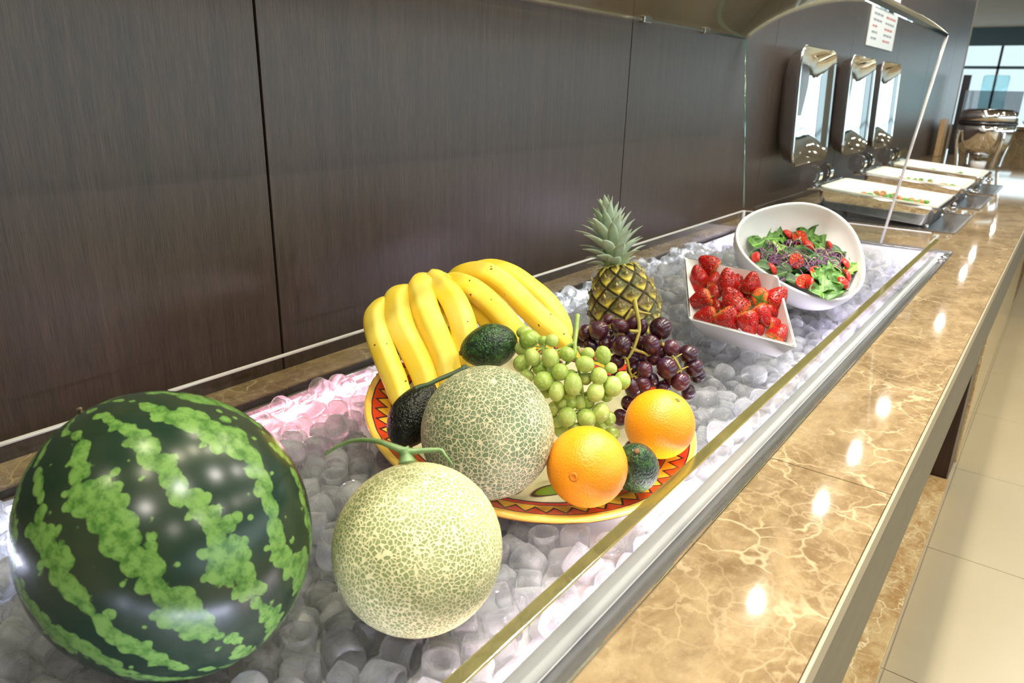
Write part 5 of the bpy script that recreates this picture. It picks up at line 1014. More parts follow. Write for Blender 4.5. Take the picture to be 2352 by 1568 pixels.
11320,7016,8395,212,150,107,1,11135,7589,8371,-309,2,-127,2,10779,8119,8390,163,5,-191,5,10940,8526,8411,-155,-29,-184,0,13176,3376,8418,-154,81,-74,4,13209,3848,8392,163,3,-71,5,12949,4138,8413,-153,-110,-174,4,12927,4493,8422,0,-314,146,3,
12721,4773,8408,-50,-170,179,2,12454,4982,8415,-153,106,70,4,12220,5253,8409,-160,213,55,4,11865,5512,8378,159,-3,198,2,11985,6047,8410,154,83,124,4,11618,6900,8386,252,145,-15,5,11658,7273,8417,154,95,-134,0,11430,7687,8427,8,-3,-197,0,
11357,8029,8366,-1,2,145,5,11353,8714,8420,144,-144,-146,0,13723,2744,8389,156,-11,-1,1,13400,3066,8413,-153,-111,-164,4,13430,3678,8392,80,-160,-159,5,13329,4134,8427,-7,-5,224,0,13061,4811,8428,-314,0,-75,0,12812,5071,8427,-7,-4,138,0,
12321,5964,8422,314,0,-9,3,12466,6612,8413,-153,-110,-144,4,12149,6997,8415,-153,106,56,4,12019,7344,8413,-155,-39,190,4,11969,7933,8408,155,-67,93,3,11680,8278,8410,155,83,-181,4,14014,2749,8410,289,151,-23,2,13621,3444,8403,160,209,-76,3,
13636,3944,8372,3,-2,-140,2,13617,4259,8410,282,152,28,2,13374,4484,8416,0,-9,134,4,13253,5056,8395,-102,164,146,1,13059,5309,8409,-155,-36,-237,3,13059,5702,8415,-155,33,-20,0,12830,6203,8418,153,-114,-174,4,12837,6560,8416,-3,-8,252,4,
12564,7550,8386,-154,-2,226,5,12290,7753,8401,138,-149,102,3,12418,8172,8386,-154,-2,-120,5,12036,8720,8378,159,-3,162,2,14374,3187,8385,8,-165,-269,1,13951,3638,8415,-155,-55,-122,0,13889,4007,8378,159,-3,-138,2,13910,4399,8405,-155,84,78,3,
13456,5378,8366,-3,-1,154,5,13398,5959,8375,162,3,-185,1,13133,6326,8408,-51,-170,-228,2,13164,6713,8410,170,-171,-107,4,12984,7502,8386,-154,-2,-93,5,12777,7743,8395,-103,164,-97,1,12769,8031,8386,-154,-2,160,5,12777,8707,8415,-147,138,168,4,
15212,2799,8415,161,208,3,4,15230,3420,8386,-65,169,88,5,14599,3672,8411,-155,-26,4,0,14205,4025,8420,155,-65,30,4,14306,4380,8401,177,-165,116,3,14088,4634,8385,-4,-164,-240,1,13678,4614,8414,-102,-164,24,2,13536,4921,8404,164,180,88,3,
14027,5736,8362,-164,-1,13,2,13689,5882,8364,2,-313,10,1,13694,6704,8395,227,150,-14,1,13449,6931,8411,-155,-25,-243,0,13547,7433,8420,140,-147,-77,0,13293,8051,8404,154,106,-106,3,12980,8398,8386,-154,-2,-149,5,15809,2965,8408,155,-67,221,3,
15587,3542,8415,155,72,147,0,15588,3895,8416,-314,0,-145,4,15254,4077,8417,154,95,-150,0,14919,4379,8386,-154,-2,-302,5,14839,4648,8378,159,-3,43,2,14386,5028,8392,11,-161,-166,5,14380,5337,8411,156,-9,-159,0,14391,5700,8412,151,127,-168,4,
14277,6427,8416,0,-314,-35,4,14131,6707,8378,159,-2,-245,2,13899,7406,8367,2,4,-296,5,13795,7704,8361,3,311,-113,5,13679,8090,8415,-155,72,161,0,13501,8713,8403,-154,105,-152,3,16130,3130,8418,154,98,62,0,15895,3387,8411,-61,160,243,2,
16003,3789,8412,-155,-22,210,0,15610,4253,8412,151,130,-158,4,15556,4575,8375,162,2,152,1,15159,4797,8404,154,106,205,3,15161,5467,8364,-3,312,117,1,15014,5805,8364,311,2,-44,1,14717,5883,8362,-1,-314,-44,5,14643,6389,8409,-155,-37,-70,3,
14504,6775,8411,124,-152,-100,4,14251,7435,8413,-155,-39,-246,4,14041,8055,8409,154,101,-166,4,14054,8742,8374,-165,5,-149,1,13806,8725,8386,-154,-2,163,5,16384,2790,8405,-155,88,157,3,16393,3320,8366,-3,-1,-97,5,16188,3530,8363,-6,0,-251,1,
16290,4031,8401,-137,-149,-122,3,16049,4307,8403,160,209,81,3,15849,4595,8422,0,314,32,3,15604,4880,8378,157,-4,278,2,15561,5400,8412,156,-14,-59,0,15386,5754,8415,155,72,70,0,15062,6476,8366,-3,-1,132,5,14877,6771,8361,3,311,42,5,
14814,7257,8411,-156,-9,-176,0,14616,7544,8392,83,-160,176,5,14400,8085,8412,-159,-291,-3,0,14457,8448,8422,-314,0,91,3,16592,3100,8365,3,-313,37,1,16632,3458,8385,-15,-163,73,1,16459,3722,8416,0,314,148,4,16349,4522,8371,-310,1,41,2,
16151,4721,8386,-63,170,-178,5,15929,4912,8395,-102,164,94,1,15923,5352,8397,45,168,-129,5,15754,6045,8375,162,2,83,1,15392,6426,8415,155,72,-14,0,15227,6776,8416,-314,0,-68,4,15134,7137,8372,4,-2,-159,2,15247,7822,8395,-87,164,17,1,
15202,8292,8364,311,2,118,1,14853,8752,8410,-41,161,-51,2,16911,3200,8403,-154,105,10,3,16815,3628,8413,10,-169,195,2,16763,3939,8408,155,-68,-111,3,16591,4261,8415,-155,-56,27,0,16629,4627,8392,5,-161,-276,5,16398,4844,8386,-30,-164,82,1,
16179,5045,8361,-313,2,-111,5,16138,5677,8422,151,131,-144,0,16163,6446,8395,-87,164,-109,1,15951,6765,8415,155,72,-120,0,15773,7022,8385,8,-165,-133,1,15656,7297,8374,-166,4,-94,1,15597,7908,8403,-154,105,-195,3,15486,8235,8395,212,150,41,1,
15413,8756,8378,157,-4,-3,2,17690,2804,8413,155,39,-1,3,17272,3399,8363,-2,-3,297,1,17117,3740,8401,140,-148,-94,3,17035,4082,8372,-313,0,-115,2,16894,4347,8385,-15,-163,-112,1,16936,4695,8417,154,95,-119,0,16681,4956,8422,0,314,-126,3,
16683,5533,8361,-1,-314,-143,5,16484,5814,8403,-154,105,-113,3,16461,6461,8392,81,-160,146,5,16303,6747,8372,3,-2,187,2,16242,7085,8362,-1,-314,76,5,15990,7285,8371,-309,2,-85,2,16066,8172,8386,-64,170,210,5,15816,8399,8412,150,130,-168,4,
18112,3109,8404,154,106,56,3,17584,3423,8409,-33,162,-10,2,17436,3706,8372,4,-2,159,2,17391,4057,8404,154,106,-137,3,17255,4404,8404,154,106,-180,3,17223,4886,8361,3,311,38,5,17066,5185,8415,155,72,35,0,17006,5566,8403,-154,105,21,3,
16851,5913,8405,150,136,16,3,16950,6555,8415,-155,72,105,0,16868,6955,8390,162,6,201,5,16390,7403,8401,-137,-149,-74,3,16410,7804,8374,-164,6,188,1,16375,8138,8422,0,314,-49,3,16370,8706,8403,-154,105,3,3,18638,2786,8361,-314,1,-152,5,
18519,3103,8416,-8,0,161,4,18294,3370,8378,157,-4,-75,2,17770,4015,8418,-155,60,154,0,17938,4330,8408,-56,-172,-160,2,17819,4612,8363,-6,0,80,1,17602,4914,8415,155,2,119,0,17425,5270,8420,145,-144,-107,0,17363,5630,8411,155,-29,-140,0,
17473,6147,8372,3,-3,187,2,17330,6491,8435,-5,-53,219,3,17187,7186,8410,154,96,-165,4,16897,7509,8411,-155,-30,-218,0,16674,7972,8428,314,0,140,0,16587,8438,8398,-175,162,83,1,18917,2776,8386,251,145,-67,5,18710,3355,8408,-49,-170,-1,2,
18490,3612,8361,3,311,1,5,18437,3920,8423,0,-313,-148,3,18437,4528,8410,-32,162,237,2,18201,4662,8386,-154,-2,96,5,18095,5158,8428,-314,0,-16,0,18235,5543,8385,0,-165,-113,1,17832,5927,8421,-160,-210,19,0,17781,6304,8411,155,-30,16,0,
17620,6589,8385,8,-165,190,1,17508,7202,8361,313,0,-152,5,17243,7756,8410,154,83,-32,4,17033,8099,8409,-155,-36,-47,3,17034,8497,8420,170,-170,101,0,19274,3287,8366,1,3,81,5,19050,3439,8392,82,-160,161,5,19050,3809,8378,158,-3,241,2,
18901,4234,8362,-164,-1,125,2,18916,4629,8366,-3,-1,63,5,18745,5006,8422,0,-314,-117,3,18513,5287,8401,-137,-149,-9,3,18550,5648,8401,-173,-167,-127,3,18202,5846,8362,-164,-1,-289,2,18156,6570,8420,-170,-170,116,0,18003,7044,8404,154,106,125,3,
17896,7530,8363,-6,0,113,1,17755,7858,8378,157,-4,-69,2,17724,8271,8411,-155,-29,66,0,17281,8752,8372,3,-3,-312,2,19934,2794,8422,-1,314,39,3,20101,3342,8401,-137,-149,5,3,19722,3546,8366,-3,-1,112,5,19567,3914,8374,162,3,-42,1,
19550,4403,8363,-2,-3,-290,1,19211,4812,8415,-154,106,198,4,19109,5153,8410,170,-171,23,4,19118,5513,8378,158,-3,71,2,18784,6010,8395,-86,164,-111,1,18533,6339,8413,-155,-66,5,4,18524,6702,8421,-154,-104,12,0,18398,7048,8408,155,-67,175,3,
18534,7402,8362,-164,-1,173,2,18335,8031,8378,160,-3,-37,2,18120,8392,8374,-166,4,120,1,20501,2748,8372,-313,0,1,2,20514,3380,8386,-154,-2,-220,5,20363,3647,8363,-6,0,-190,1,20108,4283,8371,3,313,1,2,19852,4546,8427,2,8,-300,0,
20074,4813,8392,9,-161,1,5,19644,5472,8401,-137,-149,-140,3,19392,5732,8416,8,0,-62,4,19293,6261,8362,-164,-1,140,2,19242,6665,8415,-155,72,166,0,19004,6968,8385,6,-165,272,1,18816,7368,8395,227,150,54,1,18740,7658,8399,-30,-147,-175,5,
18694,8112,8422,314,0,-52,3,18464,8714,8410,170,-171,-21,4,20740,3027,8421,154,-104,96,0,20687,3626,8408,-55,-172,-12,2,20564,3913,8362,-164,-1,-298,2,20501,4169,8409,-32,162,-180,2,20183,4533,8392,20,-161,139,5,20296,5073,8404,-160,208,53,3,
19966,5653,8378,157,-4,38,2,20002,5978,8386,252,145,-18,5,19866,6239,8392,76,-160,-167,5,19616,6706,8415,-155,32,-163,0,19384,7034,8404,-151,133,90,3,19379,7562,8375,162,2,-213,1,19061,7605,8422,0,314,-72,3,19026,7955,8401,177,-165,-9,3,
18947,8715,8421,154,-104,-153,0,21608,2800,8417,-156,13,156,0,21369,3470,8361,-311,4,40,5,21004,3513,8416,314,0,-136,4,21158,4035,8420,155,-14,40,4,21008,4606,8392,82,-160,-124,5,20804,4881,8410,171,-170,36,4,20645,5196,8412,-153,-111,58,4,
20407,5469,8428,0,-314,-83,0,20381,6038,8415,155,72,-193,0,20151,6406,8411,-155,-9,63,0,20160,7033,8419,155,-4,178,4,19890,7291,8372,4,-2,-74,2,19934,7706,8385,8,-165,232,1,19408,7904,8420,-159,-250,-50,4,19268,8720,8378,159,-2,162,2,
21904,3007,8363,-2,-3,202,1,21661,3525,8386,251,145,-9,5,21519,3819,8386,250,145,-29,5,21441,4143,8378,157,-4,-118,2,21328,4653,8421,-8,-3,-249,3,21132,4936,8378,159,-3,202,2,20802,5570,8386,-63,170,132,5,20733,5936,8409,154,101,105,4,
20685,6412,8402,78,-155,117,3,20602,6739,8385,-15,-163,34,1,20516,7034,8418,-159,-282,20,4,20105,7516,8362,-163,-1,-230,2,19888,8055,8410,-32,162,-64,2,19849,8369,8395,-102,164,-22,1,19650,8710,8409,-160,213,-4,4,22553,2749,8386,-64,169,-219,5,
22520,3051,8416,0,314,105,4,22164,3511,8416,155,78,161,0,21880,4091,8413,-155,-66,189,4,21879,4434,8392,7,-162,222,5,21733,4715,8401,-137,-149,58,3,21628,5115,8371,-309,2,-77,2,21274,5646,8415,-155,33,90,0,21266,6032,8399,-9,162,-210,1,
21270,6371,8415,-147,138,-53,4,20963,6834,8408,-56,-172,-223,2,20866,7186,8417,154,95,149,0,20732,7559,8405,-165,179,-51,3,20481,8064,8406,-163,186,-34,3,20530,8416,8395,-86,164,-208,1,23032,3067,8418,155,-33,-225,4,22765,3269,8364,311,2,63,1,
22562,3522,8411,-155,-29,-97,0,22436,4022,8405,150,136,105,3,22511,4396,8413,-155,-39,21,4,22138,4612,8362,-164,-1,200,2,21871,5323,8409,-155,-36,-65,3,21867,5734,8416,0,-314,148,4,21538,5891,8362,-164,-1,-20,2,21713,6462,8417,-154,95,-52,0,
21412,6782,8418,155,-33,280,4,21249,7328,8371,-309,2,-17,2,21191,7640,8386,-154,-2,48,5,20823,8225,8395,-102,164,62,1,20786,8495,8395,-102,164,89,1,23251,2828,8408,-55,-172,-167,2,23028,3525,8417,154,95,-105,0,22810,3817,8415,-159,242,48,0,
23019,4307,8375,162,3,-112,1,22964,4647,8411,-190,-163,96,4,22776,4943,8416,7,-4,266,4,22435,5338,8424,-101,-103,48,4,22201,5805,8390,162,6,135,5,22181,6129,8386,250,145,-48,5,22142,6494,8405,160,230,43,3,21933,6758,8366,0,2,206,5,
21519,7527,8362,-164,-1,257,2,21402,8028,8403,-154,105,-161,3,21156,8355,8420,-170,-170,9,0,20996,8743,8374,-166,4,-149,1,23678,2823,8418,155,-33,242,4,23423,3116,8405,150,136,57,3,23352,3692,8411,123,-152,-71,4,23442,4136,8415,159,242,55,0,
23283,4469,8427,8,-2,88,0,23220,4915,8413,-153,-110,47,4,23085,5248,8428,314,0,-44,0,22972,5572,8390,163,5,162,5,22547,5940,8378,159,-3,-22,2,22455,6264,8421,6,2,-76,3,22490,6939,8408,-55,-172,-103,2,22237,7239,8401,140,-148,99,3,
22203,7688,8415,-153,106,-88,4,21753,8098,8409,-33,162,72,2,21599,8389,8421,-154,-104,78,0,24193,3032,8401,-174,-167,-86,3,23832,3548,8361,3,311,-95,5,23675,3848,8403,-154,105,212,3,23765,4215,8375,162,2,-109,1,23605,4764,8411,-155,-30,146,0,
23483,5122,8363,-6,0,47,1,23395,5426,8412,151,130,37,4,23256,5795,8411,156,-30,70,0,23041,6192,8410,-34,162,-66,2,22807,6465,8410,-155,-67,149,3,22734,7156,8428,314,0,86,0,22520,7455,8362,-164,-1,-122,2,22525,7822,8386,-154,-2,296,5,
22281,8163,8362,-164,-1,135,2,22015,8715,8415,-154,106,-156,4,24454,3240,8362,-164,-1,224,2,24256,3525,8392,10,-161,51,5,24062,3778,8366,-3,-1,-94,5,24052,4315,8416,8,-3,8,4,23952,4605,8371,-309,2,49,2,23939,4977,8403,160,209,-99,3,
23679,5667,8409,154,101,-89,4,23561,5986,8371,4,313,69,2,23500,6367,8409,-160,213,49,4,23110,6477,8385,302,-151,12,1,23132,6926,8415,167,176,39,4,23073,7505,8363,-3,-2,157,1,22891,7841,8401,-137,-149,101,3,22863,8358,8411,-156,-9,-129,0,
22424,8709,8413,-153,-110,-162,4,24954,2850,8401,140,-148,-112,3,24825,3183,8415,-147,138,-117,4,24741,3564,8428,0,-314,-124,0,24644,4057,8385,5,-164,256,1,24426,4502,8385,0,-165,14,1,24212,4743,8372,3,-3,206,2,24109,5277,8378,157,-4,-100,2,
24066,5653,8410,-160,231,3,4,24036,6044,8401,141,-148,-5,3,23867,6443,8403,-154,105,183,3,23768,6774,8422,0,-314,-81,3,23379,7347,8374,-164,6,-287,1,23338,7607,8395,229,150,70,1,23238,7934,8410,-33,162,98,2,23165,8720,8422,-314,0,147,3,
25267,3061,8417,154,95,58,0,25112,3454,8385,-15,-163,-167,1,24963,3850,8385,-15,-163,-165,1,24849,4337,8401,140,-148,-76,3,24698,4684,8410,-33,162,253,2,24742,5084,8371,5,312,38,2,24382,5388,8371,-309,2,-125,2,24420,5692,8372,3,-3,-301,2,
24381,5962,8378,157,-4,-306,2,24319,6269,8378,157,-4,-132,2,24084,6961,8408,155,-38,-81,3,23878,7418,8386,-154,-2,-37,5,23875,7760,8410,-144,-143,-84,4,23448,8223,8362,-164,-1,108,2,23497,8643,8392,-234,-154,-56,5,25718,2896,8411,156,-9,160,0,
25528,3597,8420,-144,-144,-90,0,25353,3966,8395,-86,164,-44,1,25264,4284,8415,155,72,181,0,25029,4736,8362,-164,-1,-12,2,25055,5119,8386,-154,-2,-121,5,24760,5511,8413,-155,-66,131,4,24728,5993,8401,140,-148,40,3,24583,6290,8395,212,150,-78,1,
24560,6620,8405,150,136,16,3,24430,6920,8363,-2,-3,186,1,24494,7500,8410,-32,162,-266,2,24074,8057,8366,-3,-1,281,5,23961,8451,8418,160,234,70,4,23763,8730,8364,2,-313,19,1,25612,4425,8410,-144,-143,-161,4,25626,4788,8416,5,8,47,4,
25358,5364,8416,5,8,185,4,25183,5746,8395,-102,164,-79,1,25057,6135,8427,8,-3,215,0,24953,6472,8363,-2,-3,50,1,24818,6927,8421,160,-210,-77,0,24625,7222,8395,-86,164,-106,1,24666,7757,8392,-237,-154,57,5,24408,8207,8386,-63,170,125,5,
24355,8515,8415,-147,138,-120,4,25794,5446,8386,-154,-2,-221,5,25565,5775,8415,-155,72,123,0,25422,6288,8361,-311,4,23,5,25323,6660,8421,154,-104,-108,0,25137,7036,8363,-2,-3,190,1,25010,7352,8410,282,152,19,2,25000,7702,8420,144,-144,-169,0,
24726,8189,8410,-32,162,0,2,24689,8516,8408,-56,-172,117,2,25624,6818,8372,4,-2,242,2,25502,7238,8410,-32,162,55,2,25436,7574,8413,-155,-66,166,4,25341,7949,8413,-155,-39,60,4,25169,8267,8366,-3,-1,212,5,25645,8053,8410,-32,162,159,2,
25499,8415,8428,314,0,109,0,-2759,2771,8390,-154,2,-167,5,-1295,2770,8395,211,150,89,1,-2061,2783,8410,-33,162,160,2,-2363,2910,8650,193,224,-53,0,-2388,3216,8410,281,152,18,2,-3027,3175,8416,-4,8,91,4,236,2746,8385,-16,-163,-143,1,
-435,2792,8725,-275,-5,-103,3,-781,2997,8707,184,-58,41,3,-1126,3342,8371,4,313,35,2,-1950,3336,8669,122,-215,-124,3,-2226,3474,8374,-164,6,190,1,-2367,3769,8408,-55,-172,34,2,-2788,3399,8672,-55,249,-32,0,1407,2784,8422,1,-1,-182,3,
813,2801,8412,-155,-8,4,3,361,3044,8371,-309,2,118,2,98,3346,8386,251,145,69,5,-269,3351,8410,-144,-144,64,4,-776,3503,8623,-68,-68,143,5,-1241,3571,8362,-163,-1,36,2,-1552,3725,8629,4,-63,214,0,-1886,3841,8581,258,-66,140,1,
-2786,3834,8637,-257,-50,-38,5,-3043,3872,8390,163,5,-5,5,2821,2791,8367,2,4,-176,5,2297,2978,8375,162,2,289,1,1999,3026,8410,-31,162,-238,2,1543,3447,8390,163,5,100,5,1099,3115,8422,-1,-11,-266,3,501,3248,8656,-51,-72,-119,3,
213,3625,8654,149,-34,162,0,-140,3506,8648,46,86,131,5,-681,3809,8422,0,-314,-125,3,-1057,3929,8386,-62,170,-26,5,-1560,4231,8386,-62,170,-124,5,-1844,4309,8621,-6,-10,-64,1,-2244,4120,8707,-155,-7,263,0,-2657,4343,8596,215,41,122,0,
-3020,4427,8416,0,-314,-110,4,3819,2797,8428,-2,6,50,0,3466,2785,8668,8,-3,-134,3,3248,3134,8361,-311,4,-25,5,2895,3339,8375,162,2,300,1,2526,3228,8403,-154,105,-173,3,1869,3400,8385,-15,-163,126,1,2040,3640,8408,-50,-170,-86,2,
1307,3581,8634,127,-21,-162,0,956,3848,8435,-36,36,-233,4,313,3987,8738,-8,-6,136,4,-159,4111,8408,265,-145,25,2,-451,3996,8624,-82,-48,64,5,-697,4411,8627,50,59,-196,3,-1054,4618,8625,-25,230,115,4,-1678,4588,8403,160,209,-52,3,
-2006,4789,8416,8,0,-184,4,-2418,4963,8621,90,3,90,4,-2768,4989,8436,-21,50,114,3,5014,2824,8410,-144,-143,41,4,4493,2810,8404,-160,208,-22,3,3458,3418,8395,-99,164,69,1,3116,3774,8386,-64,170,-36,5,2595,3879,8427,-8,1,53,0,
2462,4349,8644,-147,-65,225,3,1676,4281,8427,-5,7,217,0,1333,4248,8413,-155,42,-4,3,1106,4290,8675,-153,114,29,4,719,4435,8443,-51,-4,-106,0,132,4638,8412,59,163,146,2,-220,4622,8411,155,-30,-26,0,-829,4817,8361,3,311,97,5,
-996,5071,8684,238,-34,-57,0,-1419,5032,8390,162,6,18,5,-1795,5219,8528,148,236,19,3,-2278,5390,8588,-155,67,43,5,-3004,5374,8412,15,87,162,5,6870,2830,8386,251,145,60,5,6501,2818,8421,-2,9,297,3,5694,3198,8578,-82,-8,-193,0,
5276,3573,8385,7,-165,42,1,4792,3693,8420,144,-144,112,0,3023,4419,8404,154,106,82,3,1753,4592,8395,212,150,-84,1,1218,4870,8416,-160,219,-46,0,803,4867,8411,-191,-162,-24,4,574,5046,8637,27,217,-22,0,91,5081,8645,265,-13,-43,5,
-414,5266,8577,-49,245,-89,1,-904,5414,8586,24,-230,-13,5,-1492,5290,8372,3,-2,18,2,-1651,5708,8679,281,14,31,2,-2102,5719,8717,-178,17,-100,0,-2512,5945,8584,128,77,174,5,-3000,6027,8730,274,-16,127,4,5951,4184,8375,162,3,-163,1,
5551,3754,8415,-147,138,-17,4,4890,4020,8390,162,6,-202,5,1785,5117,8408,259,-142,28,2,1055,5429,8422,0,-314,-105,3,572,5269,8366,-3,-1,-175,5,8,5535,8623,78,-229,-8,3,-378,5645,8627,-85,-173,-138,1,-769,5767,8583,-27,-44,30,5,
-1084,5972,8411,156,-9,180,3,-1913,6141,8409,-33,162,275,2,-2174,6172,8386,-154,-2,147,5,-2427,6585,8713,-104,-94,232,3,-2832,6338,8573,218,-74,-17,1,8652,2774,8386,-154,-2,161,5,5375,4142,8416,4,8,45,4,1574,5380,8372,1,-314,-85,2,
1490,5126,8624,-24,-130,-10,3,759,5724,8668,69,72,127,3,118,6004,8386,-154,-2,-78,5,-370,5998,8525,174,79,90,5,-728,6092,8421,-154,-104,179,0,-1292,6522,8615,72,58,75,2,-1678,6553,8656,-104,19,264,4,-1897,6730,8395,228,150,-78,1,
-2403,6903,8446,31,-39,231,0,-2924,6785,8443,-38,58,-6,4,10134,2807,8408,155,-67,187,3,9637,3218,8416,0,314,71,4,8838,3078,8372,3,-2,-206,2,8996,3607,8407,155,83,-97,3,5254,4611,8362,-164,-1,251,2,4387,4558,8405,-155,84,129,3,
4093,4038,8371,-309,2,-156,2,3759,4875,8374,150,309,-7,1,1573,5936,8362,-164,-1,-134,2,1156,5846,8703,108,-33,203,0,763,6073,8612,-8,-4,207,5,170,5824,8649,-310,21,-78,2,32,6415,8378,157,-4,-88,2,-693,6481,8386,-63,170,-33,5,
-1092,6675,8386,-65,170,0,5,-1230,6877,8666,-114,-9,57,4,-1756,6916,8702,-21,-117,-88,4,-2154,7090,8680,-224,-14,186,2,-2544,7245,8643,230,34,161,5,-3024,7903,8632,1,-4,-165,2,12457,2790,8421,-5,-7,-100,3,11336,2798,8417,-155,-22,-153,4,
10950,3097,8371,5,312,-39,2,10481,3502,8411,-190,-163,-61,4,9945,3846,8392,37,-160,245,5,9373,3800,8415,-153,106,188,4,5957,5255,8422,0,-314,-61,3,4817,4972,8385,299,-151,13,1,4177,4976,8416,0,-9,154,4,3840,5148,8364,0,-314,24,1,
1807,5958,8606,3,-6,20,1,1577,6281,8362,-164,-1,-155,2,944,6508,8456,-14,-84,201,0,585,6722,8713,-103,130,-217,4,-97,6776,8411,-155,-29,-102,0,-430,6805,8582,5,-267,-123,1,-733,7108,8670,-2,236,-126,0,-1393,7319,8420,-183,134,-74,2,
-1733,7405,8666,-174,-152,64,0,-2155,7516,8711,-13,-73,200,4,-2464,7772,8702,78,-132,179,3,-2762,7835,8421,155,-47,8,4,13409,2744,8376,-3,-3,313,2,12928,3128,8371,-309,2,71,2,12761,2822,8385,8,-165,149,1,12578,3154,8421,-6,-1,177,3,
11721,3596,8406,-161,-200,-23,3,11421,3813,8364,-312,-1,-73,1,10644,3856,8364,2,-313,-8,1,9683,4319,8410,-33,162,-225,2,5783,5532,8408,-54,-171,-86,2,4871,5231,8385,-15,-163,-151,1,4609,5741,8420,155,-65,-201,4,4032,5650,8422,-314,0,7,3,
3580,5856,8372,-313,0,107,2,2917,5749,8385,-15,-163,223,1,2510,5795,8418,155,-33,224,4,2347,6043,8385,-14,-163,-77,1,1801,6256,8599,-55,254,7,1,1605,6485,8664,-146,-106,-109,5,1186,6742,8583,51,-23,-173,3,562,6989,8410,-34,162,-181,2,
-15,7281,8437,8,-94,200,2,-383,7348,8409,154,101,28,4,-634,7507,8719,106,62,-243,4,-1023,7816,8433,5,-78,-167,2,-1391,7719,8362,-164,-1,115,2,-1906,7996,8606,-307,10,-136,5,-2232,8020,8534,268,22,156,1,-2778,8131,8386,-154,-2,312,5,
14579,2773,8366,0,3,305,5,13718,3039,8362,-163,-1,-161,2,12235,4202,8408,-159,-277,-15,3,11947,4103,8625,-227,-80,-97,3,10986,4500,8410,170,-171,-75,4,9862,4612,8363,-6,0,79,1,6854,5649,8366,-3,-1,102,5,4947,5949,8656,-155,-23,-102,0,
4522,6139,8371,1,-314,-57,2,3915,5987,8701,312,-16,-50,0,3417,6216,8386,-154,-2,248,5,3268,6556,8405,159,230,-63,3,2913,6568,8385,-15,-163,274,1,2731,6706,8662,8,227,-45,3,2266,6697,8636,-65,280,-117,1,2153,6907,8372,3,-2,-124,2,
1579,7348,8627,-239,38,-36,4,996,7251,8579,138,76,-92,2,621,7727,8770,9,314,-116,3,195,7497,8677,-10,22,313,4,-116,7888,8733,291,18,122,3,-760,7927,8707,-1,-7,-136,1,-1121,7980,8714,71,190,98,0,-1473,8200,8704,-248,200,-17,0,
-1828,8372,8434,-43,-28,129,4,-2210,8430,8632,287,54,88,2,-2667,8708,8403,160,209,0,3,-3018,8709,8428,5,-1,57,0,16061,2752,8414,-224,160,-71,2,15457,3049,8375,162,2,-119,1,14881,3083,8410,155,83,-7,4,13965,3307,8378,157,-4,308,2,
11303,4725,8411,155,-9,-220,0,10836,5364,8364,2,-313,154,1,10274,5359,8366,-3,-1,-301,5,5693,6211,8361,-311,4,-88,5,5085,6501,8385,-15,-163,69,1,4422,6482,8406,154,99,161,3,4195,7061,8375,162,2,82,1,3532,6745,8408,259,-142,-8,2,
3117,7165,8403,160,209,-65,3,2702,7148,8641,50,34,-273,1,2412,7045,8416,-3,-8,29,4,1917,7423,8678,-186,-76,196,4,1364,7808,8739,140,60,-194,3,1260,7756,8408,-50,-170,-100,2,650,8035,8416,3,8,294,4,334,7902,8374,-164,6,301,1,
-205,7973,8374,-165,5,147,1,-484,8035,8382,-157,-1,-50,5,-814,8520,8620,-46,-62,230,5,-1159,8716,8372,4,-2,159,2,-1672,8719,8435,-101,-122,-212,0,16752,2791,8374,-166,4,-222,1,15639,3223,8517,97,-75,228,1,15280,3718,8366,-158,-1,-161,2,
14272,3726,8395,212,150,89,1,11589,4898,8395,-86,164,155,1,6416,6127,8395,228,150,81,1,5777,6688,8416,0,314,136,4,5324,6678,8421,-4,-8,140,3,4600,7311,8392,26,-160,82,5,3965,7272,8411,155,-9,-256,3,3541,7209,8401,-137,-149,-86,3,
3061,7532,8372,1,-314,-41,2,2576,7502,8611,9,230,102,5,2522,7927,8669,102,-241,114,3,2118,7910,8692,-106,55,-303,0,1812,8126,8709,31,-113,94,4,1222,8030,8410,-32,162,-30,2,956,8171,8610,-306,1,59,1,591,8398,8386,-64,170,-7,5,
60,8525,8421,116,-153,85,0,-192,8763,8395,212,150,60,1,18294,2797,8427,7,5,-243,0,17747,3163,8386,-63,170,-28,5,17475,3103,8386,-64,169,-77,5,15895,4044,8540,82,224,-14,5,14872,4074,8415,155,72,165,0,6195,6654,8386,-63,170,174,5,
6031,6891,8395,-86,164,-176,1,5005,7289,8415,-147,138,63,4,4430,7692,8655,-111,-10,-219,4,4054,7618,8629,-152,8,-235,2,3821,7799,8421,-7,4,139,3,3332,7712,8694,-38,140,-291,4,2959,7944,8421,160,-210,85,0,2830,8073,8697,-34,3,72,5,
2479,8473,8622,-156,3,85,2,1906,8324,8411,-155,-30,136,0,1551,8396,8592,5,58,103,4,1040,8705,8410,171,-169,7,4,19603,2796,8421,8,2,269,3,19340,2940,8409,-33,162,210,2,18935,3114,8416,2,8,-96,4,18164,3358,8678,-89,-194,41,0,
17889,3415,8417,-1,178,258,2,17086,3475,8655,-74,-78,-112,4,14639,4436,8572,81,-22,171,2,7552,5895,8415,155,72,150,0,6146,7200,8421,0,9,-147,3,5527,7766,8619,163,9,124,1,5066,7732,8364,2,-313,48,1,4775,7889,8638,58,-6,208,1,
4010,8023,8395,211,150,-9,1,3811,8310,8653,239,-164,23,5,3546,8373,8444,45,-26,-228,0,3534,8733,8366,-3,-1,168,5,2706,8720,8422,0,-2,-192,3,2337,8697,8371,-311,1,71,2,21278,2840,8364,-312,-1,-155,1,20916,2780,8708,190,-12,151,5,
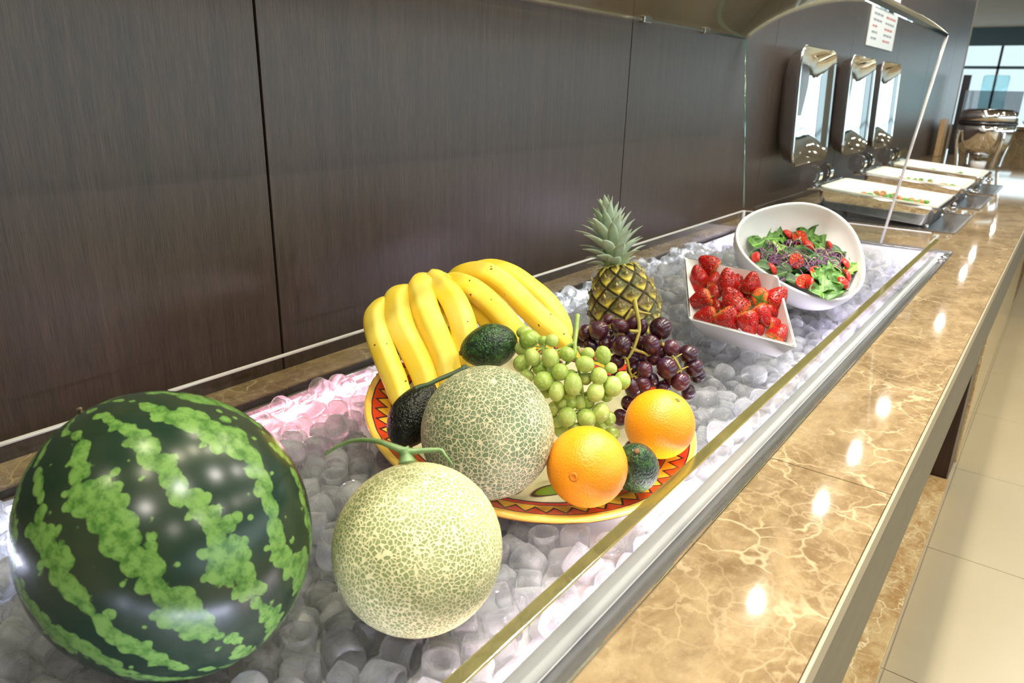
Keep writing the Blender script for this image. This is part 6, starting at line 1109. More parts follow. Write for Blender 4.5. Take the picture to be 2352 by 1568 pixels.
20327,3042,8418,153,-114,193,4,19721,3186,8415,-155,72,-169,0,19203,3330,8663,-164,-77,-68,4,18812,3620,8421,-6,-2,121,3,18128,3718,8422,151,131,-132,0,17744,3694,8372,4,-2,-314,2,17444,3832,8634,-145,2,-292,1,15244,4439,8401,178,-165,-11,3,
14401,4722,8416,5,-1,-298,4,12534,5272,8635,-169,5,255,1,9557,5394,8420,170,-170,75,0,6767,7115,8413,-153,-110,12,4,6079,7833,8412,-155,-17,96,3,5746,8012,8415,-153,106,145,4,5251,8424,8409,-155,-36,-113,3,4614,8228,8428,-314,0,3,0,
4408,8476,8395,212,150,-12,1,4070,8495,8640,35,-238,167,1,22886,2749,8372,3,-2,313,2,22192,2800,8434,-50,-8,154,4,21576,3164,8418,-154,81,8,4,21115,3163,8408,-159,-247,55,3,20761,3327,8648,66,-63,-264,4,20370,3551,8666,-146,-100,-56,0,
20035,3693,8427,-4,7,284,0,19382,3651,8411,155,-29,-64,0,18761,3949,8375,-166,3,-193,1,18572,4189,8364,2,-313,-46,1,18248,4280,8417,154,95,-44,0,17620,4351,8366,-3,-1,-142,5,15657,4835,8630,-309,10,73,2,15370,5119,8361,-1,-314,95,5,
14691,5219,8395,-86,164,65,1,13876,4815,8364,2,-313,78,1,12762,5492,8386,-65,169,8,5,12565,5312,8372,3,-2,235,2,11374,5594,8372,3,-2,-231,2,11341,5963,8395,-102,164,-185,1,11161,5765,8410,-33,162,-111,2,10194,5737,8413,-155,-66,-231,4,
9870,6239,8363,-6,0,-271,1,8722,6398,8364,2,-313,-97,1,7320,7561,8420,155,-65,79,4,6811,8370,8428,0,314,121,0,6472,8220,8372,4,-2,216,2,6100,8711,8612,35,76,-263,4,5490,8717,8422,2,0,44,3,22187,3162,8366,-3,-1,251,5,
21845,3736,8408,-55,-172,-52,2,21275,3740,8410,-33,162,-155,2,20909,3821,8426,-191,-123,-92,2,20537,3887,8685,178,-128,-67,0,20235,3980,8362,-164,-1,180,2,19801,4210,8395,232,150,-39,1,19250,4060,8411,-156,-30,240,0,18693,4431,8408,-49,-170,-145,2,
17894,4585,8651,2,31,172,2,17622,4430,8621,162,5,39,1,17466,4640,8392,10,-161,105,5,15743,5119,8385,8,-165,239,1,15205,5456,8669,1,-314,-135,3,14688,5513,8373,-166,4,-68,1,14654,5325,8703,100,119,-110,4,14064,5068,8361,-311,4,-53,5,
13716,5610,8364,-3,312,2,1,13145,6017,8410,-32,162,253,2,12677,5871,8409,154,101,-33,4,12491,6251,8361,-312,3,118,5,12180,6366,8416,1,-8,-19,4,11557,6233,8411,-155,-29,-264,0,11338,6668,8404,154,106,111,3,10635,6788,8408,259,-142,38,2,
10202,7005,8378,157,-4,59,2,9619,7016,8416,0,314,63,4,8928,6606,8392,-234,-154,22,5,8828,7018,8404,154,106,-85,3,8578,7300,8411,124,-152,-107,4,8600,6728,8421,3,-9,70,3,7899,7197,8362,-164,-1,182,2,7735,7512,8416,6,-5,157,4,
7392,8277,8375,162,3,-132,1,7178,8694,8676,156,29,-2,0,6988,8704,8404,-160,208,-1,3,24581,2818,8412,-164,184,25,4,23566,3407,8372,3,-2,229,2,22390,3747,8619,-130,-245,96,2,22129,3864,8538,-33,-48,-100,3,21573,4161,8666,53,141,-95,3,
21202,4385,8385,-16,-163,102,1,20817,4203,8410,170,-171,109,4,20526,4449,8372,4,-2,17,2,19738,4431,8778,175,-179,12,4,19516,4682,8544,-29,86,-130,2,18911,4731,8615,-1,294,-137,2,18382,4938,8427,-6,6,5,0,17981,4878,8372,3,-2,-47,2,
17787,5225,8372,3,-2,-191,2,17207,4891,8656,-152,-73,-113,3,16726,5245,8395,209,150,49,1,16456,5246,8375,-163,6,-159,1,16196,5365,8410,-34,162,119,2,15812,5670,8417,-170,80,-132,1,15748,5871,8654,-132,-143,-167,3,15169,6086,8415,-148,138,-28,4,
14665,5860,8632,-99,171,-182,5,13996,6048,8415,-153,106,19,4,13873,6463,8409,-155,-37,-94,3,13372,6488,8385,-15,-163,-81,1,13260,6284,8737,154,-260,-29,0,12517,7010,8390,163,5,249,5,12149,6665,8409,281,152,-23,2,11888,6777,8392,9,-161,-38,5,
11322,7314,8386,-154,-2,179,5,11050,7229,8361,-311,4,26,5,10558,7455,8411,155,-30,182,0,9891,7629,8681,-19,23,212,0,9733,7595,8364,311,2,11,1,9089,7996,8416,0,3,-312,4,8795,8067,8395,228,150,-92,1,8699,8377,8428,0,314,5,0,
8248,8529,8670,-311,69,-14,4,8124,8716,8362,-164,-1,145,2,24416,3819,8366,-3,-1,158,5,23125,3981,8401,141,-148,66,3,22780,4172,8395,-102,164,100,1,22183,4272,8421,-1,-9,248,3,21551,4441,8408,259,-142,4,2,21606,4590,8754,-295,10,119,3,
21049,4759,8700,-123,-166,-84,3,20462,4754,8410,155,83,203,4,20188,4704,8698,37,122,-287,3,19758,4897,8415,155,72,163,0,19034,5096,8736,-6,-187,2,3,18809,5353,8386,252,145,-53,5,18322,5325,8628,-55,289,-103,1,17741,5575,8431,-269,78,16,2,
17185,5322,8735,-60,-96,263,4,16833,5488,8712,-280,-1,-116,0,16468,5518,8632,122,39,161,0,16291,6176,8410,-32,162,176,2,15949,6246,8386,-154,-2,234,5,15710,6463,8390,161,6,-133,5,15092,6429,8626,156,-2,284,2,14852,6614,8621,-176,-174,113,1,
14532,6555,8640,-79,-33,60,5,13898,6923,8407,161,-200,66,3,13279,6643,8744,299,25,-111,3,13279,7254,8386,250,145,-3,5,12799,7310,8371,-309,2,-93,2,12375,7317,8421,-8,3,-8,3,11775,7642,8427,-4,7,153,0,11386,7747,8779,-150,206,-7,4,
11062,8036,8391,-1,252,-167,5,10458,8091,8405,-152,123,142,3,10128,8235,8361,-311,4,114,5,9793,8435,8416,-4,7,295,4,9658,8178,8655,-249,-50,-2,2,9352,8707,8415,161,208,13,4,24374,4186,8422,-314,0,142,3,23594,4458,8385,-9,-164,151,1,
23095,4771,8715,-156,-14,-256,0,22446,4749,8427,-8,3,-98,0,21946,4946,8364,2,-313,-81,1,21447,4938,8429,-165,81,-83,5,21017,5313,8403,-154,105,-152,3,20712,5379,8740,-193,-121,39,0,20065,5363,8418,155,-32,50,4,19711,5834,8408,-50,-170,-53,2,
19358,5338,8616,-243,11,210,4,18899,5696,8364,2,-313,-83,1,18536,5551,8735,0,-149,-58,0,18214,5739,8680,-144,5,256,0,17554,5865,8650,-205,29,69,4,17192,6001,8446,17,46,-154,0,16658,6237,8417,160,219,-86,0,16489,6394,8683,-94,180,-59,5,
16167,6705,8652,-300,70,-25,1,15547,6755,8361,3,310,142,5,15158,6728,8774,7,309,155,0,14771,6963,8616,64,-34,-218,4,14438,7133,8438,-20,-14,166,0,14088,7152,8395,-104,164,-30,1,13691,7157,8410,-32,162,-127,2,13259,7641,8412,155,-20,-96,3,
12809,7668,8705,164,-39,189,0,12511,7928,8610,216,23,169,4,12085,8373,8416,-3,-8,-43,4,11641,7972,8408,-51,-170,37,2,11310,8364,8417,-155,-13,-160,4,11046,8687,8728,-145,-252,-10,0,10580,8717,8443,-4,-35,-303,0,22758,5297,8570,-224,1,-159,2,
22270,5047,8410,-33,162,100,2,21393,5326,8372,4,-2,77,2,21013,5825,8692,-150,41,-53,4,20613,5741,8658,118,49,132,3,20245,5788,8635,59,53,267,0,19816,6011,8706,195,-211,26,0,19526,6040,8408,-55,-172,-27,2,19109,5953,8415,155,33,93,0,
18495,5986,8546,-217,70,-55,3,18166,6173,8415,-155,-54,-5,0,17983,6378,8709,104,-98,-4,0,17425,6298,8717,111,2,-200,0,17187,6828,8416,7,-5,-43,4,16629,6759,8427,-1,-8,238,0,16372,7006,8651,173,92,120,4,16001,7076,8656,-128,-65,75,3,
15443,7086,8416,-8,0,-160,4,15016,7591,8411,155,-30,-188,0,14418,7771,8395,-86,164,60,1,14103,7718,8408,265,-145,-55,2,13817,7756,8607,-163,-9,-124,2,13388,8068,8743,-137,-26,30,3,13000,8172,8647,240,-45,25,0,12685,8342,8419,155,-5,-305,4,
12385,8673,8455,20,63,297,0,11722,8720,8404,154,106,-158,3,24449,4929,8362,-164,-1,173,2,23776,5281,8421,1,-9,-301,3,23146,5553,8694,-116,5,245,4,22724,5599,8409,186,-136,129,5,22178,5507,8627,-251,-60,34,0,21526,5728,8651,-67,-209,118,2,
21384,5987,8714,3,-185,218,4,20986,6152,8427,41,-194,223,2,20446,6280,8585,220,-38,-64,5,20077,6276,8732,-115,70,-6,4,19586,6350,8378,157,-4,-176,2,19351,6464,8655,-7,216,158,2,18908,6688,8408,-50,-170,60,2,18209,6806,8690,227,-15,194,0,
17870,6767,8525,98,-66,-195,5,17542,6876,8427,-6,6,-278,0,17273,7431,8667,-15,-57,-141,0,16671,7266,8546,269,-74,-63,3,16160,7591,8375,162,2,-213,1,15970,7852,8413,-155,-39,-217,4,15493,7612,8372,4,-2,274,2,15338,8017,8647,-64,-260,-69,3,
14717,8161,8363,-6,0,156,1,14105,8408,8421,-5,-15,155,4,13800,8420,8392,10,-161,1,5,13525,8393,8374,-166,4,5,1,13138,8719,8405,-155,84,-157,3,22878,5894,8559,-15,-76,39,0,22449,5694,8395,211,150,31,1,22476,5910,8686,113,42,261,4,
21877,6090,8406,153,116,1,3,21554,6168,8375,162,2,267,1,21038,6564,8395,-103,164,152,1,20817,6670,8663,-119,-103,2,2,20330,6718,8386,250,145,-21,5,19722,7024,8408,-55,-172,51,2,19349,6827,8674,172,71,135,1,18763,7062,8378,159,-3,123,2,
18484,7295,8690,-51,-31,61,3,18195,7353,8484,-241,55,69,0,17569,7567,8417,-154,95,-43,0,16986,7754,8653,-97,291,53,0,16708,8032,8772,80,-143,37,3,16268,7853,8630,-301,109,-17,5,16101,8200,8716,-227,145,83,4,15766,8144,8572,36,-86,107,5,
15481,8496,8391,-121,165,23,5,15108,8685,8395,-99,164,204,1,14541,8753,8363,152,-313,3,2,22743,6165,8385,-15,-163,148,1,22459,6625,8427,-6,-6,-95,0,22209,6842,8410,281,152,12,2,21717,6890,8580,-84,-283,90,5,21214,7072,8519,235,-63,42,1,
20712,6967,8711,-134,29,27,0,20386,7372,8362,313,0,132,5,20050,7280,8648,31,188,-19,1,19680,7512,8362,-164,-1,-224,2,19113,7266,8428,0,1,-286,0,18479,7656,8641,206,-194,-66,3,18212,7736,8411,-156,-9,-38,0,18009,8060,8371,-309,2,116,2,
17418,8075,8431,-5,-38,257,4,16780,8278,8409,-32,162,77,2,16425,8433,8731,-60,277,-121,0,16167,8479,8533,82,62,-149,1,15720,8730,8364,311,2,152,1,22788,6811,8428,1,5,-274,0,22484,7132,8732,45,9,-183,3,21948,7061,8374,-166,4,-270,1,
21525,7072,8392,-234,-154,32,5,21390,7430,8662,136,119,9,3,20952,7464,8575,242,53,-158,5,20413,7707,8418,-154,87,-33,4,20162,7615,8668,-117,-147,-25,4,19685,7789,8631,-160,-219,-71,4,19166,7793,8700,153,-56,-259,2,18825,7860,8602,-69,-53,110,1,
18415,8342,8422,151,130,-41,0,17668,8699,8411,-155,-29,1,0,17409,8449,8363,-5,0,-232,1,17094,8694,8693,-91,65,-254,3,24201,6593,8404,154,106,-126,3,23475,7051,8411,-155,-29,-134,0,23066,7216,8390,162,6,19,5,22350,7447,8655,200,-235,25,4,
21731,7766,8402,71,-155,-117,3,21368,7781,8581,74,-271,-59,1,20850,7905,8410,170,-171,-57,4,20665,8002,8706,-243,-7,133,0,20167,8280,8415,-159,242,-36,0,19615,8186,8421,1,6,-42,3,19328,8378,8416,0,-314,76,4,18966,8345,8430,20,31,-51,4,
18669,8722,8659,224,8,152,5,24298,7260,8415,-155,72,84,0,22806,7543,8555,309,72,34,4,22517,7777,8712,164,206,90,4,22031,7966,8364,2,-313,-88,1,21384,8235,8671,32,109,-194,4,20918,8284,8729,5,-11,107,0,20568,8396,8712,140,-274,-10,3,
20385,8706,8415,155,33,-156,0,20012,8702,8412,155,-21,-2,0,24136,7577,8363,-2,-3,86,1,23529,7867,8422,1,0,-35,3,22993,8079,8616,82,7,9,0,22604,8069,8386,-154,-2,-312,5,22011,8349,8411,155,-9,-24,3,21724,8714,8651,-157,-240,0,4,
21355,8711,8410,-160,232,-2,4,23752,8144,8416,1,8,243,4,22773,8709,8428,0,2,-153,0,22542,8362,8392,-165,-1,179,5,24051,3339,8408,-55,-172,-203,2,23813,3162,8421,-6,-7,-272,3,22713,3316,8662,155,33,213,0,22438,2790,8673,-15,-19,152,2,
21897,2780,8615,-260,17,-157,5,22123,3127,8604,7,305,116,5,21892,3321,8410,-33,162,-141,2,21277,2912,8668,-162,53,241,0,20974,2756,8390,162,6,-300,5,23021,4240,8684,-7,15,-197,3,21526,3670,8704,-18,4,-279,4,21328,3356,8664,135,33,235,0,
21024,3115,8676,-9,-40,82,1,20451,3194,8759,24,12,232,3,20576,2804,8679,4,-9,-228,4,24448,6019,8620,2,6,172,5,22760,4430,8574,43,76,77,1,22629,4134,8702,120,-107,164,3,21909,4428,8667,-307,18,-25,2,21255,4020,8761,133,101,-19,3,
21113,3628,8755,-8,-130,108,0,20772,3670,8740,-28,55,105,1,20096,3321,8744,-162,-37,72,3,19728,2796,8781,-150,-281,-6,4,19143,2746,8613,-159,-78,0,5,23769,6135,8560,252,54,-25,5,22507,5074,8698,71,27,92,3,21990,4748,8659,24,141,-152,4,
21893,4166,8721,-77,-143,204,1,21232,4375,8723,156,-92,-161,0,20910,4020,8732,-119,-126,-191,4,20180,3967,8679,-163,-43,-202,3,19612,3453,8650,145,-43,200,3,19448,3105,8650,28,-84,-252,5,18987,3009,8755,-73,-152,-184,4,18675,2794,8677,-128,113,182,0,
23469,6718,8385,-15,-163,44,1,23292,6137,8565,233,61,-155,5,22029,5123,8662,-108,137,6,0,21708,5029,8647,-139,-164,140,1,21227,5056,8624,52,20,122,1,20875,5068,8665,131,60,57,2,20853,4417,8680,104,-10,6,0,20135,4349,8676,34,-134,-209,3,
19899,3974,8410,-7,162,34,2,19110,3737,8679,-3,-8,288,3,18769,3281,8748,150,92,211,3,18438,3130,8763,-9,12,206,4,17939,3023,8631,-59,-49,157,2,17993,2752,8415,-118,-164,-36,2,23838,7138,8591,86,-238,-83,4,23296,6631,8666,-85,-29,-125,0,
22794,6252,8717,-6,2,-46,4,22122,5915,8664,-34,-32,9,5,21631,5530,8410,-35,162,36,2,21492,5298,8672,-152,-32,98,0,21073,5428,8727,99,-45,44,0,20468,5072,8646,-251,-5,212,1,20502,4431,8684,-6,11,-219,3,19395,4327,8748,-158,216,-70,1,
19589,4150,8573,-89,33,231,1,18866,4033,8695,-2,-300,-18,0,18424,3631,8674,-111,-35,-182,4,17781,3733,8682,-7,11,30,3,17403,3337,8664,-249,-22,-67,5,17203,3110,8522,188,-71,-176,2,17225,2791,8362,-164,-1,168,2,24355,7852,8401,-137,-149,-46,3,
23627,7558,8385,4,-165,-208,1,21997,6726,8686,19,57,17,4,21945,6351,8672,7,228,46,4,21581,6224,8641,-138,13,262,1,20718,6146,8719,-62,41,24,0,20500,5767,8937,40,12,-235,2,20343,5414,8781,153,267,19,3,20105,5030,8663,-53,42,306,2,
19778,4812,8763,58,138,99,4,19217,4445,8481,101,225,129,4,18920,4389,8704,-189,-41,-135,4,18123,4282,8698,-263,-2,-194,5,17761,4164,8734,276,6,2,4,22066,7081,8629,-295,26,53,5,21534,6598,8640,-82,-16,96,2,21211,6423,8722,52,-197,-41,1,
20931,6411,8628,-31,246,16,5,20365,6099,8872,-211,-78,147,0,19936,5633,8695,-271,134,-54,3,19778,5208,8595,-39,74,118,4,19472,5030,8570,45,79,-255,1,18621,4737,8385,-4,-164,-206,1,18239,4589,8717,160,39,270,4,17418,4202,8656,14,253,-110,1,
23201,8402,8538,97,-92,228,2,21998,7472,8390,162,6,227,5,21767,7318,8533,-51,238,-181,3,21528,7104,8750,202,-105,-164,0,21180,6747,8694,-131,-108,-24,4,20966,6666,8970,158,-100,13,4,20498,6575,8701,70,0,55,4,19697,6311,8932,139,-43,186,0,
19535,5787,8782,155,30,-266,4,19046,5455,8644,-45,181,-147,5,18463,5070,8767,-144,205,-103,3,17979,4909,8633,8,312,-24,2,17297,4587,8665,-20,29,208,5,15186,3134,8386,-63,170,-67,5,14876,2761,8364,-312,-1,-8,1,22399,8127,8692,-110,108,-78,0,
22053,7999,8669,309,-6,-152,3,21934,7668,8700,152,50,-56,0,21076,7242,8787,-54,64,226,0,20656,7333,8703,-24,-86,-278,3,20356,6944,8751,-3,-28,213,3,20001,6719,8541,-258,-41,23,2,19747,6384,8652,161,-16,42,2,19408,6140,8725,-78,-208,-59,4,
18904,5728,8683,-5,22,-78,0,18753,5308,8670,178,7,-221,1,17990,5456,8540,-104,-74,-44,1,17537,5093,8731,-49,-12,-38,4,14904,3409,8366,-3,-1,150,5,14602,3330,8385,-15,-163,220,1,14301,2862,8502,-170,-17,-6,3,22279,8491,8663,-80,-40,-16,0,
21824,8367,8671,288,70,-35,5,21090,7995,8616,-206,29,-83,2,21025,7721,8702,-90,55,283,2,20508,7660,8754,-37,-169,211,4,20336,7332,8633,-53,-162,52,1,19901,6999,8738,28,-97,-49,0,19594,6628,8726,136,137,178,5,18990,6319,8416,-314,0,-62,4,
18787,6465,8648,68,229,-5,2,18664,5930,8883,-276,31,138,3,17541,5487,8733,281,-82,46,3,16877,5104,8720,-144,125,45,0,14961,3718,8411,-156,-64,-164,3,21143,8706,8678,-41,81,-88,3,20825,8643,8844,183,-16,-259,0,20284,8030,8688,287,-11,-151,2,
20158,7933,8408,-55,-172,-115,2,19813,7478,8792,60,-18,-155,0,19558,7279,8620,-106,-5,-109,0,19104,6931,8653,-303,8,121,1,18714,6817,8722,-250,-57,-106,4,18432,6521,8755,155,207,-59,4,18275,6187,8780,-5,19,192,0,17723,6138,8761,-17,145,-79,2,
17164,5716,8736,-107,-48,-202,0,16179,4957,8673,233,197,3,4,14517,4056,8590,-14,-69,169,4,20715,8760,8386,-63,170,96,5,20279,8605,8740,203,115,-3,3,19986,8337,8691,148,146,-40,3,19601,8140,8766,-159,110,-103,3,19374,7566,8680,-142,-44,-107,3,
18859,7518,8732,2,78,-11,3,18129,7461,8834,-210,-224,-25,3,18042,7128,8687,270,-20,-62,5,17705,6563,8756,202,43,-51,3,17209,6044,8826,162,0,278,2,16960,6247,8592,-244,39,-94,2,16432,5967,8666,-137,-56,-144,5,16048,5490,8740,-115,11,-57,0,
14911,4649,8639,160,5,-128,2,12102,3610,8664,-128,-140,91,0,11999,2804,8403,160,209,3,3,19690,8513,8697,118,199,-100,5,19405,8397,8711,5,-305,40,1,19162,8124,8690,120,44,-154,3,18480,8038,8718,113,-255,0,4,18140,7814,8716,-136,23,-280,5,
17794,7273,8537,104,-48,-234,5,17483,7186,8655,-30,-170,97,2,17436,6760,8770,167,85,-64,3,16777,6470,8707,-61,-215,105,1,16238,6334,8702,154,-12,-113,5,16077,5991,8374,-165,5,-262,1,15895,5190,8662,85,-33,269,2,15437,5053,8649,152,184,-88,3,
15014,5152,8413,-155,-39,-29,4,14702,4919,8427,-2,7,72,0,12018,3202,8416,-1,7,-11,4,11655,2959,8628,-264,-80,76,4,19374,8711,8662,130,-85,-120,3,19035,8590,8743,122,133,-175,3,18669,8407,8692,235,-10,-164,3,18038,8113,8690,-1,-314,127,0,
17813,7897,8678,115,148,-131,2,17436,7762,8678,141,-87,-17,1,16910,7140,8686,218,82,34,1,16649,6735,8740,-12,-2,-260,5,16351,6653,8815,-56,-281,56,5,15935,6510,8634,115,-50,281,2,15807,6231,8647,22,302,115,1,15456,6070,8569,233,18,-188,5,
14867,5598,8639,143,48,-231,0,14021,4918,8645,148,-33,-225,0,11371,3482,8364,-312,-1,-22,1,11063,3745,8427,-6,-6,283,0,10447,2995,8416,8,0,24,4,10288,3267,8385,8,-165,55,1,18120,8740,8408,309,-96,11,5,17938,8529,8616,-68,78,-131,4,
17723,8262,8762,0,-5,119,4,16798,7655,8963,81,-23,188,0,16601,7642,8651,46,-75,-80,0,16227,7355,8653,-130,44,-244,2,16219,6948,8913,282,-30,155,5,15523,6726,8656,-163,225,-3,4,15510,6370,8740,94,228,78,4,14885,6169,8445,-33,61,-208,2,
14319,5457,8692,2,-41,-164,2,14023,5427,8421,-1,-9,167,3,11570,4540,8385,-1,-164,-92,1,11307,4363,8364,2,-313,-40,1,10736,4228,8427,1,-8,-160,0,10002,4172,8404,154,106,114,3,9562,3539,8385,8,-165,-274,1,9413,2797,8416,3,-2,-167,4,
17397,8671,8630,-165,-14,170,1,17361,8348,8668,-119,-22,-166,3,16981,8294,8738,-31,-8,109,4,16411,8112,8768,-119,-167,83,2,16102,7581,8637,173,14,-254,1,15817,7526,8408,-56,-172,-198,2,15742,7252,8663,227,-121,28,5,15107,7081,8694,-33,-5,166,4,
14684,6182,8690,51,218,-127,2,14368,6063,8412,-155,-23,-163,0,13691,5528,8667,140,-144,-170,0,13763,5191,8416,7,-4,-4,4,11156,5319,8427,4,-7,142,0,11071,4998,8374,-164,6,-63,1,10330,4784,8386,-154,-2,274,5,9677,3980,8416,-6,6,45,4,
9342,4171,8420,-170,-170,18,0,9272,3387,8401,140,-148,-56,3,8666,3390,8415,155,33,236,0,16729,8714,8427,-4,7,-25,0,16055,8718,8776,-2,-9,42,3,15831,7729,8699,-2,-234,105,2,15618,7872,8711,163,-9,-209,2,15276,7393,8542,-23,-233,111,2,
14949,7410,8726,82,141,-215,0,14405,6861,8760,66,56,-56,4,14101,6661,8708,-41,-18,225,0,13595,6580,8631,-264,-14,-61,1,13567,6256,8427,6,-6,66,0,13243,5435,8609,-75,-28,-105,5,10572,5321,8410,-34,162,-184,2,9152,4821,8401,140,-148,129,3,
7922,2872,8422,314,0,21,3,15989,8752,8410,266,152,-50,2,15658,8722,8636,47,-177,25,1,15518,8353,8744,-77,16,-263,0,15011,8012,8418,7,-7,-5,4,14699,7872,8408,-50,-170,-251,2,14372,7573,8723,251,-28,-120,4,13832,7355,8635,309,65,56,5,
13752,6360,8774,-83,-50,-294,1,13548,6108,8774,7,170,-190,2,12868,5714,8654,-13,241,-33,1,12397,5620,8364,-3,312,127,1,11578,5380,8427,5,7,-261,0,15307,8702,8677,-157,277,0,0,14789,8460,8367,2,4,305,5,14670,8204,8662,-155,-6,-293,4,
14083,7883,8739,-103,-4,-288,3,13524,7767,8582,-42,-295,-125,2,13230,7054,8707,154,-19,-63,3,13036,7064,8408,155,-38,-89,3,12767,6874,8385,-15,-163,266,1,12517,6434,8708,93,-281,16,0,12143,5679,8395,-102,164,-128,1,11895,5714,8669,-83,-95,105,0,
7063,3091,8415,155,72,92,0,6780,2765,8647,-300,-12,-6,1,15005,8737,8722,-186,-133,17,2,14285,8713,8622,70,41,110,0,13660,8348,8692,162,-66,-128,3,13151,7785,8710,95,-33,63,4,12994,7301,8674,-65,-216,159,2,12659,7174,8664,-8,-74,83,0,
12401,6835,8615,69,-74,-230,1,11941,6694,8665,-310,-7,149,1,11897,6474,8408,-56,-172,26,2,10525,6033,8390,162,6,-236,5,6675,3166,8419,155,-4,-5,4,6160,2811,8420,170,-170,-12,0,13585,8706,8741,-160,-118,4,3,13243,8402,8363,-5,0,-155,1,
12629,8213,8784,-9,-60,231,4,12468,7582,8740,174,-259,20,3,12101,7617,8669,-9,-221,158,0,11794,7051,8658,-78,40,127,0,11401,6928,8721,-302,-1,2,0,10486,6383,8416,-314,0,-36,4,10277,6158,8374,-166,4,249,1,9776,5626,8386,-63,170,61,5,
6220,3610,8418,155,49,55,4,5944,3844,8416,-4,-8,-137,4,5389,2795,8421,-1,-9,-266,3,4729,2832,8660,138,286,-1,0,13243,8702,8760,-8,-165,166,0,12916,8736,8705,-19,-5,-159,5,12364,8405,8633,124,-210,-121,1,11843,8132,8706,-123,-68,132,3,
11073,7805,8590,256,-14,10,5,11123,7511,8669,-57,-172,57,2,10886,7491,8410,-35,162,-16,2,9741,6551,8410,170,-171,-102,4,9945,6802,8362,313,0,-80,5,5408,3294,8375,162,2,246,1,5033,3366,8415,-155,72,82,0,4592,3419,8411,155,-9,96,3,
4208,3410,8395,-102,164,-34,1,12113,8718,8698,-10,95,-15,3,11723,8492,8609,238,17,-8,1,11363,8095,8651,159,76,-172,3,10823,7770,8386,251,144,-37,5,10463,7783,8409,-32,162,101,2,9789,7279,8372,1,-314,-53,2,9470,6307,8415,-155,72,234,0,
5567,4439,8416,-7,-5,-103,4,11404,8714,8781,159,55,156,4,11017,8207,8640,-82,49,314,3,10619,8333,8649,105,20,-49,0,10083,8037,8584,-258,-34,29,2,9274,7036,8362,-164,-1,-214,2,9094,6794,8375,162,3,-56,1,8304,5850,8411,-190,-163,-19,4,
5074,4321,8427,-2,8,-172,0,3340,3107,8654,-164,281,26,3,3147,2805,8403,-154,105,-12,3,10738,8710,8725,-31,-1,-158,2,10130,8431,8633,-207,-79,51,3,9427,7378,8411,155,-29,-68,0,9092,7224,8395,-86,164,-143,1,8906,7416,8386,-63,170,-104,5,
5141,4984,8416,8,-2,-147,4,3415,3823,8401,177,-165,9,3,2623,3535,8374,-164,6,140,1,2755,2767,8620,159,-1,144,1,2146,2748,8393,158,7,-14,5,9975,8757,8582,162,232,0,2,9148,8710,8652,-226,1,-150,2,8223,7231,8428,314,0,68,0,
5555,5197,8416,-7,4,296,4,4538,4847,8373,-167,4,8,1,3201,4073,8385,-15,-163,200,1,2340,3649,8421,-8,1,-236,3,1776,3156,8624,-164,0,-179,2,8716,8740,8566,-35,-78,36,1,8506,7909,8404,-150,134,-115,3,5826,5860,8401,177,-165,-8,3,
5461,5670,8421,6,7,-10,3,4793,5475,8640,27,79,185,0,3455,4916,8385,7,-165,-154,1,2213,3941,8540,-92,43,-142,5,1810,3619,8667,-4,302,156,1,1490,3084,8627,171,1,136,1,773,3073,8662,89,35,283,5,582,2776,8665,-12,-9,-313,5,
8037,8070,8411,124,-152,-40,4,7840,7813,8362,-164,-1,252,2,7386,6228,8408,155,-38,-134,3,6107,6172,8366,-3,-1,182,5,4233,5779,8708,135,-194,97,4,4147,5301,8672,9,15,-25,4,1804,4847,8666,-119,287,-4,0,1736,3999,8719,144,46,19,2,
956,3548,8697,2,-28,293,3,330,2957,8657,-83,166,-117,1,-4,2760,8593,-176,81,-30,5,7903,8689,8581,-307,69,-17,5,7669,8192,8410,-33,162,262,2,6863,7480,8421,-5,7,207,3,6375,7507,8374,-165,5,-82,1,6665,6732,8421,9,-2,118,3,
6440,6460,8410,-144,-143,69,4,5560,6898,8386,-154,-2,72,5,5480,6039,8408,-50,-170,-47,2,4793,6661,8408,-53,-171,-70,2,4512,6045,8666,-152,-109,-165,3,3729,5714,8611,85,-13,-233,5,1194,3963,8671,-142,-16,-121,5,795,4119,8562,258,9,167,1,
662,3827,8752,2,40,78,0,165,3260,8717,-307,13,-68,3,-232,3116,8630,-247,-50,65,1,-494,3368,8738,-89,46,19,0,-1068,2790,8690,4,1,171,4,6811,8687,8698,-168,-227,9,4,6432,8479,8640,60,59,271,3,6791,8048,8371,4,312,26,2,
6087,7517,8643,-12,69,-244,0,5547,7381,8390,162,6,88,5,5262,7420,8659,-151,-63,44,4,5053,6843,8371,5,312,81,2,4489,7175,8617,-14,-78,125,5,3754,6238,8412,-3,-168,63,2,3470,5940,8674,-9,-26,34,3,1446,4659,8612,4,2,277,5,
1000,4649,8672,152,81,35,4,352,4387,8482,145,247,29,3,-1116,3337,8690,0,-314,19,0,-1420,3043,8417,-154,95,194,0,6335,8712,8371,-309,2,159,2,6264,8080,8375,162,3,217,1,5522,8304,8677,64,66,-197,4,5174,7820,8650,-183,39,-109,3,
3655,8012,8736,23,34,271,3,4164,7297,8772,8,289,112,4,3824,7198,8669,17,238,80,2,3567,6426,8385,7,-165,-245,1,1075,4995,8669,115,236,-91,1,504,4668,8717,13,15,-86,4,-102,4338,8651,-87,-6,-311,2,-860,3979,8703,-105,-96,-152,4,
-1144,3686,8673,130,94,161,3,-1474,3327,8789,-9,15,55,0,4932,8738,8576,-228,3,-157,5,4930,8340,8647,93,-314,40,4,4421,8074,8724,190,-49,-26,0,4256,7873,8395,228,150,21,1,3666,7486,8712,69,-152,-169,0,3196,6855,8668,-8,-4,-288,0,
